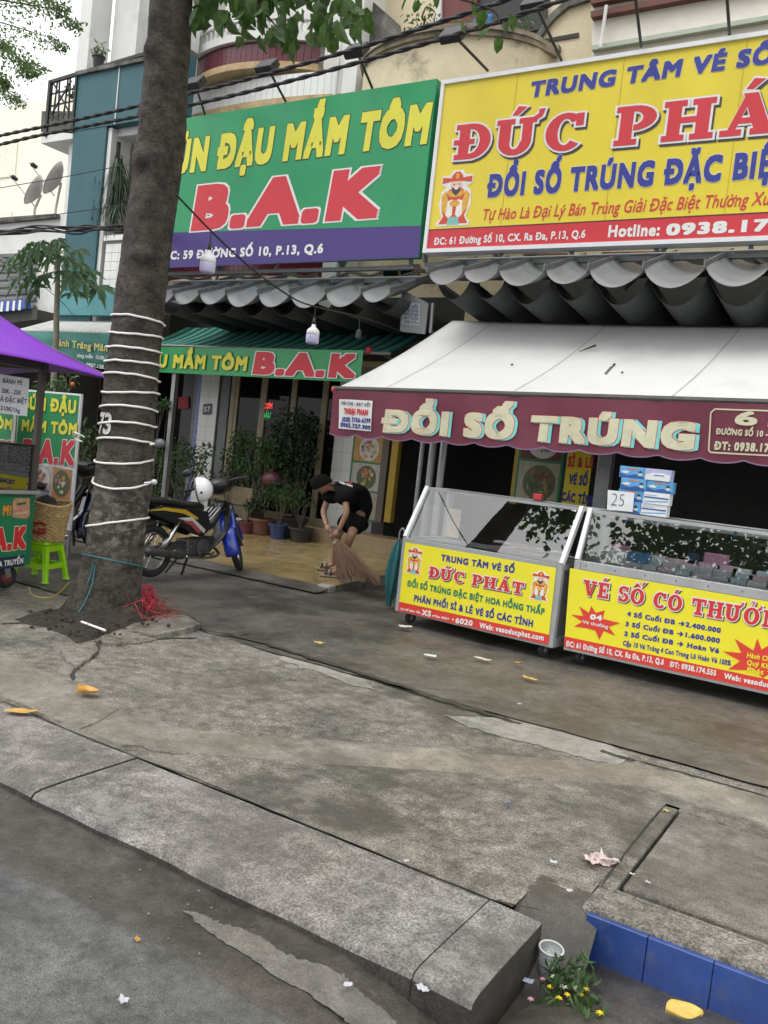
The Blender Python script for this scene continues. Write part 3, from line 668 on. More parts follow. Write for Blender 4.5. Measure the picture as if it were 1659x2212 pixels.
# neon open sign behind the pane
m_red_e = bpy.data.materials.new('red_neon'); m_red_e.use_nodes = True; q = m_red_e.node_tree.nodes['Principled BSDF']; q.inputs['Emission Color'].default_value = (1, .06, .05, 1); q.inputs['Emission Strength'].default_value = .9; q.inputs['Base Color'].default_value = (.4, .02, .02, 1)
m_grn_e = bpy.data.materials.new('green_neon'); m_grn_e.use_nodes = True; q = m_grn_e.node_tree.nodes['Principled BSDF']; q.inputs['Emission Color'].default_value = (.1, 1, .3, 1); q.inputs['Emission Strength'].default_value = .35; q.inputs['Base Color'].default_value = (.02, .3, .05, 1)
ns = thing('neon_sign', 'small red and green lit sign behind the dark glass doors', 'sign', PY(578, 880, 10.6))
nf = Face((0, 10.61, 0), (1, 0, 0), (0, -1, 0))
ptext(ns, nf, 'CƠM', (570,883), (588,883), (571,871), m_red_e, off=.02, lift=.006)
ptext(ns, nf, 'ĐẬU', (566,904), (584,903), (567,891), m_grn_e, off=.0, lift=.006)
# pier with dish posters
x0, x1 = fx(722), fx(764); B().box(x0, fx(822), 10.61, 10.95, .2, 3.0).build('pier', m_grout, h59)
tile_field(h59, 'pier_tiles', x0, x1, .42, 2.98, lambda x: 10.598, .22, .28, m_wtile, .004)
m_gframe = M('green_poster_frame', (.015, .2, .09), .5)
def dish(parent, face, cu, cv, r, bgm, seed, dull=1.0):
    rnd = random.Random(seed)
    pal = [(.55, .5, .4), (.5, .3, .06), (.35, .1, .07), (.45, .22, .2), (.08, .2, .04), (.6, .55, .45), (.5, .4, .1), (.3, .08, .05)]
    print_poly(parent, face, disc(cu, cv, r, r*1.02, 22), M('plate_print_%d' % (seed % 2), ((.1, .12, .06), (.6, .6, .58))[seed % 2], .5), .004, 'print', px=False)
    for k in range(26):
        a = rnd.uniform(0, 6.28); d = r*.72*math.sqrt(rnd.random()); c_ = tuple(v*dull for v in pal[(int(a/6.28*6)+rnd.randint(0, 2)) % 8]); s = r*rnd.uniform(.1, .26)
        mt = M('dish_%02d%02d%02d' % tuple(int(v*99) for v in c_), c_, .5, var=.5, scale=60)
        n_ = 7; poly = [(cu+math.cos(a)*d+s*rnd.uniform(.6, 1.1)*math.cos(6.28*i/n_), cv+math.sin(a)*d+s*rnd.uniform(.6, 1.1)*math.sin(6.28*i/n_)) for i in range(n_)]
        print_poly(parent, face, poly, mt, .0048+.0004*k, 'print', px=False)
def dish_poster(name, label, face, pts, rows, bgs, seed0, dull=1.0):
    """framed board of dish photographs; pts: TL TR BR BL pixels"""
    uv = [face.pix(*p) for p in pts]; u0 = min(p[0] for p in uv); u1 = max(p[0] for p in uv); v0 = min(p[1] for p in uv); v1 = max(p[1] for p in uv)
    t = thing(name, label, 'poster', face.pt(u0, v0))
    B().obox(face.pt((u0+u1)/2, (v0+v1)/2, -.01), face.U*(u1-u0)/2, face.W*(v1-v0)/2, face.N*.011).build('board', m_gframe, t)
    g = .025*(u1-u0)/.5; hh = (v1-v0-g*(rows+1))/rows
    for k in range(rows):
        a = v1-g-(k+1)*hh-k*g
        pn = print_poly(t, face, [(u0+g, a), (u1-g, a), (u1-g, a+hh), (u0+g, a+hh)], M('poster_print_%d' % bgs[k][0], bgs[k][1], .5, var=.25, scale=9), .0025, 'photo_panel', px=False)
        dish(pn, face, (u0+u1)/2+.02, a+hh*.48, min((u1-u0)/2-g, hh/2)*.88, None, seed0+k, dull)
    return t
pf = Face((0, 10.585, 0), (1, 0, 0), (0, -1, 0))
dish_poster('dish_poster', 'green framed board of dish photos on the white tiled pier behind the sweeper', pf, [(766,935),(820,938),(812,1128),(758,1120)], 3, [(1, (.5, .26, .06)), (2, (.45, .44, .4)), (3, (.35, .33, .25))], 3)
# ---------------------------------------------------------------- house 61 (lottery shop)
h61 = thing('house', 'cream house with stained curved balcony behind the yellow lottery sign', 'house', (-4, 10.6, 0))
B().box(-7.5, 2.5, 10.75, 10.95, 3.0, 9.2).build('wall', m_cream, h61)
ld = B(); ld.box(-7.5, 2.5, 10.5, 10.95, 2.85, 3.3); ld.build('lintel', m_cream, h61)
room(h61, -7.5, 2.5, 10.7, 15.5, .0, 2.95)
c4 = lambda x: 10.42 - .95*math.sqrt(max(0, 1-((x+5.98)/1.4)**2)) if abs(x+5.98) < 1.4 else 10.42
def P61(x, y, Y): return PY(x, y, Y)
zt = 6.86; m_mould = M('weathered_moulding', (.32, .27, .2), .9, var=.35, scale=5, dirt=.8, dcol=(.05, .045, .04), dscale=3, dlo=.45, dhi=.65)
slab_curve(h61, 'balcony_front', -7.38, -4.58, 6.25, zt, c4, .14, m_cream, n=40)
slab_curve(h61, 'balcony_moulding', -7.43, -4.53, zt, zt+.06, lambda x: c4(x)-.06, .26, m_mould, n=40)
slab_curve(h61, 'balcony_moulding', -7.47, -4.49, zt+.06, zt+.12, lambda x: c4(x)-.1, .32, m_mould, n=40)
slab_curve(h61, 'balcony_moulding', -7.43, -4.53, 6.2, 6.3, lambda x: c4(x)-.05, .3, m_cream, n=40)
slab_curve(h61, 'balcony_floor', -7.38, -4.58, 6.12, 6.2, c4, 1.0, m_cream, n=40)
# side parapets: sloping copings
pxwall(h61, 'side_parapet', [(1135,220),(1135,95),(1158,88),(1192,40),(1225,12),(1300,-12),(1300,220)], 10.42, .2, m_cream)
pxwall(h61, 'side_coping', [(1130,97),(1130,86),(1155,78),(1188,30),(1222,0),(1300,-24),(1300,-10),(1226,14),(1194,42),(1160,90)], 10.36, .3, m_stain)
pxwall(h61, 'wall_slot', [(1176,92),(1176,84),(1250,70),(1250,79)], 10.40, .05, m_black)
pxwall(h61, 'side_parapet', [(760,230),(762,60),(790,-10),(850,42),(856,80),(840,230)], 10.42, .2, m_stain)
pxwall(h61, 'side_coping', [(790,120),(856,100),(905,84),(908,92),(860,110),(800,130)], 9.95, .12, m_stain)
pxwall(h61, 'wall_patch', [(786,135),(905,95),(905,215),(786,225)], 10.36, .05, m_cream)
pxwall(h61, 'wall_slot', [(808,155),(808,145),(872,134),(872,143)], 10.33, .05, m_black)
B().box(-5.2, -4.75, 10.9, 11.0, 6.9, 9).build('timber_shutter', M('red_brown_timber', (.13, .025, .02), .6, var=.3, scale=4, stretch=(20, 1, 1)), h61)
pxwall(h61, 'timber_panel', [(952,70),(952,-20),(1030,-20),(1028,60)], 10.6, .1, M('red_brown_timber', (.13, .025, .02)))
pxwall(h61, 'white_post', [(940,80),(940,-20),(952,-20),(952,78)], 10.55, .1, m_white)
pxwall(h61, 'dark_opening', [(1032,90),(1030,-20),(1180,-20),(1180,60)], 10.66, .05, m_black)
# windows of the floor behind the sign frame
for pts in ([(1130,590),(1130,548),(1225,546),(1225,588)], [(1300,586),(1300,544),(1440,542),(1440,585)], [(820,600),(820,575),(905,570),(905,598)]):
    fr_ = pxwall(h61, 'window', pts, 10.70, .04, M('window_timber', (.16, .09, .05), .6)); 
    x0 = min(p[0] for p in pts)+8; x1 = max(p[0] for p in pts)-8; y0 = min(p[1] for p in pts)+6; y1 = max(p[1] for p in pts)-5; xm = (x0+x1)/2
    for a, c_ in ((x0, xm-3), (xm+3, x1)): B().prism([PY(a, y1, 10.69), PY(c_, y1-1, 10.69), PY(c_, y0-1, 10.69), PY(a, y0, 10.69)], (0, .005, 0)).build('pane', m_dglass, fr_)
# neighbour with brown mouldings
h63 = thing('house', 'pale rendered house with brown horizontal mouldings above the yellow sign', 'house', (-1.5, 10.3, 0))
m_pale = M('pale_render', (.72, .68, .62), .8, var=.05, dirt=.25, dcol=(.4, .36, .3), dscale=1)
pxwall(h63, 'wall', [(1278,190),(1278,-60),(1720,-160),(1720,190)], 10.2, .2, m_pale)
for y0, hh in ((-4, 12), (24, 13)):
    pxwall(h63, 'moulding', [(1276,y0+hh),(1276,y0),(1720,y0-82),(1720,y0-82+hh)], 10.1, .15, m_brown)
pxwall(h63, 'window', [(1320,-8),(1322,-40),(1500,-70),(1500,-38)], 10.15, .08, m_black)
B().tube([PY(1310, 12, 10.05), PY(1297, 104, 10.05)], .022, 8).build('drain_pipe', m_white, h63)
pxwall(h63, 'ledge', [(1278,108),(1278,98),(1720,22),(1720,32)], 10.12, .12, M('pale_green_ledge', (.4, .45, .38), .8))
# ---- shop front of 61
sf = Face((0, 10.5, 0), (1, 0, 0), (0, -1, 0))
def pbox(parent, name, x0, x1, y0, y1, Y, th, mat, **k):
    """box whose front lies on the plane Y between pixel columns x0,x1 (at mid height) and rows y0,y1"""
    ym = (y0+y1)/2; a = PY(x0, ym, Y); c_ = PY(x1, ym, Y); t_ = PY((x0+x1)/2, y0, Y); e = PY((x0+x1)/2, y1, Y)
    return B().box(a.x, c_.x, Y, Y+th, e.z, t_.z).build(name, mat, parent, **k)
m_yframe = M('mustard_door_frame', (.4, .27, .03), .55, var=.15)
pbox(h61, 'door_frame', 822, 836, 880, 1130, 10.5, .1, M('grey_brown_frame', (.12, .1, .08), .6))
pbox(h61, 'door_frame', 842, 856, 880, 1130, 10.5, .1, m_yframe)
pbox(h61, 'door_frame', 1112, 1126, 880, 1090, 10.5, .1, m_yframe)
pbox(h61, 'pier', 1126, 1212, 880, 1092, 10.55, .3, m_dsteel)
B().box(PY(1290, 1000, 9.6).x, PY(1320, 1000, 9.6).x, 9.6, 9.75, 0, 2.7).build('steel_column', m_steel, h61, bevel=.01)
B().box(PY(1320, 1000, 9.6).x, 3, 9.62, 9.72, 2.05, 2.2).build('steel_beam', m_steel, h61, bevel=.01)
dish_poster('dish_poster', 'dim green framed dish photo board inside the lottery shop beside yellow notice', Face((0, 10.4, 0), (1, 0, 0), (0, -1, 0)), [(1130,900),(1212,905),(1205,1092),(1125,1085)], 2, [(4, (.12, .03, .02)), (3, (.35, .33, .25))], 11, .5)
yn = thing('notice_board', 'tall yellow notice with red and blue lettering inside the lottery shop', 'sign', PY(1245, 1090, 10.3))
yf = Face((0, 10.3, 0), (1, 0, 0), (0, -1, 0))
m_yel = M('yellow_print', (.8, .64, .02), .5, var=.03, scale=3); m_red = M('red_print', (.62, .03, .03), .5, var=.04); m_blue = M('blue_print', (.03, .04, .28), .5, var=.04)
u0, v0 = yf.pix(1213, 1088); u1, v1 = yf.pix(1290, 900)
B().box(u0, u1, 10.3, 10.33, v0, v1).build('board', m_yel, yn)
ptext(yn, yf, 'SỈ & LẺ', (1226,1008), (1281,1012), (1227,985), m_red, off=.05)
ptext(yn, yf, 'VÉ SỐ', (1228,1046), (1268,1050), (1229,1024), m_blue, off=.05)
ptext(yn, yf, 'CÁC TỈNH', (1212,1082), (1285,1092), (1213,1062), m_blue, off=.05)
# pipes standing under the awning
for i, (xa, ya, xb, yb, r_) in enumerate(((913,945,902,1060,.03), (934,950,925,1060,.045), (965,955,948,1060,.045))):
    a = PY(xa, ya, 9.0); c_ = PY(xb, yb, 9.0); t_ = thing('steel_pipe', ['thin galvanised pipe standing beside the shop door under the maroon valance', 'grey steel pipe, middle of three standing behind the glass counter', 'pale steel pipe standing rightmost of three behind the glass counter'][i], 'pipe', (c_.x, 9.0, 0.02), group='pipes under the awning')
    B().tube([(c_.x, 9.0, .02), (c_.x, 9.0, 3.1)], r_, 10).build('shaft', m_steel, t_); B().lathe([(r_*2.2, 0), (r_*2.2, .012), (r_, .012)], (c_.x, 9.0, .02), n=12).build('base_plate', m_dsteel, t_)
# ---------------------------------------------------------------- house 57 (teal)
h57 = thing('house', 'teal painted house with balcony railing and white tiled lower balcony beside street tree', 'house', (-12, 10.6, 0))
B().prism([(-12.42, 9.25, 6.32), (-9.9, 9.25, 6.32), (-9.9, 9.25, 7.2), (-12.42, 9.25, 7.2)], (0, .16, 0)).build('parapet', m_teal, h57)
B().box(-11.42, -11.40, 9.235, 9.249, 6.32, 7.2).build('parapet_joint', m_white, h57)
B().box(-12.44, -9.9, 9.2, 9.45, 7.2, 7.26).build('parapet_coping', m_stain, h57)
B().box(-12.42, -9.9, 9.42, 11.5, 6.2, 6.34).build('balcony_floor', m_white, h57)
B().box(-12.42, -11.62, 9.26, 9.7, 2.9, 6.32).build('column', m_teal, h57)
B().box(-11.615, -11.53, 9.3, 9.7, 2.9, 6.3).build('column_return', m_white, h57)
B().box(-12.7, -12.425, 9.4, 11.5, 2.9, 6.25).build('column_return', m_white, h57)
B().box(-14.2, -10.9, 11.4, 11.6, 2.9, 9.5).build('wall', M('dim_back_wall', (.17, .16, .15), .8, dirt=.4), h57)
B().box(-12.7, -12.42, 9.4, 9.8, 7.2, 10.5).build('upper_column', m_white, h57)
B().box(-12.25, -11.2, 11.0, 11.3, 6.3, 10.8).build('upper_column', m_white, h57)
B().box(-12.35, -11.75, 9.8, 10.2, 7.2, 10.8).build('upper_column', m_white, h57)
B().box(-10.98, -10.4, 9.5, 9.9, 7.2, 10.8).build('upper_column', m_white, h57)
tile_field(h57, 'balcony_tiles', -11.42, -10.2, 3.75, 4.45, lambda x: 9.288, .15, .14, m_wtile, .006)
B().box(-11.44, -10.2, 9.3, 9.42, 3.7, 4.5).build('lower_balcony_front', m_grout, h57)
B().box(-11.46, -10.2, 9.26, 9.44, 4.5, 4.58).build('lower_balcony_coping', m_wtile, h57)
B().box(-12.42, -10.2, 9.18, 9.42, 3.3, 3.69).build('beam', m_tealL, h57)
B().box(-11.4, -10.2, 9.42, 11.4, 3.6, 3.75).build('lower_balcony_floor', m_white, h57)
# side balcony with iron railing
B().box(-13.25, -12.43, 9.25, 10.6, 6.2, 6.32).build('side_balcony_floor', m_white, h57)
B().prism([PY(88, 284, 9.25), PY(156, 296, 9.25)+V((0,0,.06)), PY(158, 240, 9.25), PY(90, 240, 9.25)], (0, .12, 0)).build('side_balcony_front', m_stain, h57)
rx0, rx1 = -13.12, -12.44
rl = B()
B().bar((rx0, 9.25, 7.2), (rx1, 9.25, 7.24), .05).build('hand_rail', m_black, h57)
B().bar((rx0, 9.25, 6.3), (rx0, 9.25, 7.22), .06).build('rail_post', m_black, h57)
B().bar((rx1, 9.25, 6.3), (rx1, 9.25, 7.22), .05).build('rail_post', m_black, h57)
for i in range(1, 5):
    x = rx0+(rx1-rx0)*i/5; B().bar((x, 9.25, 6.55), (x+(.04 if i % 2 else -.04), 9.25, 7.2), .022).build('baluster', m_black, h57)
for z in (6.6, 6.8, 7.0): B().bar((rx0, 9.26, z), (rx1, 9.26, z+.02), .022).build('rail_bar', m_black, h57)
for s in (-1, 1): B().bar((rx0+.1, 9.24, 6.9-s*.25), (rx0+.55, 9.24, 6.9+s*.25), .022).build('rail_brace', m_black, h57)
B().bar((rx0, 9.25, 7.2), (-9.9, 9.2, 7.34), .05).build('hand_rail', m_black, h57)
# corrugated roof + teal shop valance
rr = B(); x0r, x1r = -12.6, -10.3; nn = 72
rr.grid(lambda u, v: (x0r+(x1r-x0r)*u, 8.62+.75*v, 2.93+.32*v+.014*math.sin(u*nn*math.pi)), 144, 1)
rr.build('corrugated_roof', M('white_roof_sheet', (.6, .6, .58), .5, var=.1, dirt=.4, dcol=(.25, .24, .22), dscale=2), h57)
vf = Face((0, 8.6, 0), (1, 0, 0), (0, -1, 0))
m_vtl = M('teal_tarp', (.02, .17, .14), .5, var=.15, scale=4)
vb = B(); vb.grid(lambda u, v: (x0r+(x1r-x0r)*u, 8.6-.02*math.sin(u*22)*v, 2.92-.52*v), 40, 4); val = vb.build('valance', m_vtl, h57, smooth=True, thick=.004)
m_ylt = M('pale_yellow_print', (.6, .55, .15), .5); 
vw = lambda u, v, l: V((u, 8.57-l, v))
ptext(val, vf, 'Bánh Tráng Mâm', (121,747), (240,761), (122,732), m_ylt, off=.03, warp=vw)
ptext(val, vf, 'vùng miền  15:00-22:00', (170,772), (250,780), (171,764), m_wh, off=.02, warp=vw)
ptext(val, vf, '0907.128.188', (190,792), (245,800), (191,784), m_wh, off=.02, warp=vw)
room(h57, -14, -11.0, 10.75, 14.5, .1, 3.0)
# folding gate of 57
fg = thing('folding_gate', 'bronze accordion security gate in the dark shopfront behind street tree', 'gate', (-12.4, 10.6, .1))
m_gate = M('bronze_gate_steel', (.11, .085, .06), .5, metal=.4, var=.2)
xg = -14.0; k = 0
while xg < -11.45:
    B().box(xg, xg+.03, 10.58, 10.61, .1, 2.9).build('gate_bar', m_gate, fg)
    if k % 1 == 0:
        lb = B()
        for j in range(9): lb.bar((xg+.01, 10.575, .3+j*.28), (xg+.1, 10.575, .3+j*.28+(.14 if k % 2 else -.14)), .012, .02); 
        lb.build('lattice', m_gate, fg)
    xg += .095; k += 1
# ---------------------------------------------------------------- house 55 and the far block
h55 = thing('house', 'low white house with louvred front and satellite dishes on its roof edge', 'house', (-14.5, 9.6, 0))
pxwall(h55, 'wall', [(-160,760),(-160,486),(0,472),(136,462),(128,760)], 9.7, .3, m_white)
pxwall(h55, 'roof_edge', [(-160,494),(-160,484),(0,470),(120,461),(120,469),(0,480)], 9.6, .5, m_stain)
for i in range(8): pxwall(h55, 'louvre', [(-160,562+i*17),(-160,554+i*17),(72,546+i*16),(72,553+i*16)], 9.62, .06, m_dsteel)
for a, c_ in (((41, 540), (41, 640)), ((0, 560), (40, 640)), ((-20, 545), (60, 590)), ((40, 600), (85, 640))): B().bar(PY(*a, 9.55), PY(*c_, 9.55), .03).build('bracket', m_dsteel, h55)
bsn = thing('shop_sign', 'narrow blue striped sign hanging above the purple canopy', 'sign', PY(30, 668, 9.2))
bl = pxwall(bsn, 'board', [(-140,690),(-140,660),(58,646),(58,666)], 9.2, .08, M('blue_sign', (.03, .08, .35), .4, var=.3, scale=8))
for i in range(14): pxwall(bsn, 'white_mark', [(-130+i*13,683-i*1.0),(-128+i*13,664-i*1.2),(-123+i*13,664-i*1.2),(-125+i*13,683-i*1.0)], 9.19, .008, m_wh)
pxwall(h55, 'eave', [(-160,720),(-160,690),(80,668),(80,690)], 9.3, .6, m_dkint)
room(h55, -19, -12.9, 10.0, 13, 0, 3.0)
for i, (cx, cy, rr_, lab) in enumerate(((78, 414, .3, 'grey satellite dish, lower of a pair on the white roof edge'), (121, 388, .33, 'grey satellite dish, upper of a pair beside teal column'))):
    c_ = PY(cx, cy, 10.0); ax = V((-.66, -.62, .42)).normalized(); base = PY(cx-4+i*2, 466, 10.0)
    d_ = thing('satellite_dish', lab, 'satellite dish', base, group='satellite dishes')
    mg = M('dish_grey', (.5, .49, .47), .5, var=.1)
    B().lathe([(0.001, .0), (rr_*.4, .02), (rr_*.75, .07), (rr_, .13)], c_-ax*.07, ax, 24).build('reflector', mg, d_, smooth=True, thick=.01)
    B().tube([base, base+V((0,0,.12)), c_-ax*.1], .022, 8).build('mast', mg, d_)
    fp = c_+ax*.52; B().tube([c_-V((0,0,rr_*.9)), fp], .012, 6).build('feed_arm', mg, d_); B().lathe([(.03, 0), (.045, .03), (.03, .12)], fp-ax*.03, -ax, 8).build('receiver', m_black, d_)
fb_ = thing('house', 'tall pale yellow building far behind the satellite dishes', 'house', (-45, 30, 0))
myw = M('pale_yellow_render', (.84, .82, .68), .8, var=.04)
B().box(-75, -40, 30, 45, 0, 19).build('wall', myw, fb_)
for i in range(6):
    for j in range(4): 
        wn = B().box(-72+i*5, -70+i*5, 29.93, 30.05, 3+j*4, 5+j*4).build('window', M('far_window', (.75, .73, .6), .4), fb_)
# ================================================================ SIGNS
m_sgreen = M('green_banner_print', (.012, .285, .105), .36, var=.07, scale=1.5, bump=.12, bscale=1.6, dirt=.18, dcol=(.02, .16, .07), dscale=1.1)
m_purple = M('purple_print', (.055, .03, .19), .45, var=.05)
m_ylw = M('lemon_print', (.72, .68, .06), .5, var=.04); m_mred = M('crimson_print', (.6, .035, .05), .5, var=.04); m_dk = M('dark_outline_print', (.03, .05, .03), .5)
m_wfr = M('white_sign_frame', (.75, .76, .78), .4, var=.04, dirt=.2, dcol=(.4, .38, .35))
m_grnp = M('green_lettering', (.01, .2, .1), .5); m_cyan = M('cyan_print', (.2, .62, .6), .5); m_shade = M('print_drop_shadow', (.05, .04, .06), .5)
SY = 8.85
SF = Face((0, SY, 0), (1, 0, 0), (0, -1, 0))
bs = thing('sign_board', 'large green eating-house sign with yellow and red lettering and purple foot strip', 'sign', (-7.4, SY, 3.96))
B().box(-9.6, -5.335, SY, SY+.12, 3.965, 6.04).build('panel', m_sgreen, bs)
pb = print_poly(bs, SF, [(330,503.5),(910,487.5),(905,556),(330,580)], m_purple, .003, 'foot_strip')
_u = SF.pix(905, 556)[0]
ptext(bs, SF, 'BÚN ĐẬU MẮM TÔM', (345,382), (922,311), (430,297), m_ylw, outline=m_dk, og=.016, off=.065, skew=.06, lift=.004)
ptext(bs, SF, 'B.A.K', (412,500), (815,471), (423,402), m_mred, outline=m_wh, og=.025, off=.06, skew=.1, lift=.004)
ptext(pb, SF, 'ĐC: 59 ĐƯỜNG SỐ 10, P.13, Q.6', (352,562), (698,547), (430,540), m_wh, off=.04, lift=.008)
ys = thing('sign_board', 'large yellow lottery sign with red slab lettering and blue lines', 'sign', (-2.8, SY, 4.0))
YX0, YX1, YZ0, YZ1 = -5.262, -.33, 4.005, 6.0
B().box(YX0+.03, YX1-.03, SY+.005, SY+.16, YZ0+.03, YZ1-.03).build('panel', M('yellow_lightbox', (.76, .62, .045), .4, var=.05, scale=1.2, dirt=.12, dcol=(.5, .38, .05), dscale=3), ys)
for a in ((YX0, YX1, YZ0, YZ0+.045), (YX0, YX1, YZ1-.045, YZ1)): B().box(a[0], a[1], SY-.02, SY+.17, a[2], a[3]).build('frame', m_wfr, ys)
for a in ((YX0, YX0+.045), (YX1-.045, YX1)): B().box(a[0], a[1], SY-.018, SY+.168, YZ0+.046, YZ1-.046).build('frame', m_wfr, ys)
YF = Face((0, SY+.005, 0), (1, 0, 0), (0, -1, 0))
zr = YF.pix(1290, 479)[1]
rs = print_poly(ys, YF, [(YX0+.046, YZ0+.046), (YX1-.046, YZ0+.046), (YX1-.046, zr), (YX0+.046, zr)], m_mred, .003, 'foot_strip', px=False)
B().box(YX0+.046, YX1-.046, SY-.001, SY+.004, zr, zr+.01).build('foot_line', m_shade, ys)
m_seam = M('panel_seam', (.55, .42, .03), .6)
for xx in (-4.3, -3.1, -1.9): B().box(xx, xx+.006, SY+.001, SY+.0045, zr+.02, YZ1-.046).build('panel_seam', m_seam, ys)
ptext(ys, YF, 'TRUNG TÂM VÉ SỐ', (1143,212), (1668,137), (1150,177), m_blue, outline=m_wh, og=.012, off=.05, skew=.08)
DP = [('Đ', ''), ('Ư', '´'), ('C', ''), (' ', ''), ('P', ''), ('H', ''), ('A', '´'), ('T', '')]
pslab(ys, YF, DP, (980,347), (1810,275), (991,271), m_mred, m_wh, m_shade, og=.02, so_=(.02, -.025))
ptext(ys, YF, 'ĐỔI SỐ TRÚNG ĐẶC BIỆT', (1050,427.6), (1712,381), (1054,377), m_blue, outline=m_wh, og=.014, off=.05)
ptext(ys, YF, 'Tự Hào Là Đại Lý Bán Trúng Giải Đặc Biệt Thường Xuyên', (1040,476.6), (1706,440), (1045,452), m_mred, off=.01, skew=.15)
ptext(rs, YF, 'ĐC: 61 Đường Số 10, CX. Ra Đa, P.13, Q.6', (937,529.8), (1264,514), (939,514), m_wh, off=.03, lift=.006)
ptext(rs, YF, 'Hotline:', (1313,513), (1424,510), (1316,487), m_wh, off=.04, lift=.006)
ptext(rs, YF, '0938.174.555', (1438,509.5), (1828,492), (1443,484), m_wh, off=.05, lift=.006)
E_r = M('emblem_red', (.6, .07, .03), .5, var=.25, scale=30); E_o = M('emblem_gold', (.7, .38, .05), .5, var=.3, scale=30); E_f = M('emblem_skin', (.75, .52, .4), .5); E_t = M('emblem_teal', (.2, .5, .45), .5, var=.4, scale=40); E_w = M('emblem_white', (.78, .76, .7), .5)
def emblem(parent, face, cu, cv, h):
    """robed smiling figure with winged hat, printed flat"""
    r_ = thing_part = print_poly(parent, face, [(cu+a*h, cv+b_*h) for a, b_ in ((-.33,-.5),(.33,-.5),(.34,-.42),(.25,-.35),(.33,-.1),(.3,.12),(.2,.2),(.32,.25),(.32,.4),(.16,.42),(.1,.5),(-.1,.5),(-.16,.42),(-.32,.4),(-.32,.25),(-.2,.2),(-.3,.12),(-.33,-.1),(-.25,-.35),(-.34,-.42))], E_w, .004, 'emblem', px=False)
    def e(pts, m_, l): print_poly(r_, face, [(cu+a*h, cv+b_*h) for a, b_ in pts], m_, l, 'print', px=False)
    e(disc(0, -.12, .27, .32, 18), E_r, .005); e([(-.3,-.46),(.3,-.46),(.2,-.3),(-.2,-.3)], E_r, .0053)
    e([(-.29,.05),(-.2,.14),(-.13,-.1),(-.16,-.3),(-.26,-.2)], E_o, .0056); e([(.29,.05),(.2,.14),(.13,-.1),(.16,-.3),(.26,-.2)], E_o, .0056)
    e([(-.15,-.05),(-.05,-.02),(-.03,-.3),(-.1,-.36),(-.17,-.3)], E_w, .006); e([(.15,-.05),(.05,-.02),(.03,-.3),(.1,-.36),(.17,-.3)], E_w, .006)
    e(disc(0, -.1, .11, .06, 12), E_o, .0064); e([(-.12,-.48),(.12,-.48),(.1,-.34),(-.1,-.34)], E_t, .0064)
    e(disc(0, .22, .125, .11, 14), E_f, .0066); e([(-.2,.1),(-.12,.14),(0,.08),(.12,.14),(.2,.1),(.1,.02),(-.1,.02)], E_o, .0062)
    e([(-.1,.2),(0,.16),(.1,.2),(.07,.1),(0,.04),(-.07,.1)], m_shade, .0069); e(disc(0, .17, .04, .02, 8), E_w, .0072)
    for s in (-1, 1): e([(s*.12,.3),(s*.3,.27),(s*.3,.38),(s*.12,.36)][::s], E_r, .0067); e(disc(s*.05, .245, .02, .012, 8), m_shade, .0071)
    e([(-.13,.3),(.13,.3),(.11,.4),(.04,.47),(-.04,.47),(-.11,.4)], E_r, .0069); e(disc(0, .39, .04, .05, 10), E_o, .0073)
    return r_
cu, cv = YF.pix(984, 428); emblem(ys, YF, cu, cv, .64)
# steel frames behind and below the two signs
for nm, x0, x1, zz, lab in (('a', -9.7, -5.5, 3.9, 'grey steel frame carrying the green sign above the scalloped canopy'), ('b', -5.3, .2, 3.93, 'grey steel frame carrying the yellow sign above the scalloped canopy')):
    t_ = thing('steel_gantry', lab, 'gantry', ((x0+x1)/2, 9.1, zz-.3))
    for dz, yy, w_ in ((-.02, 9.02, .06), (-.13, 9.2, .08), (.02, 9.9, .06)): B().bar((x0, yy, zz+dz), (x1, yy, zz+dz), w_, w_*.8).build('rail', m_dsteel, t_)
    n_ = int((x1-x0)/.9)
    for i in range(n_+1):
        x = x0+(x1-x0)*i/n_; B().bar((x, 9.0, zz-.02), (x+.1, 9.95, zz+.05), .04).build('strut', m_steel, t_)
        if i % 2: B().bar((x+.1, 8.97, zz+.08), (x-.35, 9.2, zz-.3), .03).build('brace', m_steel, t_)
        B().bar((x, 8.99, zz), (x, 8.99, zz+2.0), .04).build('upright', m_dsteel, t_)
    B().bar((x0, 9.0, zz+1.98), (x1, 9.0, zz+1.98), .04).build('rail', m_dsteel, t_)
# spot lamps on arms
m_lamp = M('lamp_black', (.02, .02, .022), .45); m_lg = M('lamp_glass', (.12, .18, .15), .1, spec=.7)
def spot(hx, hy, fx_, fy_, i, lab, grp):
    H_ = PY(hx, hy, 8.25); F_ = PY(fx_, fy_, 8.93); t_ = thing('spot_lamp', lab, 'lamp', F_, group=grp)
    B().tube([F_, H_], .016, 8).build('arm', m_lamp, t_)
    d = V((0, .75, -.65)).normalized(); sx = V((1, 0, 0)); sy = d.cross(sx)
    B().obox(H_, sx*.13, sy*.1, d*.05).build('housing', m_lamp, t_, bevel=.012); B().obox(H_+d*.052, sx*.11, sy*.08, d*.004).build('glass', m_lg, t_)
    B().bar(H_-sx*.14-d*.02, H_+sx*.14-d*.02, .02).build('bracket', m_lamp, t_)
spot(421, 180, 444, 251, 0, 'black spot lamp on the green sign nearest the tree trunk', 'sign lamps')
spot(577, 144, 617, 219, 1, 'spot lamp in the middle of the green sign top', 'sign lamps')
spot(770, 109, 804, 190, 2, 'spot lamp at the green sign end beside the cream balcony', 'sign lamps')
spot(979, 75, 1054, 153, 3, 'dark spot lamp in front of the curved cream balcony', 'sign lamps')
spot(1156, 8, 1213, 131, 4, 'spot lamp with long arm before the stained parapet', 'sign lamps')
spot(1368, -45, 1385, 101, 5, 'spot lamp arm rising before the brown mouldings, left one', 'sign lamps')
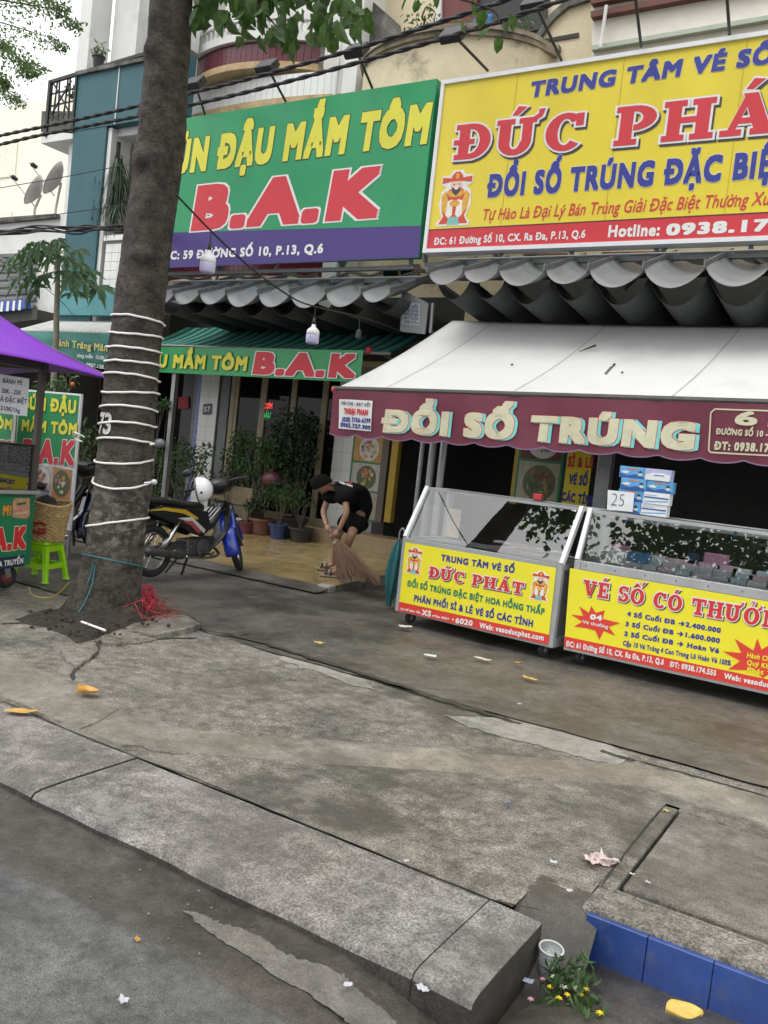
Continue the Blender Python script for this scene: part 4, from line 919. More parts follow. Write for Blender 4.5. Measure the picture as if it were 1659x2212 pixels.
spot(1566, -70, 1576, 75, 6, 'spot lamp arm rising before the brown mouldings, right one', 'sign lamps')
# ================================================================ CANOPIES
m_tarp = M('grey_tarpaulin', (.21, .22, .228), .5, var=.12, scale=3, dirt=.35, dcol=(.12, .12, .12), dscale=2.5)
def scallop(label, crests, Yf, zf, Yb, zb, sg, post=None):
    t_ = thing('folding_canopy', label, 'canopy', ((crests[0]+crests[-1])/2, Yf, zf-.5))
    fab = B(); nseg = 12; ny = 6
    for k in range(len(crests)-1):
        a, c_ = crests[k], crests[k+1]; s_ = sg*(c_-a)/.45
        def fn(u, v):
            x = a+(c_-a)*u; q = 4*u*(1-u); q = q**.8
            return (x, Yf+(Yb-Yf)*v - .05*q*(1-v), zf+(zb-zf)*v - s_*q*(1-.25*v) + .012*math.sin(9*v+k))
        b = B(); b.grid(fn, nseg, ny); b.build('fold', m_tarp, t_, smooth=True, thick=.004)
    for x in crests:
        B().bar((x, Yf-.04, zf+.012), (x, Yb, zb+.012), .02, .04).build('rod', m_dsteel, t_)
        B().prism([(x-.004, Yf-.05, zf+.05), (x-.004, Yf-.05, zf-.02), (x-.004, Yf+.3, zf+.1)], (.008, 0, 0)).build('fold_lip', m_tarp, t_)
    B().tube([(crests[0]-.1, Yf+.5, zf+(zb-zf)*.5/(Yb-Yf)+.07), (crests[-1]+.1, Yf+.5, zf+(zb-zf)*.5/(Yb-Yf)+.07)], .012, 6).build('cable', m_dsteel, t_)
    return t_
Y59, Y61 = 8.42, 8.2
c59 = [PY(x, 631, Y59).x for x in (322, 377, 432, 490, 559, 628, 704, 782, 845)]
can1 = scallop('grey scalloped folding canopy below the green sign', c59, Y59, PY(560, 632, Y59).z, 9.6, PY(560, 632, Y59).z+.5, .16)
c61 = [PY(x, 580, Y61).x for x in (927, 1002, 1078, 1179, 1273, 1391, 1523, 1665)]; c61 += [c61[-1]+.5, c61[-1]+1.0]
can2 = scallop('grey scalloped folding canopy below the yellow sign', c61, Y61, PY(1180, 582, Y61).z, 9.3, PY(1180, 582, Y61).z+.42, .16)
def lining(parent, crests, Yf, zf, Yb, zb, sg):  # second fold layer; underside shade painted in as a near-black tarpaulin
    for k in range(len(crests)-1):
        a, c_ = crests[k], crests[k+1]; s_ = sg*(c_-a)/.45
        b = B(); b.grid(lambda u, v: (a+(c_-a)*u, Yf+(Yb-Yf)*v, zf+(zb-zf)*v-s_*(4*u*(1-u))**.8), 12, 4); b.build('inner_fold', M('tarpaulin_shaded', (.045, .05, .05), .7, var=.2), parent, smooth=True, thick=.004)
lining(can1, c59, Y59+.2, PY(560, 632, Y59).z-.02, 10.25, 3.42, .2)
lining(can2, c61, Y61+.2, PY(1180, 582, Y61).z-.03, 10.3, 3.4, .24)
B().box(c61[0], c61[-1], 10.3, 10.34, 3.0, 4.3).build('shade_sheet', M('tarpaulin_shaded', (.045, .05, .05)), can2)  # dark sheet added to paint the shade behind the folds
# dark back drop sheet at the inner end of the canopy, its end post with stuck-on notices
t_ = thing('tarpaulin_flap', 'grey hanging flap with small stuck-on notices at the canopy end', 'flap', PY(905, 700, 8.95))
nf = Face((0, 8.9, 0), (1, 0, 0), (0, -1, 0))
B().prism([PY(864, 716, 8.9), PY(918, 722, 8.9), PY(925, 655, 8.9), PY(868, 625, 8.9)], (0, .02, 0)).build('sheet', m_tarp, t_)
pp_ = print_poly(t_, nf, [(869,700),(906,704),(908,656),(872,652)], M('notice_paper', (.4, .42, .45), .7), .004, 'paper')
for i in range(5): ptext(pp_, nf, ['MÁI XẾP', 'MÁI CHE', '0903.727.909', 'BẠT CUỐN', '028.3756'][i], (873,664+i*8.5), (904,667+i*8.5), (874,658+i*8.5), m_navy, off=.02, lift=.006)
B().tube([PY(930, 720, 8.95), PY(935, 655, 8.95)], .025, 8).build('post', m_steel, t_)
# dark board added where deep shade stands behind the canopy
B().box(-10.9, -5.4, 10.3, 10.36, 2.9, 3.8).build('shade_board', M('shade_board_dark', (.05, .05, .05), .8), h59)
# ---- striped awning with banner
aw = thing('striped_awning', 'green striped awning behind the printed banner of the eating house', 'awning', (-8, 9.15, 2.6))
m_st1 = M('awning_green_stripe', (.08, .36, .27), .6, var=.1); m_st2 = M('awning_dark_stripe', (.02, .075, .065), .6, var=.15)
b1, b2 = B(), B(); X0, X1 = -10.3, -5.75; ns_ = 46
def awf(u, v): return (X0+(X1-X0)*u, 9.16+.95*v, 2.86+.44*v-.04*math.sin(math.pi*v)-.012*math.sin(u*25))
for i in range(ns_):
    bb_ = (b1, b2)[i % 2]; k = 6
    o = []
    for j in range(k+1): o += [awf(i/ns_, j/k), awf((i+1)/ns_, j/k)]
    bb_.add(o, [(2*j, 2*j+1, 2*j+3, 2*j+2) for j in range(k)])
b1.build('light_stripes', m_st1, aw); b2.build('dark_stripes', m_st2, aw)
B().tube([(X0, 9.15, 2.85), (X1, 9.15, 2.85)], .022, 8).build('front_bar', m_steel, aw)
kn = PY(797, 757, 9.15); B().ell(kn, .045, .045, .055).build('end_knob', M('red_plastic', (.5, .03, .04), .4), aw, smooth=True)
for x in (X0+.1, X1-.1): B().bar((x, 9.16, 2.84), (x, 10.55, 2.6), .03).build('folding_arm', m_dsteel, aw)
bn = thing('banner', 'green printed banner with yellow and red lettering hung under striped awning', 'banner', (-8, 9.12, 2.3))
BF = Face((0, 9.1, 0), (1, 0, 0), (0, -1, 0))
u0, v0 = BF.pix(345, 749); u1, v1 = BF.pix(786, 757); ub, vb_ = BF.pix(345, 804); ue, ve = BF.pix(780, 826)
BX0 = -10.3; BX1 = u1
def bw(u, v, l=0.0):
    k = (u-BX0)/(BX1-BX0)
    d = .012*math.sin(u*2.3+v*2)
    return V((u, 9.1-l+d, v))
zt0 = v0 - (v1-v0)/(u1-u0)*(u0-BX0); zb0 = vb_ - (ve-vb_)/(ue-ub)*(ub-BX0)
bg_ = B(); bg_.grid(lambda a, c_: bw(BX0+(BX1-BX0)*a, (zt0+(v1-zt0)*a)*(1-c_)+(zb0+(ve-zb0)*a)*c_), 90, 10)
bnm = bg_.build('cloth', M('green_vinyl_banner', (.01, .3, .08), .32, var=.06, spec=.6), bn, smooth=True)
bl_ = B(); bl_.grid(lambda a, c_: bw(BX0+(BX1-BX0)*a, (zt0+(v1-zt0)*a)-.045*c_-.0, .004), 90, 1); 
bwl = lambda u, v, l: bw(u, v, l+.012)
ptext(bnm, BF, 'BÚN ĐẬU MẮM TÔM', (225,789), (534,802), (386,766), m_ylw, outline=m_dk, og=.02, off=.05, warp=bwl, skew=.05)
ptext(bnm, BF, 'B.A.K', (547,809), (768,818), (549,760), m_mred, outline=m_wh, og=.03, off=.06, skew=.1, warp=bwl)
gp_ = thing('awning_post', 'grey steel post holding the striped awning beside the folding gate', 'post', PY(352, 1105, 9.2))
q = PY(352, 1105, 9.2); B().bar((q.x, 9.2, .1), (q.x, 9.2, 2.84), .07).build('shaft', m_steel, gp_); B().box(q.x-.07, q.x+.07, 9.13, 9.27, .09, .105).build('base_plate', m_steel, gp_)
# ---- white awning of the lottery shop
wa = thing('awning', 'large white sloping awning with maroon scalloped lettered valance', 'awning', (-3, 7.5, 1.7))
AX0, AX1 = -5.32, 1.6
def az(x): return 2.215 + .0256*(x+5.32)
def waf(u, v):
    xl = AX0+.44*v; x = xl+(AX1-xl)*u
    return (x, 7.45+1.62*v, az(x)+(3.24+.01*x*0-az(x))*v - .05*math.sin(math.pi*v) + .012*math.sin(u*7+v*2) + .005*math.sin(u*40)*math.sin(math.pi*v))
m_awn = M('white_awning_vinyl', (.66, .66, .65), .5, var=.05, scale=2, dirt=.4, dcol=(.36, .35, .33), dscale=1.3, dlo=.52, dhi=.75)
B().grid(waf, 70, 24).build('canopy_sheet', m_awn, wa, smooth=True, thick=.004)
m_sl = M('awning_seam', (.42, .42, .41), .6)
for u in (.085, .29, .5, .71, .92):
    sb = B(); sb.grid(lambda a, c_: V(waf(u+.0025*a, c_))+V((0, -.0015, .004)), 1, 20); sb.build('seam', m_sl, wa)
for (x, y, l, a) in ((1258, 768, .22, .5), (1108, 798, .03, 0), (1340, 808, .03, 0), (1318, 790, .04, .3)):
    q = ray(x, y); best = None
    for i in range(40):
        for j in range(40):
            p = V(waf(i/40, j/40)); pr = PROJ(p); d_ = (pr[0]-x)**2+(pr[1]-y)**2
            if best is None or d_ < best[0]: best = (d_, p, i/40, j/40)
    p = best[1]+V((0, -.01, .012)); B().tube([p, p+V((l*.7, l*.2, l*.35))*1.0], [.004, .012], 6).build('twig', M('dry_twig', (.05, .035, .025), .9), wa)
B().tube([(AX0-.03, 7.44, az(AX0)), (AX1, 7.44, az(AX1))], .028, 8).build('front_bar', M('dirty_awning_bar', (.07, .065, .06), .6, var=.3), wa)
q = PY(722, 842, 7.44); B().ell(q, .03, .04, .035).build('end_knob', M('red_plastic', (.5, .03, .04)), wa, smooth=True)
m_val = M('maroon_vinyl', (.155, .025, .05), .5, var=.15, scale=4, dirt=.3, dcol=(.07, .02, .03), dscale=3)
VF = Face((0, 7.40, 0), (1, 0, 0), (0, -1, 0))
def vwv(u, v, l=0.0): return V((u, 7.41-l+.012*math.sin(u*5+v*5)+.006*math.sin(u*19+v*3)-.03*(2.2-v)*math.sin(u*1.3), v))
sc_n = .345
def vfn(a, c_):
    x = AX0+(AX1-AX0)*a; sct = ((x-AX0) % sc_n)/sc_n
    bot = az(x)-.475 + .0*(x) - .035*math.sin(math.pi*sct)**.7
    return vwv(x, (az(x)-.02)*(1-c_)+bot*c_)
va = B(); va.grid(vfn, 280, 8); vlo = va.build('valance', m_val, wa, smooth=True)
hem = B(); hem.grid(lambda a, c_: V(vfn(a, 1))+V((0, -.004, .012*c_-.004)), 280, 1); hem.build('valance_hem', M('lilac_binding', (.2, .13, .22), .7), vlo)
m_crm = M('cream_print', (.62, .6, .42), .55, var=.1, scale=12); vl = lambda u, v, l: vwv(u, v, l+.008)
ptext(vlo, VF, 'ĐỔI SỐ TRÚNG', (824,934), (1497,973), (829,884), m_crm, outline=m_mred, og=.012, shadow=m_cyan, so_=(.03, -.004), off=.062, warp=vl)
ptext(vlo, VF, '61', (1586,918), (1676,922), (1590,888), m_crm, off=.035, warp=vl)
ptext(vlo, VF, 'ĐƯỜNG SỐ 10 - P.13 - Q.6', (1546,938), (1735,949), (1547,925), m_crm, off=.04, warp=vl)
ptext(vlo, VF, 'ĐT: 0938.174.555', (1541,971), (1716,980), (1543,953), m_crm, off=.05, warp=vl)
def bline(p0, p1, w_):
    a = VF.pix(*p0); c_ = VF.pix(*p1); d_ = V((c_[0]-a[0], c_[1]-a[1])); L_ = d_.length; d_.normalize(); n_ = V((-d_.y, d_.x))*w_/2; k = 12; o = []
    for i in range(k+1):
        t = V(a)+d_*L_*i/k; o += [vl(t.x-n_.x, t.y-n_.y, .004), vl(t.x+n_.x, t.y+n_.y, .004)]
    B().add(o, [(2*i, 2*i+2, 2*i+3, 2*i+1) for i in range(k)]).build('print_border', m_crm, vlo)
for p0, p1 in (((1545,884),(1800,892)), ((1536,892),(1530,972)), ((1534,977),(1800,992)), ((1545,884),(1536,892)), ((1530,972),(1534,977))): bline(p0, p1, .012)
pap = [(732,862),(806,866),(802,932),(729,925)]
b = B(); uvs = [VF.pix(*p) for p in pap]
b.grid(lambda a, c_: vl((uvs[0][0]*(1-a)+uvs[1][0]*a)*(1-c_)+(uvs[3][0]*(1-a)+uvs[2][0]*a)*c_, (uvs[0][1]*(1-a)+uvs[1][1]*a)*(1-c_)+(uvs[3][1]*(1-a)+uvs[2][1]*a)*c_, .002), 8, 6)
pn_ = b.build('sewn_notice', m_wh, vlo)
vl2 = lambda u, v, l: vwv(u, v, l+.012)
for s_, a, c_, h_, mt, of in (('MÁI CHE - BẠT XẾP', (737,874), (801,879), 7, m_shade, .02), ('THOẠI PHAN', (742,894), (795,898), 13, m_red, .06), ('(028) 3756-6399', (737,910), (801,914.5), 10, m_blue, .04), ('0903.727.909', (733,921.5), (801,929), 9.5, m_blue, .05)):
    ptext(pn_, VF, s_, a, c_, (a[0], a[1]-h_), mt, off=of, warp=vl2)
for x in (AX0+.35, -2.6, .8):
    arm = B(); arm.bar((x, 7.47, az(x)-.03), (x, 9.0, 3.1), .035); arm.build('folding_arm', m_dsteel, wa)
# ================================================================ GLASS COUNTERS
m_alu = M('counter_aluminium', (.45, .46, .47), .4, metal=.55, var=.12, scale=7, dirt=.3, dcol=(.2, .18, .16), dscale=4)
m_alug = M('grey_painted_steel', (.33, .34, .34), .5, var=.12, scale=5, dirt=.3, dcol=(.18, .17, .16), dscale=4)
m_wal = M('white_powder_coat', (.72, .73, .74), .4, var=.04)
m_ypan = M('yellow_vinyl_panel', (.82, .74, .03), .38, var=.04, scale=2); m_rpan = M('red_vinyl_strip', (.68, .05, .035), .4, var=.04)
m_cast = M('caster_rubber', (.018, .018, .02), .6); m_shelf = M('shelf_laminate', (.3, .31, .31), .4, var=.08)
GL = glass_mat('counter_glass', (.95, .985, .975), 2.5)
def counter(name, label, O, Xd, width, depth, zb, zc, zt, slant, trim):
    O = V(O); U = V(Xd).normalized(); N = V((U.y, -U.x, 0)); D = -N
    t_ = thing(name, label, 'counter', (O.x, O.y, .02))
    P = lambda u, d, z: V((O.x, O.y, 0)) + U*u + D*d + V((0, 0, z))
    def slab(u0, u1, d0, d1, z0, z1): 
        return B().obox(P((u0+u1)/2, (d0+d1)/2, (z0+z1)/2), U*(u1-u0)/2, D*(d1-d0)/2, V((0, 0, (z1-z0)/2)))
    slab(.03, width-.03, .03, depth-.02, zb+.02, zc-.03).build('cabinet', m_alug, t_)
    f = .055
    for u in (0, width-f): slab(u, u+f, 0, f, zb, zc).build('corner_post', trim, t_, bevel=.004); slab(u, u+f, depth-f, depth, zb, zt).build('corner_post', trim, t_, bevel=.004)
    slab(f+.001, width-f-.001, .001, f, zb, zb+.075).build('bottom_rail', trim, t_, bevel=.004)
    slab(f+.001, width-f-.001, .001, f, zc-.075, zc).build('top_rail', trim, t_, bevel=.004)
    for u in (0, width-f): slab(u+.001, u+f-.001, f, depth-f, zb, zb+.07).build('side_rail', trim, t_); slab(u+.001, u+f-.001, f, depth-f, zc-.05, zc).build('side_rail', trim, t_)
    slab(.05, width-.05, .05, depth-.03, zc-.03, zc-.012).build('shelf', m_shelf, t_)
    # slanted glazing bars and panes
    for u in (.0, width-.035):
        b = B(); b.bar(P(u+.018, .02, zc), P(u+.018, slant, zt), .035, .05); b.build('glazing_bar', m_wal, t_)
        slab(u, u+.035, slant, depth, zt-.03, zt).build('glazing_bar', m_wal, t_)
    slab(.036, width-.036, slant-.012, slant+.018, zt-.03, zt-.002).build('glazing_bar', trim, t_)
    slab(.036, width-.036, depth-.05, depth-.012, zt-.03, zt).build('glazing_bar', trim, t_)
    def pane(*q): B().poly(*q).build('glass_pane', GL, t_)
    pane(P(.036, .035, zc+.003), P(width-.036, .035, zc+.003), P(width-.036, slant, zt-.01), P(.036, slant, zt-.01))
    pane(P(.036, slant+.02, zt-.006), P(width-.036, slant+.02, zt-.006), P(width-.036, depth-.05, zt-.006), P(.036, depth-.05, zt-.006))
    for u in (.018, width-.018): pane(P(u, .05, zc), P(u, depth-.06, zc), P(u, depth-.06, zt-.03), P(u, slant+.02, zt-.03))
    for u in (.12, width-.12):
        for d in (.1, depth-.1):
            c = P(u, d, .08); w_ = B(); w_.lathe([(.012, -.02), (.05, -.018), (.056, -.008), (.056, .008), (.05, .018), (.012, .02)], c, U*.92+N*.38, 16); cw = w_.build('caster', m_cast, t_, smooth=False)
            B().bar(c+V((0, 0, .02)), c+V((0, 0, max(.03, zb-.05))), .05, .03).build('caster_fork', m_dsteel, cw)
            B().lathe([(.018, -.021), (.018, .021)], c, U*.92+N*.38, 10).build('hub', m_steel, cw)
    return t_, Face(P(0, -.004, 0), U, N), P, slab
k1, KF, KP, ks = counter('display_counter', 'glass topped counter on casters with yellow lottery panel and two robed figures', (-3.96, 6.87, 0), (1.61, -.125, 0), 1.615, .74, .13, .83, 1.31, .3, m_alug)
k1p = print_poly(k1, KF, [(861,1319),(1184,1392),(1202,1226.6),(876,1171)], m_ypan, .003, 'sign_panel')
k1r = print_poly(k1, KF, [(860.8,1319.5),(1184,1392.5),(1187,1371),(863,1299.5)], m_rpan, .0045, 'sign_strip')
ptext(k1p, KF, 'TRUNG TÂM VÉ SỐ', (952.6,1211.2), (1111.3,1238.5), (953,1197), m_blue, off=.05, lift=.005)
pslab(k1p, KF, DP, (927,1246.4), (1131.2,1284.3), (928.7,1223), m_red, m_wh, m_shade, og=.007, so_=(.007, -.008), lift=.005)
ptext(k1p, KF, 'ĐỔI SỐ TRÚNG ĐẶC BIỆT HOA HỒNG THẤP', (879.8,1266.3), (1176,1329.2), (881,1253), m_grnp, off=.05, lift=.005)
ptext(k1p, KF, 'PHÂN PHỐI SỈ & LẺ VÉ SỐ CÁC TỈNH', (894.3,1298.6), (1151,1354.9), (895.7,1284.6), m_blue, off=.05, lift=.005)
for s_, a, c_, h_ in (('Dò Số Siêu Tốc', (866.5,1317), (909,1325.8), 4.5), ('XS', (911.5,1328.5), (931.4,1332.4), 12.5), ('<Tên Đài> →', (934,1332.4), (981.7,1341), 5), ('6020', (984.3,1345.7), (1021.3,1352.3), 12), ('Web: vesoducphat.com', (1036,1356.2), (1174.8,1384), 12)):
    ptext(k1r, KF, s_, a, c_, (a[0]+.5, a[1]-h_), m_wh, off=.04, lift=.008)
for x, y in ((895.7, 1211), (1167, 1265)):
    cu, cv = KF.pix(x, y); emblem(k1p, KF, cu, cv, .25)
k2, K2F, K2P, ks2 = counter('display_counter', 'long glass topped counter on casters with prize list panel and mask boxes on top', (-2.27, 6.79, 0), (1, 0, 0), 2.9, .7, .13, .885, 1.31, .2, m_alu)
_a = K2F.pix(1218.5, 1399); _b = K2F.pix(1231.5, 1227)
k2p = print_poly(k2, K2F, [(_a[0], .155), (2.8, .155), (2.8, _b[1]), (_b[0], _b[1])], m_ypan, .003, 'sign_panel', px=False)
uv = [K2F.pix(*p) for p in ((1218.5,1399),(1220,1377.6))]
k2r = print_poly(k2, K2F, [(uv[0][0], .155), (2.8, .155), (2.8, .245), (uv[1][0]-.002, .245)], m_rpan, .0045, 'sign_strip', px=False)
b2 = lambda x, y: (x*.289+1179.5, y*.289+960)
VS = [('V', ''), ('E', '´'), (' ', ''), ('S', ''), ('O', '"'), (' ', ''), ('C', ''), ('O', '´'), (' ', ''), ('T', ''), ('H', ''), ('Ư', ''), ('Ơ', '?'), ('N', ''), ('G', '')]
pslab(k2p, K2F, VS, (1258,1284), (1722,1366), (1254.6,1250.4), m_red, m_wh, m_shade, og=.009, so_=(.008, -.006), lift=.005)
for s_, a, c_, h_, of in (('4 Số Cuối ĐB →2.400.000', (605,1282), (1305,1410), 36, .05), ('3 Số Cuối ĐB →1.600.000', (593,1357), (1298,1487), 36, .05), ('2 Số Cuối ĐB → Hoàn Vé', (583,1430), (1292,1562), 36, .05), ('Cặp 10 Vé Trúng 4 Con Trong Lô Hoàn Vé 100%', (575,1502), (1380,1655), 38, .04)):
    ptext(k2p, K2F, s_, b2(*a), b2(*c_), b2(a[0]+3, a[1]-h_), m_blue, off=of, lift=.005)
st = [(190,1270),(280,1282),(250,1208),(322,1258),(340,1205),(372,1258),(440,1240),(425,1302),(555,1335),(470,1362),(520,1430),(432,1392),(400,1460),(370,1390),(300,1372),(210,1360),(275,1325)]
s1 = print_poly(k2p, K2F, [b2(*p) for p in reversed(st)], m_rpan, .0065, 'starburst')
ptext(s1, K2F, '04', b2(330,1306), b2(420,1318), b2(331,1266), m_wh, off=.05, lift=.009); ptext(s1, K2F, 'Vé thưởng', b2(274,1335), b2(465,1375), b2(275,1310), m_wh, off=.02, lift=.009)
st = [(1322,1545),(1462,1558),(1410,1450),(1552,1540),(1580,1448),(1612,1532),(1720,1470),(1740,1560),(1860,1590),(1760,1640),(1800,1750),(1690,1700),(1620,1745),(1570,1690),(1362,1680),(1452,1618)]
s2 = print_poly(k2p, K2F, [b2(*p) for p in reversed(st)], m_rpan, .0065, 'starburst')
for s_, y in (('Hành Chánh', 0), ('Quý Khách', 55), ('Phát Tài', 108)): ptext(s2, K2F, s_, b2(1500,1590+y), b2(1735,1635+y), b2(1501,1552+y), m_ypan, off=.03, lift=.009, skew=.1)
for s_, a, c_ in (('ĐC: 61 Đường Số 10, CX. Ra Đa, P.13, Q.6', (150,1507), (880,1648)), ('ĐT: 0938.174.555', (925,1660), (1270,1730)), ('Web: vesoducphat.com', (1330,1748), (1900,1866))):
    ptext(k2r, K2F, s_, b2(*a), b2(*c_), b2(a[0]+2, a[1]-42), m_wh, off=.04, lift=.008)
# grime streaks on the second panel, and rivets along its rails
m_scr = M('scratched_vinyl', (.3, .26, .08), .7, var=.4, scale=40)
B().obox(K2P(.62, -.0005, .66), K2F.U*.004, K2F.N*.0015, V((0, 0, .1))).build('scuff', m_scr, k2)
m_riv = M('rivet_steel', (.25, .25, .25), .4, metal=.7)
for i in range(12): B().lathe([(.008, 0), (.006, .004)], K2P(.1+i*.24, .001, .85), K2F.N, 8).build('rivet', m_riv, k2)
# inside counter 1
paper_m = [M('ticket_%d' % i, c_, .6, var=.15, scale=30) for i, c_ in enumerate(((.7, .68, .76), (.8, .6, .68), (.8, .8, .8), (.62, .74, .82), (.7, .62, .4), (.6, .4, .5)))]
def sheet_on(name, label, cat, P, u, d, z, w_, l_, a, mt, grp=None, h_=.006):
    c_ = P(u, d, z); t_ = B(); ca, sa = math.cos(a), math.sin(a); ux = V((ca, sa, 0)); uy = V((-sa, ca, 0))
    t_.grid(lambda i, j: c_+ux*(i-.5)*w_+uy*(j-.5)*l_+V((0, 0, h_+.004*math.sin(i*5+u*9)*math.sin(j*4+d*7))), 3, 3)
    return tag(t_.build(name, mt, None, thick=.003), label, cat, grp)
rnd = random.Random(5)
sheet_on('paper_sheet', 'curled pale blue sheet lying alone at the counter end near the sweeper', 'paper', KP, .3, .26, .822, .3, .2, .4, M('pale_blue_paper', (.5, .55, .75), .6))
t_ = thing('picture_card', 'pale printed card leaning in the corner of the counter beside blue sheet', 'card', KP(.13, .62, .82)); B().obox(KP(.14, .64, .98), KF.U*.075, V((0, 0, .14)), KF.N*.004).build('card', M('peach_card', (.7, .55, .42), .6, var=.2, scale=20), t_)
for i in range(26):
    u = rnd.uniform(.72, 1.5); d = rnd.uniform(.1, .55)
    sheet_on('lottery_ticket', 'lottery ticket scattered on the shelf of the two-figure counter', 'ticket', KP, u, d, .822+i*.0028, .15, .075, rnd.uniform(-.5, .5), rnd.choice(paper_m), 'tickets on the shorter counter shelf')
for i, (u, d, c_, lab) in enumerate(((1.1, .2, (.7, .3, .03), 'orange ticket book on the shelf of the two-figure counter'), (1.18, .18, (.6, .5, .1), 'yellow ticket book beside the orange one in the counter'))):
    tag(ks(u-.07, u+.07, d-.04, d+.04, .9, .918).build('ticket_book', M('book_%d' % i, c_, .5), None, bevel=.003), lab, 'book')
rb_ = thing('tape_dispenser', 'small red plastic dispenser on the back of the glass counter', 'dispenser', KP(1.0, .7, 1.31)); ks(.94, 1.03, .67, .72, 1.31, 1.37).build('body', M('red_plastic', (.5, .03, .04)), rb_, bevel=.012); ks(1.03, 1.06, .68, .71, 1.311, 1.34).build('cutter', m_lamp, rb_)
# inside counter 2
for i in range(44):
    u = .42+1.5*(i % 11)/11+rnd.uniform(-.02, .02); d = .12+.11*(i//11); 
    tag(ks2(u-.065, u+.065, d-.05, d+.045, .874, .884+.008*rnd.random()+.032*(i//11)).build('ticket_stack', rnd.choice([paper_m[1], paper_m[1], paper_m[2], paper_m[0], paper_m[3]]), None), 'flat bundle of pale pink tickets lined up in the long counter', 'tickets', 'ticket bundles in the long counter')
m_pk = M('pink_box', (.7, .35, .5), .5, var=.15); m_bb = M('blue_box', (.1, .3, .6), .5, var=.2, scale=15)
for nm, lab, u0, u1, d0, d1, z0, z1, mt in (('gift_box', 'white and pink box in the left end of the long counter', .16, .34, .3, .45, .875, 1.0, paper_m[2]), ('gift_box', 'flat pink box lying on the white box in the long counter', .18, .32, .31, .44, 1.001, 1.03, m_pk),
        ('blue_case', 'bright blue pleated case in the long counter', .37, .53, .22, .36, .92, 1.0, m_bb), ('playing_cards', 'small dark blue card box with orange picture in the long counter', .8, .89, .4, .45, .96, 1.05, M('navy_box', (.03, .06, .14), .5)), ('gift_box', 'pink white box leaning behind ticket bundles in the long counter', .92, 1.1, .42, .52, .98, 1.07, m_pk)):
    tag(ks2(u0, u1, d0, d1, z0, z1).build(nm, mt, None, bevel=.006), lab, 'box')
tl = thing('tube_lamp', 'unlit fluorescent tube under the top edge of the long counter', 'lamp', K2P(1.2, .26, 1.27)); B().tube([K2P(.1, .26, 1.262), K2P(2.7, .26, 1.262)], .014, 10).build('tube', m_wal, tl, smooth=True)
for u in (.3, 1.15): ks2(u, u+.02, .24, .28, 1.24, 1.283).build('clip', m_bb, tl)
# mask boxes
m_box = M('mask_box_blue', (.1, .36, .66), .45, var=.35, scale=14); m_bw = M('mask_box_white', (.72, .74, .76), .5); m_lbl = M('mask_box_lilac', (.42, .45, .66), .5, var=.2, scale=10)
MB = [(0, 0, 'b', 'blue mask box at the bottom left of the stack on the counter'), (1, 0, 'w', 'white striped mask box at the bottom of the stack on the counter'), (1, 1, 'w', 'white mask box with blue band, second from the bottom of its stack'), (0, 1, 'b', 'blue mask box behind the handwritten price paper'), (0, 2, 'b', 'blue mask box above the handwritten price paper'), (1, 2, 'b', 'blue mask box with orange print in the middle of the stack'), (0, 3, 'b', 'blue mask box on top of the stack, nearer the steel column'), (1, 3, 'l', 'lilac mask box on top of the stack')]
bx0 = Face(K2P(0, .36, 0), K2F.U, K2F.N).pix(*b2(492, 500))[0]; wb, hb = .212, .096
for (i, j, kd, lab) in MB:
    off = .02*((j*7+i*3) % 3)*(1 if j < 3 else 2); u0 = bx0+.02+i*(wb+.003)+off*.6; z0 = 1.311+j*(hb+.001); d0 = .36+.01*((i+j) % 2)
    mb = thing('mask_box', lab, 'box', K2P(u0+wb/2, d0, z0), group='mask boxes on the long counter')
    ks2(u0, u0+wb, d0, d0+.11, z0, z0+hb).build('carton', {'b': m_box, 'w': m_bw, 'l': m_lbl}[kd], mb, bevel=.002)
    bf = Face(K2P(0, d0, 0), K2F.U, K2F.N); P_ = lambda pts, mt, l: print_poly(mb, bf, [(u0+a*wb, z0+c_*hb) for a, c_ in pts], mt, l, 'print', px=False)
    if kd == 'b':
        P_([(.02,.02),(.98,.02),(.98,.2),(.6,.38),(.3,.2),(.02,.4)], M('mask_box_deep', (.03, .09, .32), .45), .002); P_([(.1,.45),(.2,.38),(.28,.42),(.38,.38),(.34,.5),(.42,.6),(.3,.58),(.25,.68),(.2,.58),(.08,.6)], m_bw, .003)
        P_([(.3,.78),(.75,.76),(.75,.86),(.3,.88)], M('orange_print', (.6, .2, .08), .5), .003); P_(disc(.82, .55, .07, .17, 10), M('hair_print', (.04, .03, .03), .6), .003); P_(disc(.83, .38, .09, .13, 10), M('mask_print', (.55, .62, .68), .5), .0035)
    elif kd == 'w':
        P_([(.03,.5),(.97,.5),(.97,.62),(.03,.62)], M('mask_box_deep', (.03, .09, .32)), .002); P_([(.03,.12),(.97,.3),(.97,.4),(.03,.2)], m_box, .002); P_([(.06,.72),(.5,.72),(.5,.8),(.06,.8)], m_lbl, .002)
    else:
        P_([(.03,.03),(.97,.03),(.97,.55),(.7,.68),(.3,.66),(.03,.45)], m_bw, .002); P_([(.35,.42),(.75,.42),(.75,.5),(.35,.5)], M('mask_box_deep', (.03, .09, .32)), .003)
pc = thing('price_paper', 'white paper with handwritten number leaning on the mask boxes', 'paper', K2P(bx0+.08, .32, 1.31))
pf_ = Face(K2P(0, .33, 0), K2F.U, K2F.N); pq = [b2(455,487), b2(648,505), b2(660,362), b2(462,340)]
pl_ = print_poly(pc, pf_, pq, m_bw, 0, 'sheet'); ptext(pl_, pf_, '25', b2(485,455), b2(580,465), b2(487,362), M('pencil_grey', (.12, .12, .14), .8), off=-.02, lift=.003)
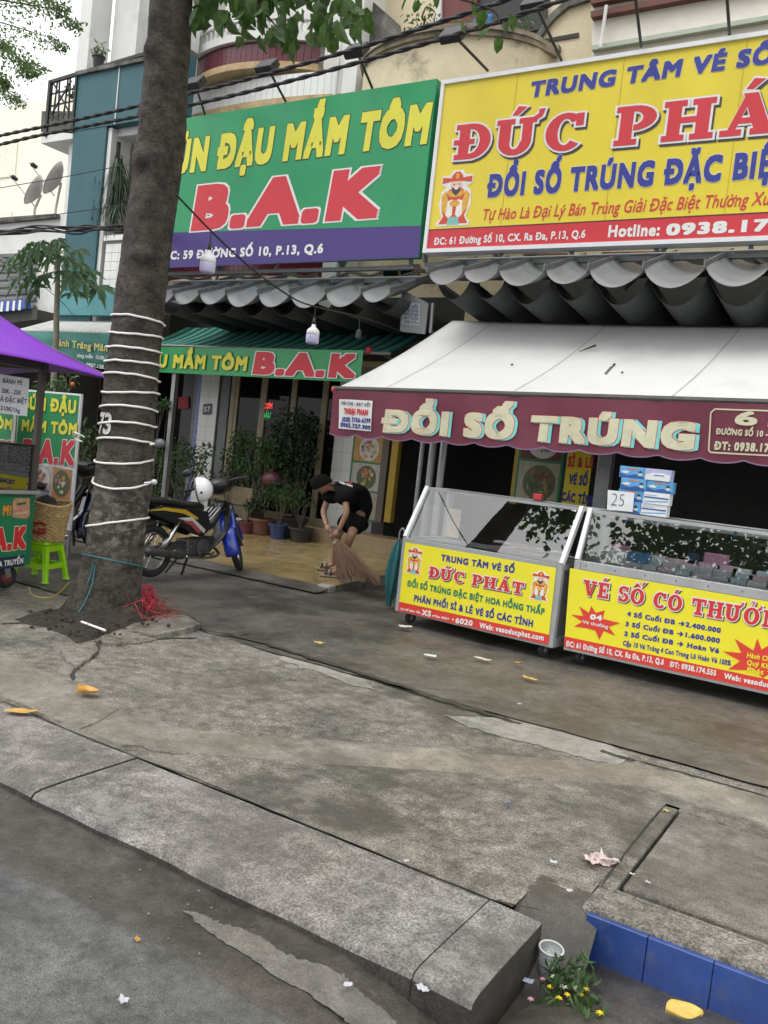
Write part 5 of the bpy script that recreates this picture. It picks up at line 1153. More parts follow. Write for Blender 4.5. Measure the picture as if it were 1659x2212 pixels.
# ================================================================ PLANTS
def leaf_mat(name, c1, c2, tl=.35, rough=.45):
    mt = bpy.data.materials.new(name); mt.use_nodes = True; n = mt.node_tree.nodes; L = mt.node_tree.links; p = n['Principled BSDF']; o = n['Material Output']
    tc = n.new('ShaderNodeTexCoord'); t = n.new('ShaderNodeTexNoise'); t.inputs['Scale'].default_value = 3.5; t.inputs['Detail'].default_value = 3; L.new(tc.outputs['Object'], t.inputs['Vector'])
    cr = n.new('ShaderNodeValToRGB'); cr.color_ramp.elements[0].position = .35; cr.color_ramp.elements[1].position = .65; cr.color_ramp.elements[0].color = (*c1, 1); cr.color_ramp.elements[1].color = (*c2, 1)
    L.new(t.outputs['Fac'], cr.inputs[0]); L.new(cr.outputs[0], p.inputs['Base Color']); p.inputs['Roughness'].default_value = rough
    tr = n.new('ShaderNodeBsdfTranslucent'); mxs = n.new('ShaderNodeMixShader'); mxs.inputs[0].default_value = tl
    hb = n.new('ShaderNodeHueSaturation'); hb.inputs['Value'].default_value = 1.6; hb.inputs['Hue'].default_value = .485; L.new(cr.outputs[0], hb.inputs['Color']); L.new(hb.outputs[0], tr.inputs['Color'])
    L.new(p.outputs[0], mxs.inputs[1]); L.new(tr.outputs[0], mxs.inputs[2]); L.new(mxs.outputs[0], o.inputs['Surface']); MATS[name] = mt; return mt
lm_main = leaf_mat('broad_leaf', (.03, .075, .02), (.07, .14, .03), .4); lm_feather = leaf_mat('small_leaf', (.06, .12, .03), (.12, .2, .06), .4)
lm_pap = leaf_mat('papaya_leaf', (.035, .085, .03), (.06, .13, .045), .2); lm_dark = leaf_mat('dark_shrub_leaf', (.015, .035, .014), (.03, .06, .02), .2); lm_mid = leaf_mat('shrub_leaf', (.035, .08, .022), (.07, .13, .04), .25)
def leaf(b, p, d, up, l, w_, fold=.25, bend=.15):
    d = V(d).normalized(); s = d.cross(V(up))
    if s.length < 1e-4: s = d.orthogonal()
    s.normalize(); n = s.cross(d)
    P = lambda t, x, h: p+d*(l*t)+s*(w_*x)+n*(h*w_ - bend*l*t*t)
    b.add([P(0,0,0), P(.3,-.48,fold), P(.3,0,0), P(.3,.48,fold), P(.7,-.4,fold), P(.7,0,0), P(.7,.4,fold), P(1,0,0)],
          [(0,2,1),(0,3,2),(1,2,5,4),(2,3,6,5),(4,5,7),(5,6,7)])
rnd = random.Random(11)
def rv(): return V((rnd.gauss(0, 1), rnd.gauss(0, 1), rnd.gauss(0, 1))).normalized()
def foliage(c, r, n, l, w_, squash=(1, 1, 1), droop=.4, shell=.45, b=None):
    b = b or B(); c = V(c)
    for _ in range(n):
        d = rv(); k = (shell+(1-shell)*rnd.random())
        if rnd.random() < .3: k *= rnd.random()
        f = 1+.35*noise.noise(d*2.2+c)
        p = c+V((d.x*squash[0], d.y*squash[1], d.z*squash[2]))*r*k*f
        leaf(b, p, d*.7+rv()*.8+V((0, 0, -droop)), rv()+V((0, 0, 1)), l*rnd.uniform(.6, 1.2), w_*rnd.uniform(.7, 1.2))
    return b
def stems(base, tips, r0=.012, r1=.004):
    b = B()
    for t in tips:
        m_ = V(base).lerp(V(t), .5)+V((rnd.uniform(-.08, .08), rnd.uniform(-.08, .08), .05)); b.tube(cat_curve([base, m_, t], 5), [r0+(r1-r0)*i/10 for i in range(11)], 6)
    return b
# ---------------------------------------------------------------- street tree
TB = V((-5.33, 4.78, 0.0))
tree = thing('street_tree', 'thick street tree trunk wrapped in white rope light at the pavement edge', 'tree', TB)
TY = 4.78
cl = [(1345,222,96), (1300,226,80), (1250,238,73), (1180,250,68), (1090,259,67), (1000,268,66), (900,278,65), (800,288,62), (700,299,60), (600,310,59), (500,321,59), (400,334,58), (300,347,57), (200,354,55), (100,361,53), (0,368,51)]
TC = [(PY(x, y, TY), .88*r_*PY(x, y, TY).__sub__(EYE).dot(FWD)/FP) for y, x, r_ in cl]
def trunk_at(z):
    if z <= TC[0][0].z: return TC[0][0].x, TC[0][1]
    for (p, r0), (q, r1) in zip(TC, TC[1:]):
        if z <= q.z:
            k = (z-p.z)/(q.z-p.z); return p.x+(q.x-p.x)*k, r0+(r1-r0)*k
    k = z-TC[-1][0].z; return TC[-1][0].x+.03*k, max(.1, TC[-1][1]-.02*k)
def trunk_pt(z, a, extra=0.0):
    x, r_ = trunk_at(z)
    flare = max(0, 1-z/.45)
    rr = r_*(1+.03*math.sin(3*a+z*1.3)+.025*math.sin(5*a-z*2.1)) + flare**2*.06*(1+.7*math.sin(4*a+.8)+.35*math.sin(9*a)) 
    d = V((math.cos(a), math.sin(a), 0)); q = V((x, TY, z))+d*rr
    rr += .012*noise.noise(V((q.x*5, q.y*5, z*2.2))) + .007*noise.noise(V((q.x*14, q.y*14, z*6))) + .004*noise.noise(V((q.x*30, q.y*30, z*26)))
    for (kz, ka, ks_, kh) in ((4.45, 4.6, .14, .035), (3.62, 4.9, .17, .045), (2.9, 5.5, .12, .03), (2.35, 5.1, .1, .02), (4.0, 3.6, .1, .04)):
        da = (a-ka+math.pi) % (2*math.pi)-math.pi; e = math.exp(-((z-kz)/ks_)**2-(da*r_/ks_)**2); rr += 0.7*kh*e*math.sin(((z-kz)/ks_)*3+1)
    return V((x, TY, z))+d*(rr+extra)
b = B(); ZT = 6.4; nr = 300; na = 64
b.grid(lambda u, v: trunk_pt(-.05+(ZT+.05)*u, -2*math.pi*v), nr, na)
mtb = bpy.data.materials.new('bark'); mtb.use_nodes = True; n = mtb.node_tree.nodes; L = mtb.node_tree.links; p = n['Principled BSDF']; p.inputs['Roughness'].default_value = .9
tc = n.new('ShaderNodeTexCoord'); mp = n.new('ShaderNodeMapping'); mp.inputs['Scale'].default_value = (1.25, 1.25, 1.7); L.new(tc.outputs['Object'], mp.inputs[0])
def _n(sc_, det, src, ro=.7):
    t = n.new('ShaderNodeTexNoise'); t.inputs['Scale'].default_value = sc_; t.inputs['Detail'].default_value = det; t.inputs['Roughness'].default_value = ro; L.new(src, t.inputs['Vector']); return t.outputs['Fac']
def _r(src, a, c_, e0, e1):
    r_ = n.new('ShaderNodeValToRGB'); r_.color_ramp.elements[0].position = a; r_.color_ramp.elements[1].position = c_; r_.color_ramp.elements[0].color = (*e0, 1); r_.color_ramp.elements[1].color = (*e1, 1); L.new(src, r_.inputs[0]); return r_.outputs[0]
def _m(f, a, c_):
    m_ = n.new('ShaderNodeMixRGB'); L.new(f, m_.inputs[0]); L.new(a, m_.inputs[1])
    if isinstance(c_, tuple): m_.inputs[2].default_value = (*c_, 1)
    else: L.new(c_, m_.inputs[2])
    return m_.outputs[0]
c0 = _r(_n(6, 10, mp.outputs[0]), .35, .68, (.026, .021, .017), (.155, .132, .108))
c0 = _m(_r(_n(2.0, 9, mp.outputs[0], .75), .52, .66, (0,)*3, (.8,)*3), c0, (.03, .025, .02))
c0 = _m(_r(_n(24, 8, mp.outputs[0], .8), .53, .7, (0,)*3, (.6,)*3), c0, (.2, .18, .155))
c0 = _m(_r(_n(19, 6, mp.outputs[0], .7), .35, .42, (.75,)*3, (0,)*3), c0, (.02, .017, .014))
sx = n.new('ShaderNodeSeparateXYZ'); L.new(tc.outputs['Object'], sx.inputs[0])
lowm = n.new('ShaderNodeMapRange'); lowm.inputs['From Min'].default_value = 1.55; lowm.inputs['From Max'].default_value = .8; L.new(sx.outputs['Z'], lowm.inputs['Value'])
lowk = n.new('ShaderNodeMapRange'); lowk.inputs['From Min'].default_value = .25; lowk.inputs['From Max'].default_value = .75; L.new(sx.outputs['Z'], lowk.inputs['Value'])
ml = n.new('ShaderNodeMath'); ml.operation = 'MULTIPLY'; L.new(lowm.outputs[0], ml.inputs[0]); L.new(lowk.outputs[0], ml.inputs[1])
lich = _r(_n(9, 8, mp.outputs[0], .75), .47, .6, (0,)*3, (.85,)*3)
ml2 = n.new('ShaderNodeMath'); ml2.operation = 'MULTIPLY'; L.new(ml.outputs[0], ml2.inputs[0]); L.new(lich, ml2.inputs[1])
c0 = _m(ml2.outputs[0], c0, (.33, .305, .27))
L.new(c0, p.inputs['Base Color'])
bm = n.new('ShaderNodeBump'); bm.inputs['Strength'].default_value = 1.0; bm.inputs['Distance'].default_value = .06; L.new(_n(17, 10, mp.outputs[0], .75), bm.inputs['Height']); L.new(bm.outputs[0], p.inputs['Normal'])
b.build('trunk', mtb, tree, smooth=True)
# roots
for a, l in ():
    x, r_ = trunk_at(0); P0 = V((x, TY, .22))+V((math.cos(a), math.sin(a), 0))*(r_*.8); P1 = V((x, TY, .06))+V((math.cos(a), math.sin(a), 0))*(r_+.15); P2 = V((x, TY, .02))+V((math.cos(a+.2), math.sin(a+.2), 0))*(r_+l)
    B().tube(cat_curve([P0, P1, P2], 8), [.085-.075*i/16 for i in range(17)], 10).build('root', mtb, tree, smooth=True)
# limbs and crown
top = V((trunk_at(6.3)[0], TY, 6.3)); limbs = []
for (tx, ty, tz, r_) in ((-2.6, 2.6, 8.6, .11), (-7.4, 3.4, 8.6, .12), (-5.2, 1.4, 8.8, .1), (-8.2, 6.2, 9.4, .1), (-3.9, 6.2, 9.3, .11), (-.6, 2.6, 8.6, .07), (.8, 3.4, 8.8, .06)):
    t = V((tx, ty, tz)); m_ = top.lerp(t, .5)+V((0, 0, .6)); lb = B().tube(cat_curve([top-V((0, 0, .35)), m_, t], 8), [r_*(1.2-1.0*i/16) for i in range(17)], 10).build('limb', mtb, tree, smooth=True); limbs.append(t)
cb = B()
def out_of_frame(p, mg=40):
    q = PROJ(p); return q is None or q[1] < -mg or q[0] < -mg or q[0] > PW+mg or q[1] > PH+mg
for t in limbs:
    for _ in range(4 if t.x > -3 and t.x < -2 else 9):
        c_ = t+V((rnd.gauss(0, 1.0), rnd.gauss(0, 1.0), rnd.gauss(.1, .55)))
        tmp = foliage(c_, .7, 85, .14, .1, (1, 1, .7), .7)
        for i in range(0, len(tmp.v), 8):
            if out_of_frame(tmp.v[i]): cb.add(tmp.v[i:i+8], [(0,2,1),(0,3,2),(1,2,5,4),(2,3,6,5),(4,5,7),(5,6,7)])
crown = cb.build('crown', lm_main, tree)
# the low spray of leaves that hangs before the balconies
spray_y = 5.0
tw = [[(300,-140),(420,-40),(470,30),(500,75)], [(420,-60),(540,0),(600,60),(640,95)], [(520,-60),(640,-10),(700,40),(735,85)], [(560,-60),(690,-30),(770,20),(785,55)], [(640,-60),(560,-10),(560,50)], [(440,-60),(430,0),(440,25)]]
for i, pts in enumerate(tw):
    P_ = cat_curve([PY(x, y, spray_y+.12*((i*5) % 4-1.5)) for x, y in pts], 6); B().tube(P_, [.012-.009*k/(len(P_)-1) for k in range(len(P_))], 6).build('twig', mtb, tree)
B().tube(cat_curve([top-V((0, 0, .1)), PY(470, -220, 4.9), PY(560, -70, 5.0), PY(640, -55, 5.0)], 8), [.06-.045*k/24 for k in range(25)], 8).build('limb', mtb, tree)
proto = []
for k in range(4):
    b = B(); leaf(b, V((0, 0, 0)), (1, 0, 0), (0, 0, 1), 1, .55+.06*k, .2+.1*k, .1+.08*k); me = b.build('leaf', lm_main, None).data; proto.append(me); bpy.data.objects.remove(bpy.data.objects[-1] if False else [o for o in SC.objects if o.data == me][0])
def put_leaf(parent, p, d, up, l, mesh):
    d = V(d).normalized(); s = d.cross(V(up)).normalized(); nn = s.cross(d)
    o = bpy.data.objects.new('leaf', mesh); COL.objects.link(o); o.parent = parent
    m_ = Matrix((d*l, -s*l, nn*l)).transposed().to_4x4(); m_.translation = p
    o.matrix_local = MW[parent].inverted() @ m_; return o
MW[crown] = MW[tree]
cnt = 0
while cnt < 250:
    pts = rnd.choice(tw); k = rnd.random(); k = k*(len(pts)-1); i = min(int(k), len(pts)-2); t = k-i
    x = pts[i][0]+(pts[i+1][0]-pts[i][0])*t+rnd.gauss(0, 24); y = pts[i][1]+(pts[i+1][1]-pts[i][1])*t+rnd.gauss(0, 18)
    lim = 60 if x < 470 else (100 if x < 720 else 85)
    if x < 425 or x > 800 or y > lim: continue
    p_ = PY(x, y-14, spray_y+rnd.gauss(0, .22))
    put_leaf(crown, p_, V((rnd.gauss(0, .45), rnd.gauss(0, .45), -1)), V((rnd.gauss(0, 1), rnd.gauss(-.6, 1), rnd.gauss(0, .4))), rnd.uniform(.11, .175), rnd.choice(proto)); cnt += 1
for (x, y) in ((905,8),(925,20),(950,2),(1060,70),(1085,55),(1075,85),(1100,40),(1000,50),(1020,8),(880,5),(1045,30),(960,-5)):
    p_ = PY(x, y-10, 5.6); put_leaf(crown, p_, V((rnd.gauss(0, .5), rnd.gauss(0, .5), -1)), V((rnd.gauss(0, 1), -.8, .2)), rnd.uniform(.09, .13), rnd.choice(proto))
B().tube(cat_curve([PY(640, -55, 5.0), PY(860, -40, 5.4), PY(960, -12, 5.6), PY(1060, 20, 5.6), PY(1080, 50, 5.6)], 6), [.016-.012*k/24 for k in range(25)], 6).build('twig', mtb, tree)
# the tree across the road, mirrored in the counter glass and the glazed tiles
ot = thing('street_tree', 'leafy street tree across the road, mirrored in the counter glass', 'tree', (-5.0, -4.6, -.06)); ob_ = V((-5.0, -4.6, -.06))
B().tube([ob_, ob_+V((.1, .1, 2.5)), ob_+V((.2, .3, 5.2)), ob_+V((.4, .6, 8))], [.26, .2, .17, .06], 14).build('trunk', mtb, ot, smooth=True)
cb2 = B()
for i in range(95):
    c_ = ob_+V((rnd.gauss(2.0, 1.9), rnd.gauss(2.4, 1.1), rnd.gauss(8.0, 1.0)))
    if c_.z < 4.6: continue
    foliage(c_, .75, 70, .17, .12, (1, 1, .7), .6, b=cb2)
    if i % 5 == 0: B().tube([ob_+V((.3, .4, 5.5)), ob_.lerp(c_, .8)+V((0, 0, 1.2)), c_], [.07, .04, .015], 8).build('limb', mtb, ot)
cb2.build('crown', lm_main, ot)
# rope light, string and painted number on the trunk
m_rope = M('white_rope_light', (.8, .8, .78), .4, var=.04)
rl = thing('rope_light', 'white rope light wound around the tree trunk with plug ends', 'rope light', TB+V((0, 0, .6)))
loops = [(688,678,695), (724,718,725), (755,748,758), (785,778,787), (812,806,820), (850,847,848), (882,876,887), (916,913,922), (949,948,960), (992,1005,995), (1030,1060,1042), (1131,1134,1122)]
for k, (yl, ym, yr) in enumerate(loops):
    def zpx(x, y): return PY(x, y, TY).z
    xl, xm, xr = [268-(ym-1000)*.11+d for d in (-57, 0, 57)]
    zl, zm, zr_ = PX(xl, yl, PY(xl, yl, TY).x).z, PY(xm, ym, TY-.24).z, zpx(xr, yr); pts = []
    for i in range(41):
        a = 2*math.pi*i/40
        vx = math.cos(a-R(-0)); ang = a
        # angle measured so that +X-ish side is right in view, -Y side faces the camera
        rgt = math.cos(ang)*.81+math.sin(ang)*.58; frt = max(0, math.cos(ang)*.58-math.sin(ang)*.81)
        zz = (zl+zr_)/2 + (zr_-zl)/2*rgt + (zm-(zl+zr_)/2)*frt**1.5
        pts.append(trunk_pt(zz, ang, .012))
    B().tube([p_+V((0, 0, .007*noise.noise(V((i_*.35, k*3.1, 0))))) for i_, p_ in enumerate(pts[:-1])]+[pts[0]+V((0, 0, .007*noise.noise(V((0, k*3.1, 0)))))], .0088, 8, cap=False).build('rope_loop', m_rope, rl, smooth=True)
gp = M('clear_plastic', (.5, .52, .55), .15, var=.2, spec=.8)
for (x, y, r_) in ((345, 957, .035), (333, 1041, .022)):
    p_ = PY(x, y, 4.72); B().tube([p_-V((.1, .0, .02)), p_], .009, 6).build('lead', m_rope, rl); B().ell(p_, r_*1.3, r_, r_).build('plug', gp if r_ < .03 else M('taped_plug', (.12, .14, .17), .3, var=.5, scale=30), rl, smooth=True)
p_ = PY(183, 944, 4.65); B().tube(cat_curve([p_, p_+V((-.08, -.05, .03)), p_+V((-.12, 0, -.02)), p_+V((-.05, .02, -.04))], 5), .006, 6).build('lead', m_rope, rl)
# painted number
nb, nfc = text_mesh('73', .03); x0 = min(q[0] for q in nb); x1 = max(q[0] for q in nb)
zc = PY(228, 935, TY).z; b = B(); pts = []
for (x, y, _d) in nb:
    a = R(262)+((x-x0)/(x1-x0)-.5)*.75; pts.append(trunk_pt(zc+y/.682*.155, a, .009))
b.add(pts, nfc).build('painted_number', M('rough_white_paint', (.5, .5, .48), .9, var=.5, scale=40), tree)
sr = thing('nylon_string', 'thin teal string tied round the foot of the tree trunk', 'string', TB+V((.2, -.3, .1)))
m_tl = M('teal_nylon', (.02, .2, .22), .5)
zs = PY(235, 1226, 4.5).z; pts = [trunk_pt(zs+.05*math.cos(2*math.pi*i/48+1.5), 2*math.pi*i/48, .012) for i in range(49)]; B().tube(pts, .0045, 6, cap=False).build('loop', m_tl, sr)
a_ = R(288); B().tube([trunk_pt(z, a_+.05*math.sin(z*9), .016) for z in [zs-.02*i for i in range(1, 22) if zs-.02*i > .08]], .0045, 6).build('tail', m_tl, sr)
B().tube([trunk_pt(z, a_-.12, .02) for z in (zs, zs-.08, zs-.18)], .004, 6).build('tail', m_tl, sr)
# ---------------------------------------------------------------- second street tree reaching in from outside
ft = thing('street_tree', 'fine leaved tree reaching drooping twigs over the satellite dishes', 'tree', PX(-420, 1300, -10.5)*1.0)
ft.location.z = 0; MW[ft] = Matrix.Translation(ft.location); fl = ft.location.copy()
B().tube([fl, fl+V((.05, .1, 3)), fl+V((.2, .3, 6)), fl+V((.3, .4, 8.5))], [.2, .16, .12, .05], 14).build('trunk', mtb, ft, smooth=True)
fb2 = B(); z1 = lambda x, y: (x*.3307, y*.3307)
tws = [[(-260,-40),(-60,-10),(150,25),(330,60),(450,125),(515,165)], [(-260,60),(-50,130),(150,190),(330,250),(425,295)], [(-260,200),(-50,285),(60,350),(150,400),(300,450)], [(-260,480),(-50,575),(60,605),(140,660)], [(60,330),(150,400),(205,475)], [(-60,-30),(120,-30),(300,0),(440,45)], [(-200,250),(-30,250),(60,300)], [(-150,440),(-20,500),(30,520)]]
for i, pts in enumerate(tws):
    Yp = 6.3+.25*((i*3) % 5-2); P_ = cat_curve([PY(*z1(*q), Yp) for q in pts], 7); B().tube([fl+V((.3, .4, 7.2-i*.3))]+P_, [.02]+[.012-.01*k/(len(P_)-1) for k in range(len(P_))], 5).build('limb', mtb, ft)
    for k in range(420):
        t = rnd.random()**.8*(len(P_)-1); j = min(int(t), len(P_)-2); q = P_[j].lerp(P_[j+1], t-j); frac = t/(len(P_)-1); sp = .13*(1-.75*frac)
        leaf(fb2, q+V((rnd.gauss(0, sp), rnd.gauss(0, sp), rnd.gauss(-.03, sp*.8))), rv()+V((0, 0, -.4)), rv(), rnd.uniform(.03, .055), .022, .2, .1)
fb2.build('crown', lm_feather, ft)
# ---------------------------------------------------------------- papaya tree
PYp = 7.9; pz = lambda x, y: (x*.2646, y*.2646+438.9)
pb_ = PY(*pz(440, 1650), PYp); pap = thing('papaya_tree', 'slender papaya tree with lobed leaves before the teal house', 'tree', V((pb_.x, PYp, .03)))
ptop = PY(*pz(470, 420), PYp); B().tube(cat_curve([(pb_.x, PYp, .03), PY(*pz(448, 1300), PYp), PY(*pz(462, 900), PYp), PY(*pz(470, 640), PYp), ptop], 6), [.045-.012*k/24 for k in range(25)], 10).build('trunk', M('papaya_stem', (.2, .19, .14), .8, var=.25, scale=20), pap, smooth=True)
m_pet = M('petiole_green', (.1, .16, .06), .6)
def palm_leaf(c_, r_, nrm, dn):
    nrm = V(nrm).normalized(); dn = (V(dn)-nrm*V(dn).dot(nrm)).normalized(); sd_ = nrm.cross(dn); b = B(); o = [c_]
    angs = [-150, -100, -52, 0, 52, 100, 150]; ls = [.5, .75, .95, 1.1, .95, .75, .5]
    idx = []
    for a, l in zip(angs, ls):
        for da, k in ((-21, .4), (-13, .68), (-9, .62), (0, 1), (9, .62), (13, .68), (21, .4)):
            A = R(a+da); rr = r_*l*k; q = c_+(dn*math.cos(A)+sd_*math.sin(A))*rr - nrm*(.28*rr*rr/r_) + nrm*(.05*r_*(1 if abs(da) > 12 else -.3)) - V((0, 0, .25*rr*rr/r_)); o.append(q)
    nn = len(o); b.add(o, [(0, i, i+1) for i in range(1, nn-1)]); return b
for (x, y, s_) in ((235,345,95),(330,330,85),(430,340,90),(110,430,90),(640,385,80),(545,450,75),(240,470,85),(160,590,105),(300,690,110),(590,590,115),(745,560,75),(815,690,105),(580,730,105),(400,460,70),(350,600,95),(500,350,70),(690,640,90),(210,640,80),(280,400,85),(180,400,75),(470,300,80),(380,380,85),(600,470,85),(520,560,80),(260,560,90),(660,500,75),(440,560,70),(120,500,70)):
    c_ = PY(*pz(x, y), PYp+rnd.uniform(-.5, .4)); r_ = s_*.2646*1.75*(c_-EYE).dot(FWD)/FP
    out = V((c_.x-ptop.x, c_.y-ptop.y, 0)); out = out if out.length > .05 else V((0, -1, 0)); out.normalize()
    lf = palm_leaf(c_, r_, V((0, -.55, .75))+out*.35+rv()*.25, out*.7+V((0, -.1, -.75))).build('leaf', lm_pap, pap)
    B().tube(sag(ptop+V((0, 0, rnd.uniform(-.1, .05))), c_, -.06, 8), [.009-.004*k/8 for k in range(9)], 6).build('petiole', m_pet, lf)
# ---------------------------------------------------------------- hanging fern on the teal house
hf = thing('hanging_fern', 'dark strap leaved plant hanging in the teal house opening', 'plant', PY(250, 490, 9.5)); b = B()
c_ = PY(252, 335, 9.45)
for i in range(260):
    a = rnd.uniform(0, 2*math.pi); o_ = V((math.cos(a)*.62, math.sin(a)*.3-.1, .25)); st_ = c_+V((rnd.gauss(0, .08), 0, -rnd.random()*.9)); L_ = rnd.uniform(.4, .8); pts = [st_+o_*t*L_-V((0, 0, L_*1.1*t*t)) for t in (0, .35, .7, 1)]
    for k in range(3):
        s_ = V((-o_.y, o_.x, 0)).normalized()*.017*(1-.3*k); b.add([pts[k]-s_, pts[k]+s_, pts[k+1]+s_*.6, pts[k+1]-s_*.6], [(0,1,2,3)])
b.build('leaves', lm_dark, hf); B().tube([c_+V((0, 0, .2)), c_-V((0, 0, 1.2))], .05, 8).build('stem', mtb, hf)
# ---------------------------------------------------------------- pots before the glass doors
m_terra = M('terracotta', (.17, .075, .05), .8, var=.25, dirt=.4); m_pdark = M('dark_pot', (.035, .033, .032), .6, var=.2); m_pblue = M('blue_glazed_pot', (.03, .05, .13), .3, var=.2); m_pmar = M('maroon_pot', (.13, .03, .04), .5, var=.2)
def pot(t_, x, y, z, r_, h_, mt):
    B().lathe([(r_*.72, 0), (r_*.95, h_*.85), (r_*1.08, h_*.86), (r_*1.08, h_), (r_*.92, h_), (r_*.88, h_*.8), (.001, h_*.8)], (x, y, z), n=20).build('pot', mt, t_, smooth=False)
def zfl(y): return fz(min(y, FY1))
z7 = lambda x, y: (x*.3472+301.7, y*.3472+795.5)
def potted(label, px_, Y, r_, h_, mt, fols, leafm, ll, lw, grp='potted plants before the glass doors', dr=.3):
    q = PY(*z7(*px_), Y); z = zfl(Y); t_ = thing('potted_plant', label, 'potted plant', (q.x, Y, z), group=grp); pot(t_, q.x, Y, z, r_, h_, mt)
    b = B(); tips = []
    for (fx_, fy_, fr, nn, sq) in fols:
        c_ = PY(*z7(fx_, fy_), Y); rm = fr*.3472*(c_-EYE).dot(FWD)/FP; foliage(c_, rm, nn, ll, lw, sq, dr, b=b); tips += [c_, c_+V((rm*.6, 0, rm*.3)), c_+V((-rm*.6, 0, rm*.2))]
    b.build('foliage', leafm, t_); stems((q.x, Y, z+h_*.8), tips).build('stem', mtb, t_); return t_
potted('tall dark leafy shrub in a dark pot before the middle glass door', (960, 960), 10.2, .2, .28, m_pdark, [(940, 400, 170, 760, (1, .6, 1)), (870, 540, 140, 460, (1, .6, 1)), (1030, 370, 110, 300, (1, .6, 1)), (960, 650, 130, 360, (1, .6, 1)), (1060, 540, 80, 180, (1, .6, 1))], lm_dark, .07, .035)
potted('airy light green shrub with pinnate leaves beside the glass door', (760, 960), 9.9, .19, .24, m_terra, [(640, 430, 80, 150, (1.2, .7, .6)), (760, 480, 95, 190, (1.2, .7, .6)), (610, 560, 105, 180, (1.2, .7, .7)), (800, 560, 95, 180, (1.1, .7, .7)), (700, 640, 100, 180, (1.1, .7, .7))], lm_mid, .09, .032)
potted('low bushy plant spilling over its maroon pot', (665, 970), 9.75, .13, .18, m_pmar, [(700, 860, 70, 90, (1, .7, .7)), (780, 820, 90, 130, (1, .7, .8))], lm_dark, .06, .035)
potted('grassy green plant in a blue glazed pot near the sweeper', (870, 960), 9.8, .15, .22, m_pblue, [(850, 770, 110, 260, (1, .7, .8)), (940, 800, 100, 220, (1, .7, .8))], lm_mid, .08, .02)
potted('small bush in a wide dark pot next to the sweeper', (1010, 955), 9.9, .18, .2, m_pdark, [(1000, 780, 60, 80, (1, .7, .8)), (1060, 830, 40, 50, (1, .7, .8))], lm_dark, .05, .03)
potted('rangy shrub by the grey awning post beside the tiled pier', (250, 960), 9.6, .2, .3, m_terra, [(150, 560, 130, 260, (1, .7, .8)), (270, 520, 110, 200, (1, .7, .8)), (340, 600, 110, 220, (1, .7, .8)), (180, 700, 130, 260, (1, .7, .8)), (420, 520, 60, 60, (1, .7, .8)), (100, 800, 80, 90, (1, .7, .8))], lm_mid, .08, .03)
potted('small green sprig plant by the folding gate and trunk', (60, 980), 9.0, .15, .2, m_pdark, [(160, 220, 45, 60, (1, .7, .6)), (120, 240, 40, 50, (1, .7, .6)), (70, 480, 60, 60, (1, .7, .8))], lm_mid, .08, .03)
potted('dark leafy plant in pot left of the concrete planter', (520, 960), 9.7, .2, .25, m_pdark, [(500, 850, 70, 90, (1, .7, .6)), (560, 640, 60, 50, (1, .7, .8))], lm_dark, .08, .03)
# snake plant leaves in the concrete planter
q = PY(*z7(570, 990), 9.95); cp = thing('concrete_planter', 'weathered concrete bench planter on legs before the glass doors', 'planter', (q.x, 9.95, zfl(9.95)))
m_cpl = M('mossy_planter_concrete', (.2, .16, .1), .9, var=.3, scale=6, dirt=.6, dcol=(.04, .045, .02), dscale=5, bump=.4)
a = PY(*z7(445, 725), 9.8); c_ = PY(*z7(705, 735), 9.8); zt_ = (a.z+c_.z)/2; zl = zfl(9.9)
B().box(a.x, c_.x, 9.8, 10.15, zt_-.28, zt_).build('trough', m_cpl, cp, bevel=.02)
for x in (a.x+.05, c_.x-.2): B().prism([(x, 9.83, zl), (x+.13, 9.83, zl), (x+.16, 9.83, zt_-.28), (x+.02, 9.83, zt_-.28)], (0, .28, 0)).build('leg', m_cpl, cp, bevel=.01)
b = B()
for i in range(7):
    p0 = PY(*z7(640+i*14, 730), 9.95); p0.z = zt_-.02; leaf(b, p0, V((rnd.gauss(0, .2), rnd.gauss(0, .15), 1)), V((0, -1, 0)), rnd.uniform(.3, .48), .07, .25, .05)
for i in range(3): foliage(PY(*z7(480+i*60, 690), 9.95), .16, 40, .08, .03, (1, .8, .7), .3, b=b)
sn = thing('snake_plant', 'upright strap leaves growing in the concrete planter', 'plant', (c_.x-.3, 9.95, zt_)); b.build('leaves', lm_mid, sn); B().box(a.x+.03, c_.x-.03, 9.83, 10.12, zt_-.02, zt_+.003).build('earth', m_soil, sn)
hm = thing('crash_helmet', 'dull maroon crash helmet resting among the potted plants', 'helmet', PY(*z7(820, 740), 9.85)); B().ell(PY(*z7(820, 692), 9.85), .16, .13, .125, 16, 10).build('shell', M('maroon_shell', (.1, .03, .04), .4, var=.2), hm, smooth=True); B().obox(PY(*z7(860, 715), 9.75), V((.07, 0, 0)), V((0, .03, 0)), V((0, 0, .015))).build('peak', m_black, hm)
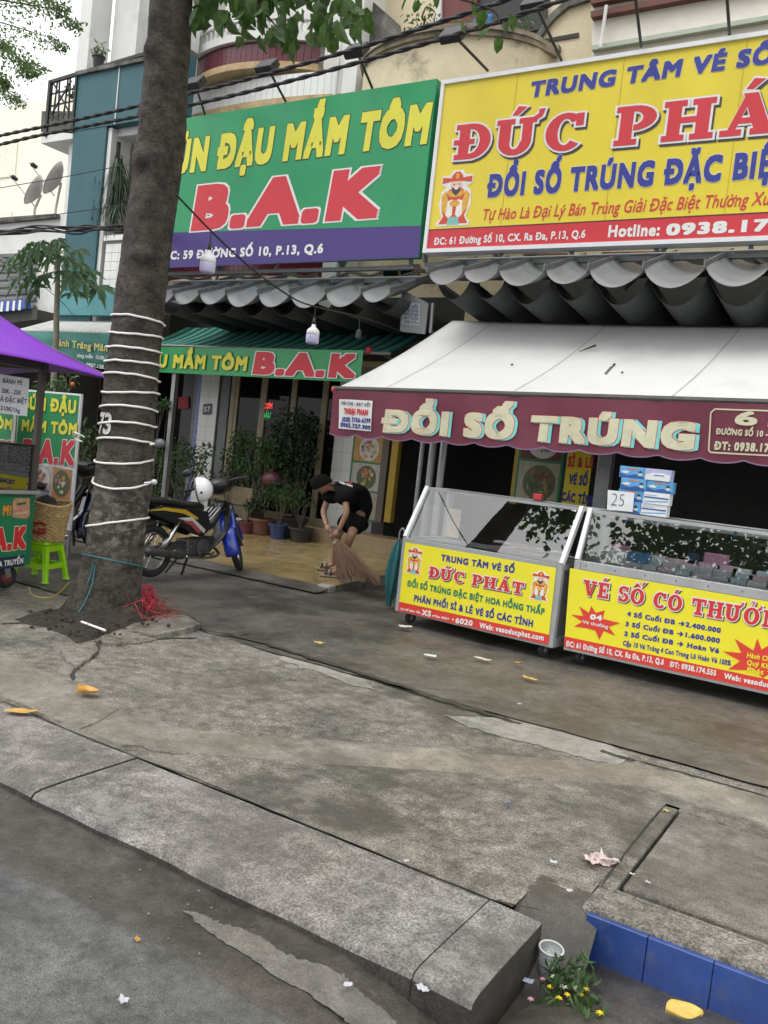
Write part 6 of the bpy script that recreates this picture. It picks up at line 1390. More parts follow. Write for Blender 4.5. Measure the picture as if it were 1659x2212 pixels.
# balcony plants and cloth on the cream house
for (x, y, r_, nn, lab, lmm) in ((918, 48, .3, 110, 'feathery potted shrub on the stained balcony wall', lm_mid), (900, 84, .14, 50, 'low sprig at the end of the cream balcony', lm_mid), (1010, 70, .22, 90, 'yellow green bush behind the curved balcony moulding', lm_feather), (1130, 62, .2, 60, 'leafy plant beside the dark balcony opening', lm_mid), (215, 105, .12, 50, 'small potted plant on the teal house coping', lm_feather), (950, 90, .2, 70, 'trailing plant on the curved cream balcony', lm_mid), (157, 195, .12, 26, 'tiny sprig growing behind the iron railing', lm_feather)):
    Yb_ = 10.1 if x > 300 else 9.3; c_ = PY(x, y, Yb_); t_ = thing('balcony_plant', lab, 'plant', c_-V((0, 0, r_))); foliage(c_, r_, nn, .08, .035).build('foliage', lmm, t_); stems(c_-V((0, 0, r_*1.2)), [c_, c_+V((r_*.5, 0, r_*.3)), c_+V((-r_*.5, 0, r_*.2))]).build('stem', mtb, t_)
    if x == 215: pot(t_, c_.x, Yb_, c_.z-.3, .1, .18, m_pdark)
hc = thing('hanging_cloth', 'blue cloth hung over the balcony rail by dark opening', 'cloth', PY(1040, 68, 9.75)); b = B(); A_ = [PY(x, y, 9.75) for x, y in ((1012,50),(1062,28),(1058,64),(1020,72))]
b.grid(lambda u, v: (A_[0].lerp(A_[1], u)).lerp(A_[3].lerp(A_[2], u), v)+V((0, .03*math.sin(u*14), 0)), 12, 6); b.build('fabric', M('blue_fabric', (.05, .16, .38), .8, var=.2), hc, thick=.01, smooth=True)
# ================================================================ MOTORBIKES
m_blk = M('black_plastic', (.014, .014, .015), .38, var=.15); m_rub = M('tyre_rubber', (.02, .02, .021), .8, var=.2, bump=.4, bscale=120); m_chr = M('chrome', (.6, .6, .6), .15, metal=1, var=.05); m_eng = M('engine_alloy', (.1, .1, .1), .45, metal=.6, var=.3, scale=20); m_seat = M('seat_vinyl', (.018, .017, .017), .55, var=.1)
def torus(b, c, axis, R_, r_, n=28, k=10):
    axis = V(axis).normalized(); e1 = axis.orthogonal().normalized(); e2 = axis.cross(e1); pts = [V(c)+(e1*math.cos(2*math.pi*i/n)+e2*math.sin(2*math.pi*i/n))*R_ for i in range(n+1)]
    return b.tube(pts, r_, k, cap=False)
def wheel(root, name, c, axis, R_=.275):
    axis = V(axis).normalized(); b = B(); torus(b, c, axis, R_-.036, .036); w_ = b.build(name, m_rub, root, local=True, smooth=True)
    b = B(); torus(b, c, axis, R_-.075, .013); b.build('rim', m_chr, w_, local=True, smooth=True)
    b = B(); b.lathe([(.03, -.05), (.06, -.035), (.06, .035), (.03, .05)], c, axis, 14); b.build('hub', m_eng, w_, local=True)
    b = B(); e1 = axis.orthogonal().normalized(); e2 = axis.cross(e1)
    for i in range(18):
        a = 2*math.pi*i/18; d = e1*math.cos(a)+e2*math.sin(a); t_ = e1*math.cos(a+.35)+e2*math.sin(a+.35); b.tube([V(c)+t_*.055+axis*(.03 if i % 2 else -.03), V(c)+d*(R_-.08)], .0022, 4)
    b.build('spokes', m_chr, w_, local=True)
    return w_
def bike(label, loc, rz, steer, bodym, fenderm, decal, scooter=False, lean=0.0):
    t_ = thing('motorbike', label, 'motorbike', loc, rz)
    t_.rotation_euler = (lean, 0, rz)
    Bd = lambda b, nm, mt, par=t_, **k: b.build(nm, mt, par, local=True, **k)
    wheel(t_, 'rear_wheel', (-.62, 0, .275), (0, 1, 0))
    ax0 = V((.40, 0, .84)); ax = V((-.44, 0, .9)).normalized(); Rt = Matrix.Rotation(steer, 3, ax)
    S = lambda x, y, z: ax0+Rt @ (V((x, y, z))-ax0)
    fa = S(.63, 0, .275); fax = Rt @ V((0, 1, 0))
    wheel(t_, 'front_wheel', fa, fax)
    for s in (-1, 1):
        Bd(B().tube([S(.43, s*.075, .74), S(.55, s*.075, .45), S(.62, s*.075, .275)], [.022, .022, .026], 10), 'fork_leg', m_eng, smooth=True)
        Bd(B().tube([V((-.35, s*.13, .6)), V((-.6, s*.13, .31))], .028, 10), 'shock_absorber', m_chr, smooth=True)
    # front mudguard follows the tyre
    b = B(); Rg = .325
    def fen(u, v):
        a = R(15+185*u); w_ = (v-.5)*.17; dz = -.06*abs(v-.5)**2*4*.6; rr = Rg+dz+.02*math.sin(math.pi*u)
        return S(.63+math.cos(a)*rr*1.0, w_, .275+math.sin(a)*rr)
    b.grid(fen, 22, 6); Bd(b, 'front_mudguard', fenderm, smooth=True, thick=.006)
    b = B(); b.obox(S(.47, 0, .62), Rt @ V((.05, 0, .0)), Rt @ V((0, .1, 0)), Rt @ V((.06, 0, .15))); Bd(b, 'fork_cover', fenderm, bevel=.03)
    # handlebar, cowl, grips, mirrors
    b = B(); b.tube(cat_curve([S(.3, -.36, 1.0), S(.34, -.2, 1.02), S(.4, 0, .98), S(.34, .2, 1.02), S(.3, .36, 1.0)], 6), .014, 8); Bd(b, 'handlebar', m_blk, smooth=True)
    for s in (-1, 1):
        Bd(B().tube([S(.29, s*.37, 1.0), S(.315, s*.26, 1.012)], .019, 10), 'grip', m_rub, smooth=True)
        Bd(B().tube([S(.36, s*.22, 1.02), S(.4, s*.36, .995)], .007, 6), 'brake_lever', m_chr)
    b = B(); b.ell(S(.42, 0, .99), .16, .17, .1, 16, 10, rot=Rt); Bd(b, 'handlebar_cowl', m_blk, smooth=True)
    b = B(); b.lathe([(.001, .0), (.07, .0), (.085, -.03)], S(.58, 0, .98), Rt @ V((1, 0, .0)), 14); Bd(b, 'headlight', m_chr, smooth=True)
    mr = Bd(B().tube([S(.34, .2, 1.03), S(.3, .28, 1.17)], .006, 6), 'mirror_stalk', m_blk)
    Bd(B().ell(S(.3, .3, 1.2), .02, .065, .04, 12, 8, rot=Rt), 'mirror', m_blk, mr, smooth=True)
    # leg shield and frame
    b = B(); b.grid(lambda u, v: (.33+.11*v+.08*u-.12*(v-.5)**2*0-.55*max(0, .45-u)**1.2, (v*0+(2*v-1))*(.13+.03*u)*(1 if u > .1 else .8), .3+.52*u-.06*abs(2*v-1)), 10, 8); Bd(b, 'leg_shield', m_blk if not scooter else bodym, smooth=True, thick=.012)
    Bd(B().tube(cat_curve([V((.42, 0, .8)), V((.25, 0, .55)), V((.02, 0, .5)), V((-.2, 0, .6))], 6), .045, 10), 'frame_tube', m_blk, smooth=True)
    if scooter: Bd(B().box(-.12, .3, -.15, .15, .26, .36), 'floorboard', m_blk, bevel=.02)
    # seat
    sp = [(-.82, .80, .06), (-.7, .81, .1), (-.45, .8, .125), (-.2, .765, .12), (0, .755, .09), (.08, .74, .05)]
    b = B(); o = []; k = 10
    for (x, z, hw) in sp:
        for j in range(k): a = 2*math.pi*j/k; o.append((x, hw*math.cos(a), z+(.045 if math.sin(a) > 0 else .05)*math.sin(a)))
    b.add(o, [(i*k+j, i*k+(j+1) % k, (i+1)*k+(j+1) % k, (i+1)*k+j) for i in range(len(sp)-1) for j in range(k)]+[tuple(range(k)), tuple((len(sp)-1)*k+j for j in range(k))]); Bd(b, 'seat', m_seat, smooth=True)
    # side panels
    for s in (-1, 1):
        pl = [(-.86, .7), (-.62, .76), (-.2, .73), (.06, .7), (.12, .52), (.0, .42), (-.18, .46), (-.4, .56)]
        b = B(); b.prism([V((x, s*(.125+.02*math.sin((x+.9)*3)), z)) for x, z in pl], (0, -s*.03, 0)); sp_ = Bd(b, 'side_panel', bodym, bevel=.01)
        for q, (pts, mt) in enumerate(decal):
            Bd(B().add([V((x, s*(.1285+.02*math.sin((x+.9)*3)+.0015*q), z)) for x, z in pts], [tuple(range(len(pts))) if s > 0 else tuple(reversed(range(len(pts))))]), 'decal', mt, sp_)
    b = B(); b.grid(lambda u, v: V((-.62+math.cos(R(60+95*u))*.33, (v-.5)*.15, .275+math.sin(R(60+95*u))*.33)), 14, 4); Bd(b, 'rear_mudguard', m_blk, smooth=True, thick=.006)
    Bd(B().box(-.96, -.9, -.06, .06, .66, .74), 'tail_light', M('red_lens', (.3, .01, .01), .2), bevel=.015)
    Bd(B().tube(cat_curve([V((-.5, .12, .82)), V((-.85, .12, .86)), V((-.93, 0, .87)), V((-.85, -.12, .86)), V((-.5, -.12, .82))], 5), .011, 8), 'grab_rail', m_chr, smooth=True)
    # engine
    e = Bd(B().lathe([(.05, -.13), (.1, -.12), (.115, -.03), (.115, .05), (.1, .12), (.05, .13)], (.02, 0, .3), (0, 1, 0), 18), 'engine', m_eng)
    Bd(B().box(-.2, .05, -.09, .09, .22, .4), 'crankcase', m_eng, e, bevel=.02)
    for i in range(6): Bd(B().box(.12+i*.022, .128+i*.022, -.065, .065, .28, .42), 'cooling_fin', m_eng, e)
    Bd(B().box(.25, .3, -.05, .05, .3, .4), 'cylinder_head', m_eng, e, bevel=.01)
    Bd(B().tube(cat_curve([V((.26, -.03, .3)), V((.26, -.12, .22)), V((.05, -.15, .19)), V((-.3, -.16, .22))], 6), .017, 8), 'exhaust_pipe', m_chr, smooth=True)
    Bd(B().tube([V((-.3, -.16, .22)), V((-.36, -.165, .23)), V((-.84, -.185, .3)), V((-.9, -.185, .305))], [.02, .04, .042, .03], 12), 'silencer', m_eng, smooth=True)
    Bd(B().bar((-.1, 0, .36), (-.62, .09, .275), .04, .06), 'swing_arm', m_eng); Bd(B().bar((-.1, 0, .36), (-.62, -.09, .275), .04, .06), 'swing_arm', m_eng)
    for s in (-1, 1): Bd(B().tube([(0, s*.1, .24), (0, s*.27, .24)], .014, 8), 'foot_peg', m_rub); Bd(B().tube([(-.26, s*.12, .33), (-.3, s*.24, .33)], .012, 8), 'foot_peg', m_eng); Bd(B().bar((-.15, s*.06, .22), (-.3, s*.12, 0.02), .02), 'stand_leg', m_blk)
    Bd(B().tube(cat_curve([V((-.05, -.12, .26)), V((.08, -.15, .22)), V((.16, -.15, .25))], 5), .008, 6), 'brake_pedal', m_chr)
    if not scooter:
        for i in range(4): Bd(B().tube(cat_curve([V((.06, -.09+.06*i, .56)), V((.2, -.09+.06*i, .66)), V((.32, -.08+.055*i, .76))], 4), .007, 6), 'rack_bar', m_chr, smooth=True)
    return t_
m_dy = M('yellow_decal', (.5, .34, .03), .35); m_dw = M('white_decal', (.5, .5, .5), .35); m_dr = M('red_decal', (.32, .06, .06), .35)
dec = [([(-.84,.7),(-.6,.742),(-.3,.72),(-.1,.63),(-.12,.61),(-.34,.68),(-.62,.71)], m_dy), ([(-.42,.63),(-.2,.64),(.02,.5),(.0,.46),(-.2,.58)], m_dw), ([(-.36,.6),(-.2,.6),(-.04,.48),(-.1,.46),(-.22,.55)], m_dr)]
bk1 = bike('black motorbike with blue front mudguard and white yellow decals beside tree', (-6.6, 6.92, .035), R(90), R(38), m_blk, M('blue_paint', (.012, .035, .33), .22, var=.1, coat=.8), dec, lean=R(-4))
bk2 = bike('dark navy scooter half hidden between the tree and the wicker basket', (-8.35, 6.3, .035), R(68), R(20), M('navy_paint', (.01, .016, .05), .2, coat=.8), M('navy_paint', (.01, .016, .05)), [], scooter=True, lean=R(-4))
# white helmet hung on the handlebar
hp = PX(438, 1057, -6.5); wh = thing('crash_helmet', 'white half shell crash helmet hanging from the motorbike handlebar', 'helmet', hp)
hr = Matrix.Rotation(R(35), 3, 'Z') @ Matrix.Rotation(R(75), 3, 'Y')
b = B(); o = []; n_ = 20
for i in range(9):
    ph = math.pi*.58*i/8
    for j in range(n_): a = 2*math.pi*j/n_; o.append(hp + hr @ V((.135*math.sin(ph)*math.cos(a), .12*math.sin(ph)*math.sin(a), .135*math.cos(ph)-.03)))
b.add(o, [(i*n_+j, (i+1)*n_+j, (i+1)*n_+(j+1) % n_, i*n_+(j+1) % n_) for i in range(8) for j in range(n_)]); b.build('shell', M('white_gloss', (.85, .85, .86), .18, var=.03, coat=.6), wh, smooth=True, thick=.012)
torus(B(), hp+hr @ V((0, 0, -.055)), hr @ V((0, 0, 1)), .133, .008).build('edge_trim', m_dsteel, wh, smooth=True)
B().tube([hp+hr @ V((.1, -.06, -.06)), hp+V((-.02, .02, .13))], .006, 6).build('strap', m_black, wh)
B().lathe([(.014, 0), (.014, .006)], hp+hr @ V((.03, -.118, .0)), hr @ V((.2, -1, 0)), 10).build('stud', m_black, wh)
# ================================================================ SWEEPER
def skin(name, verts, edges, radii, mat, parent, root=0, sub=2, smooth=True):
    me = bpy.data.meshes.new(name); o = bpy.data.objects.new(name, me); COL.objects.link(o); o.parent = parent; MW[o] = MW[parent]; inv = MW[parent].inverted()
    me.from_pydata([tuple(inv @ V(p)) for p in verts], edges, []); me.update()
    md = o.modifiers.new('skin', 'SKIN'); md.use_smooth_shade = True
    sv = me.skin_vertices[0].data
    for i, r_ in enumerate(radii): sv[i].radius = (r_, r_) if not isinstance(r_, tuple) else r_; sv[i].use_root = (i == root)
    o.modifiers.new('sub', 'SUBSURF').levels = sub; o.modifiers['sub'].render_levels = sub
    me.materials.append(mat); return o
d7 = lambda x, y, Y: PY(x*.3472+301.7, y*.3472+795.5, Y)
J = dict(hip=d7(1368,875,8.38), waist=d7(1352,790,8.3), chest=d7(1285,745,8.14), neck=d7(1222,738,8.03), headb=d7(1180,735,7.98), head=d7(1150,722,7.95), face=d7(1138,755,7.92),
  ls=d7(1275,790,7.98), le=d7(1290,895,7.92), lw=d7(1238,1012,7.9), lh=d7(1212,1048,7.9), rs=d7(1185,770,8.16), re=d7(1142,895,8.1), rw=d7(1163,980,7.96), rh=d7(1185,1016,7.93),
  lhp=d7(1375,905,8.3), lk=d7(1318,1030,8.0), la=d7(1238,1238,8.14), rhp=d7(1350,900,8.46), rk=d7(1232,1025,8.3), ra=d7(1208,1212,8.42))
fl1 = fz(8.14); fl2 = fz(8.42)
J['la'].z = fl1+.085; J['ra'].z = fl2+.085
toe = V((-.86, -.5, 0)).normalized()
J['lheel'] = J['la']-toe*.04-V((0, 0, .045)); J['lt'] = V((J['la'].x, J['la'].y, fl1+.04))+toe*.13; J['rt'] = V((J['ra'].x, J['ra'].y, fl2+.04))+toe*.13
man = thing('person', 'man in black t-shirt and shorts bending to sweep the tiled forecourt', 'person', V((J['la'].x, J['la'].y, fl1)))
m_skin = M('skin', (.33, .18, .115), .5, var=.1, scale=9)
names = ['hip', 'waist', 'chest', 'neck', 'headb', 'head', 'ls', 'le', 'lw', 'rs', 're', 'rw', 'lhp', 'lk', 'la', 'rhp', 'rk', 'ra', 'lt', 'rt']
rad = [.085, .08, .08, .05, .055, .07, .042, .038, .028, .042, .038, .028, .07, .055, .036, .07, .055, .036, .03, .03]
ed = [('hip','waist'),('waist','chest'),('chest','neck'),('neck','headb'),('headb','head'),('chest','ls'),('ls','le'),('le','lw'),('chest','rs'),('rs','re'),('re','rw'),('hip','lhp'),('lhp','lk'),('lk','la'),('hip','rhp'),('rhp','rk'),('rk','ra'),('la','lt'),('ra','rt')]
# mid-calf fullness
J['lc'] = J['lk'].lerp(J['la'], .35); J['rc'] = J['rk'].lerp(J['ra'], .35); names += ['lc', 'rc']; rad += [.052, .052]
ed = [e for e in ed if e not in (('lk','la'), ('rk','ra'))]+[('lk','lc'),('lc','la'),('rk','rc'),('rc','ra')]
ix = {n_: i for i, n_ in enumerate(names)}
body = skin('body', [J[n_] for n_ in names], [(ix[a], ix[c_]) for a, c_ in ed], rad, m_skin, man)
# head shape, hair, ears, nose
hd = (J['head']-J['neck']).normalized(); fdir = V((-.62, -.35, -.7)).normalized()   # where the face looks
e3 = hd.cross(fdir).normalized(); fdir = e3.cross(hd).normalized(); hc_ = J['head']+hd*.03
hm_ = Matrix((fdir, e3, hd)).transposed()
b = B(); b.ell(hc_, .098, .078, .118, 18, 12, rot=hm_); b.build('head', m_skin, man, smooth=True)
m_hair = M('black_hair', (.006, .0055, .005), .85, var=.5, scale=40, bump=.9, bscale=120, spec=.15)
b = B(); o = []; n_ = 20
for i in range(9):
    ph = math.pi*.56*i/8
    for j in range(n_):
        a = 2*math.pi*j/n_; up_ = math.cos(ph); q = V((math.sin(ph)*math.cos(a), math.sin(ph)*math.sin(a), up_)); sh = Matrix.Rotation(R(-48), 3, 'Y') @ q
        o.append(hc_+hm_ @ V((sh.x*.114, sh.y*.093, sh.z*.132)))
b.add(o, [(i*n_+j, (i+1)*n_+j, (i+1)*n_+(j+1) % n_, i*n_+(j+1) % n_) for i in range(8) for j in range(n_)]); b.build('hair', m_hair, man, smooth=True)
for s in (-1, 1): B().ell(hc_+hm_ @ V((-.005, s*.079, -.01)), .022, .012, .032, 10, 6, rot=hm_).build('ear', m_skin, man, smooth=True); B().ell(hc_+hm_ @ V((.088, s*.03, .0)), .012, .016, .006, 8, 6, rot=hm_).build('eye', M('eye_dark', (.02, .015, .012), .3), man, smooth=True)
B().add([hc_+hm_ @ V(q) for q in ((.095,0,.015),(.09,.016,-.03),(.09,-.016,-.03),(.122,0,-.028),(.09,0,-.04))], [(0,1,3),(0,3,2),(1,4,3),(2,3,4)]).build('nose', m_skin, man)
B().ell(hc_+hm_ @ V((.088, 0, -.06)), .01, .024, .006, 8, 6, rot=hm_).build('mouth', M('lips', (.25, .09, .07), .5), man, smooth=True)
# hands: palm, four fingers, thumb, closed on the broom stick
gr = (J['lh']-J['rh']); bd = d7(1290, 1160, 7.86)-d7(1200, 1035, 7.9); bd.normalize()
broom_ax = bd
for w_, h_, sg in (('lw', 'lh', 1), ('rw', 'rh', -1)):
    c_ = J[h_]; ad = (c_-J[w_]).normalized(); side = broom_ax.cross(ad).normalized()*sg
    b = B(); b.tube([J[w_], J[w_].lerp(c_, .4), c_-ad*.005], [.026, .036, .034], 12); hnd = b.build('hand', m_skin, man, smooth=True)
    for k in range(4):
        base = c_+broom_ax*(-.03+.02*k)+side*.022; L_ = (.062, .072, .068, .052)[k]
        B().tube(cat_curve([base-ad*.01, base+ad*L_*.45+side*.006, base+ad*L_*.6-side*.03, base+ad*L_*.1-side*.048], 4), [.0095-.003*i/12 for i in range(13)], 8).build('finger', m_skin, hnd, smooth=True)
    B().tube(cat_curve([c_-ad*.02-broom_ax*.03, c_+ad*.015-broom_ax*.038-side*.02, c_+ad*.03-broom_ax*.02-side*.034], 4), [.012, .0118, .0115, .011, .0108, .0105, .01, .0095, .009], 8).build('thumb', m_skin, hnd, smooth=True)
B().lathe([(.031, -.008), (.031, .008)], J['lw'], (J['lh']-J['lw']), 14).build('watch', M('steel_watch', (.6, .58, .52), .25, metal=.9), man)
m_cl = M('black_cotton', (.007, .007, .008), .95, var=.4, scale=7, bump=.8, bscale=14, spec=.15)
def mid(a, c_, t): return J[a].lerp(J[c_], t)
sv_ = [J['hip']+(J['hip']-J['waist'])*.25, J['waist'], J['chest'], mid('chest', 'neck', .55), J['ls'], mid('ls', 'le', .55), J['rs'], mid('rs', 're', .55)]
shirt = skin('t_shirt', sv_, [(0,1),(1,2),(2,3),(2,4),(4,5),(2,6),(6,7)], [.2, .18, .18, .08, .125, .1, .125, .1], m_cl, man)
sh_ = [J['hip'], mid('hip', 'waist', .75), J['lhp'], mid('lhp', 'lk', .88), J['rhp'], mid('rhp', 'rk', .88)]
skin('shorts', sh_, [(0,1),(0,2),(2,3),(0,4),(4,5)], [.18, .17, .135, .112, .135, .112], m_cl, man)
# print on the shirt's back, laid on the cloth
bpy.context.view_layer.update(); _dg = bpy.context.evaluated_depsgraph_get(); _se = shirt.evaluated_get(_dg); _inv = MW[man].inverted()
def on_shirt(x, y, l):
    ok, loc, nrm, _ = _se.ray_cast(_inv @ EYE, (_inv.to_3x3() @ ray(x, y)).normalized()); return (MW[man] @ (loc+nrm*l)) if ok else None
for body_, a, c_, hh, mt in (('BÚN ĐẬU', (1212, 672), (1300, 698), 16, m_ylw), ('B.A.K', (1222, 694), (1322, 724), 20, m_red), ('MẮM TÔM', (1240, 716), (1320, 742), 12, m_wh)):
    vs, fs = text_mesh(body_, 0, 1.1); tx0 = min(q[0] for q in vs); tx1 = max(q[0] for q in vs)
    for ox in (0, 1.6, 3.2):
        P3 = []
        for (x, y, _d) in vs:
            t = (x-tx0)/(tx1-tx0); qx = a[0]+(c_[0]-a[0])*t+ox; qy = a[1]+(c_[1]-a[1])*t-y/.682*hh; P3.append(on_shirt(qx*.3472+301.7, qy*.3472+795.5, .004+.0006*ox))
        good = [fc for fc in fs if all(P3[k] is not None for k in fc)]
        if good and ox == 0: pb_ = B()
        if good: pb_.add([p if p is not None else man.location for p in P3], good)
    if good: pb_.build('shirt_print', mt, man)
# sandals
m_sole = M('sandal_sole', (.3, .24, .17), .8); m_strap = M('sandal_strap', (.012, .012, .014), .6)
for a_, f_ in (('la', fl1), ('ra', fl2)):
    c_ = V((J[a_].x, J[a_].y, f_+.006))+toe*.06; s_ = V((-toe.y, toe.x, 0)); ol = [(-.13, .03), (-.12, .042), (0, .042), (.09, .052), (.14, .035), (.155, 0), (.14, -.035), (.09, -.05), (0, -.04), (-.12, -.04), (-.13, -.03)]
    sd_ = B().prism([c_+toe*x+s_*y for x, y in ol], (0, 0, .02)).build('sandal', m_sole, man)
    for x in (.03, .085): B().tube(cat_curve([c_+toe*x-s_*.048+V((0, 0, .02)), c_+toe*(x-.01)+V((0, 0, .08 if x < .05 else .068)), c_+toe*x+s_*.048+V((0, 0, .02))], 5), .013, 6).build('strap', m_strap, sd_)
    B().tube(cat_curve([c_-toe*.08-s_*.038+V((0, 0, .02)), c_-toe*.125+V((0, 0, .07)), c_-toe*.08+s_*.038+V((0, 0, .02))], 5), .01, 6).build('strap', m_strap, sd_)
# broom
br = thing('broom', 'long coconut rib broom held in both hands of the sweeper', 'broom', d7(1350, 1330, 7.9)); m_br = M('coconut_rib', (.17, .1, .06), .8, var=.35, scale=12)
h0 = d7(1185, 1000, 7.93); h1 = d7(1222, 1085, 7.88)
B().tube([h0-(h1-h0)*.15, h0, h1], [.018, .024, .034], 12).build('handle', m_br, br, smooth=True)
B().tube([h1-(h1-h0)*.1, h1+(h1-h0)*.12], [.036, .04], 12).build('binding', M('broom_twine', (.25, .2, .14), .8), br)
bb = B(); rb2 = random.Random(4)
for i in range(520):
    t = rb2.random(); q = rb2.random()
    tipx = 1222+(1500-1222)*t; tipy = 1330 - 10*t + rb2.uniform(-55, 20) - (18*(1-t)); 
    if t > .8: tipy = 1350+rb2.uniform(-45, 0)
    tip = d7(tipx, tipy, 7.86+rb2.uniform(-.16, .16)); tip.z = max(tip.z, fz(max(FY0, tip.y))+.006 if tip.y > FY0 else .03)
    r0 = h1+V((rb2.uniform(-.03, .03), rb2.uniform(-.03, .03), rb2.uniform(-.02, .03))); m_ = r0.lerp(tip, .5)+V((.0, 0, rb2.uniform(0, .06)))
    bb.tube(cat_curve([r0, m_, tip], 4), [.0038-.0022*k/8 for k in range(9)], 3)
o = bb.build('bristles', m_br, br); o['kind'] = 'stuff'
# ================================================================ CART, STOOL, BASKET, BOARDS
z5 = lambda x, y: (x*.2853, y*.2853+768)
ct = thing('food_cart', 'green sandwich cart with glass case and small wheel under purple canopy', 'cart', (-7.1, 4.2, .03))
CX = -6.62; CF = Face((CX, 0, 0), (0, 1, 0), (1, 0, 0)); CY0, CY1 = 3.3, 4.86
zp0, zp1 = .24, .875
B().box(-7.55, CX-.004, CY0, CY1, zp0, zp1).build('cabinet', M('green_cart_panel', (.012, .15, .07), .45, var=.08), ct)
B().box(-7.58, CX+.03, CY0-.02, CY1+.03, zp1, zp1+.035).build('counter_top', m_alu, ct, bevel=.006)
m_csf = M('cart_steel', (.11, .1, .09), .45, metal=.5, var=.2)
for x in (-7.54, CX-.03):
    for y in (CY0+.01, CY1-.06): B().box(x, x+.05, y, y+.05, zp1+.036, 2.02).build('post', m_csf, ct)
for y in (CY0, CY1-.06): B().box(-7.56, CX+.03, y, y+.06, 1.98, 2.05).build('roof_rail', m_csf, ct)
for x in (-7.56, CX-.03): B().box(x+.001, x+.06, CY0+.07, CY1-.07, 1.981, 2.049).build('roof_rail', m_csf, ct)
B().box(-7.54, CX, CY0+.03, CY1-.03, 1.3, 1.312).build('glass_shelf', GL, ct); 
B().box(CX-.012, CX-.008, CY0+.05, CY1-.06, .915, 1.3).build('glass_pane', GL, ct)
B().box(CX-.02, CX+.0, CY0+.06, CY1-.06, 1.295, 1.32).build('shelf_rail', m_csf, ct)
cp_ = print_poly(ct, CF, [z5(-300, 1660), z5(190, 1590), z5(222, 1070), z5(-300, 1075)], M('green_cart_print', (.012, .2, .085), .4, var=.05), .003, 'sign_panel')
m_or = M('orange_print_b', (.75, .3, .03), .45); m_crm2 = M('cream_outline', (.75, .68, .5), .5)
ptext(cp_, CF, 'Bánh Mì', z5(-150, 1222), z5(78, 1210), z5(-148, 1140), m_or, outline=m_shade, og=.02, off=.05, lift=.005)
ptext(cp_, CF, 'B.A.K', z5(-200, 1500), z5(190, 1462), z5(-198, 1318), m_red, outline=m_crm2, og=.03, off=.06, lift=.005)
nv = print_poly(cp_, CF, [z5(-300, 1668), z5(180, 1592), z5(183, 1508), z5(-300, 1570)], m_navy, .0045, 'strip'); ptext(nv, CF, 'CHẢ GIA TRUYỀN', z5(-150, 1625), z5(170, 1572), z5(-149, 1580), m_wh, off=.04, lift=.008)
fp_ = print_poly(cp_, CF, [z5(92, 1225), z5(200, 1235), z5(222, 1210), z5(222, 1080), z5(112, 1078), z5(95, 1100)], M('food_photo', (.55, .3, .18), .5, var=.4, scale=25), .005, 'food_photo')
for k, (a, c_, mt) in enumerate((((110,1160),(200,1130), 'dish_600'), ((105,1190),(205,1175), 'b'), ((120,1120),(190,1105), 'c'))): print_poly(fp_, CF, [z5(a[0], a[1]+18), z5(c_[0], c_[1]+20), z5(c_[0]+8, c_[1]), z5(a[0]+8, a[1]-6)], [M('ham_print', (.6, .25, .22), .5, var=.3, scale=50), M('bread_print', (.6, .45, .25), .5, var=.3, scale=50), M('herb_print', (.06, .15, .03), .5, var=.4, scale=50)][k], .007+.0008*k, 'print')
wc = V((CX-.05, 4.66, .03+.105)); wb_ = B(); torus(wb_, wc, (1, 0, 0), .072, .034, 24, 10); wl = wb_.build('wheel', m_rub, ct, smooth=True); B().lathe([(.02, -.03), (.055, -.02), (.058, 0), (.055, .02), (.02, .03)], wc, (1, 0, 0), 18).build('hub', M('red_hub', (.25, .03, .035), .5), wl)
B().bar(wc+V((.04, 0, 0)), wc+V((.04, -.06, .2)), .02, .05).build('fork', m_steel, wl)
wc2 = V((-7.45, 3.5, .135)); wb_ = B(); torus(wb_, wc2, (1, 0, 0), .072, .034, 24, 10); wb_.build('wheel', m_rub, ct, smooth=True); wc3 = V((CX-.05, 3.5, .135)); wb_ = B(); torus(wb_, wc3, (1, 0, 0), .072, .034, 24, 10); wb_.build('wheel', m_rub, ct, smooth=True)
# things in the cart
tag(B().lathe([(.11, 0), (.15, .05), (.155, .055), (.14, .05), (.1, .01), (.001, .01)], (CX-.2, 4.58, 1.0), n=20).build('serving_bowl', M('brass_bowl', (.25, .18, .06), .35, metal=.6), None, smooth=True), 'shallow brass bowl in the sandwich cart case', 'bowl')
tag(B().box(CX-.35, CX-.06, 4.3, 4.78, .912, 1.0).build('food_tray', M('red_tray', (.45, .03, .04), .4, var=.1), None, bevel=.02), 'red plastic tray on the sandwich cart counter', 'tray')
tag(B().lathe([(.1, 0), (.13, .04), (.14, .2), (.13, .26), (.03, .28), (.001, .285)], (CX-.3, 4.2, 1.0), n=18).build('cooking_pot', m_black, None, smooth=True), 'black cooking pot in the sandwich cart case', 'pot')
pr_ = thing('price_notice', 'white paper price list taped to the sandwich cart post', 'notice', (CX, 4.5, 1.5)); nd = V((.72, -.69, 0)).normalized()
PRF = Face((CX+.04, 4.72, 1.5), V((.69, .72, 0)), nd)
pg = print_poly(pr_, PRF, [z5(-190, 415), z5(205, 460), z5(222, 175), z5(-190, 112)], m_bw, 0, 'sheet')
m_ink = M('black_ink', (.02, .02, .025), .7)
for s_, a, c_, hh in (('BÁNH MÌ', (20,206), (164,226), 36), ('20K - 25K', (12,282), (160,300), 34), ('CHẢ ĐẶC BIỆT', (-52,342), (203,366), 36), ('210K/1kg', (4,412), (150,434), 34)): ptext(pg, PRF, s_, z5(*a), z5(*c_), z5(a[0]+2, a[1]-hh), m_ink, off=.02, lift=.002)
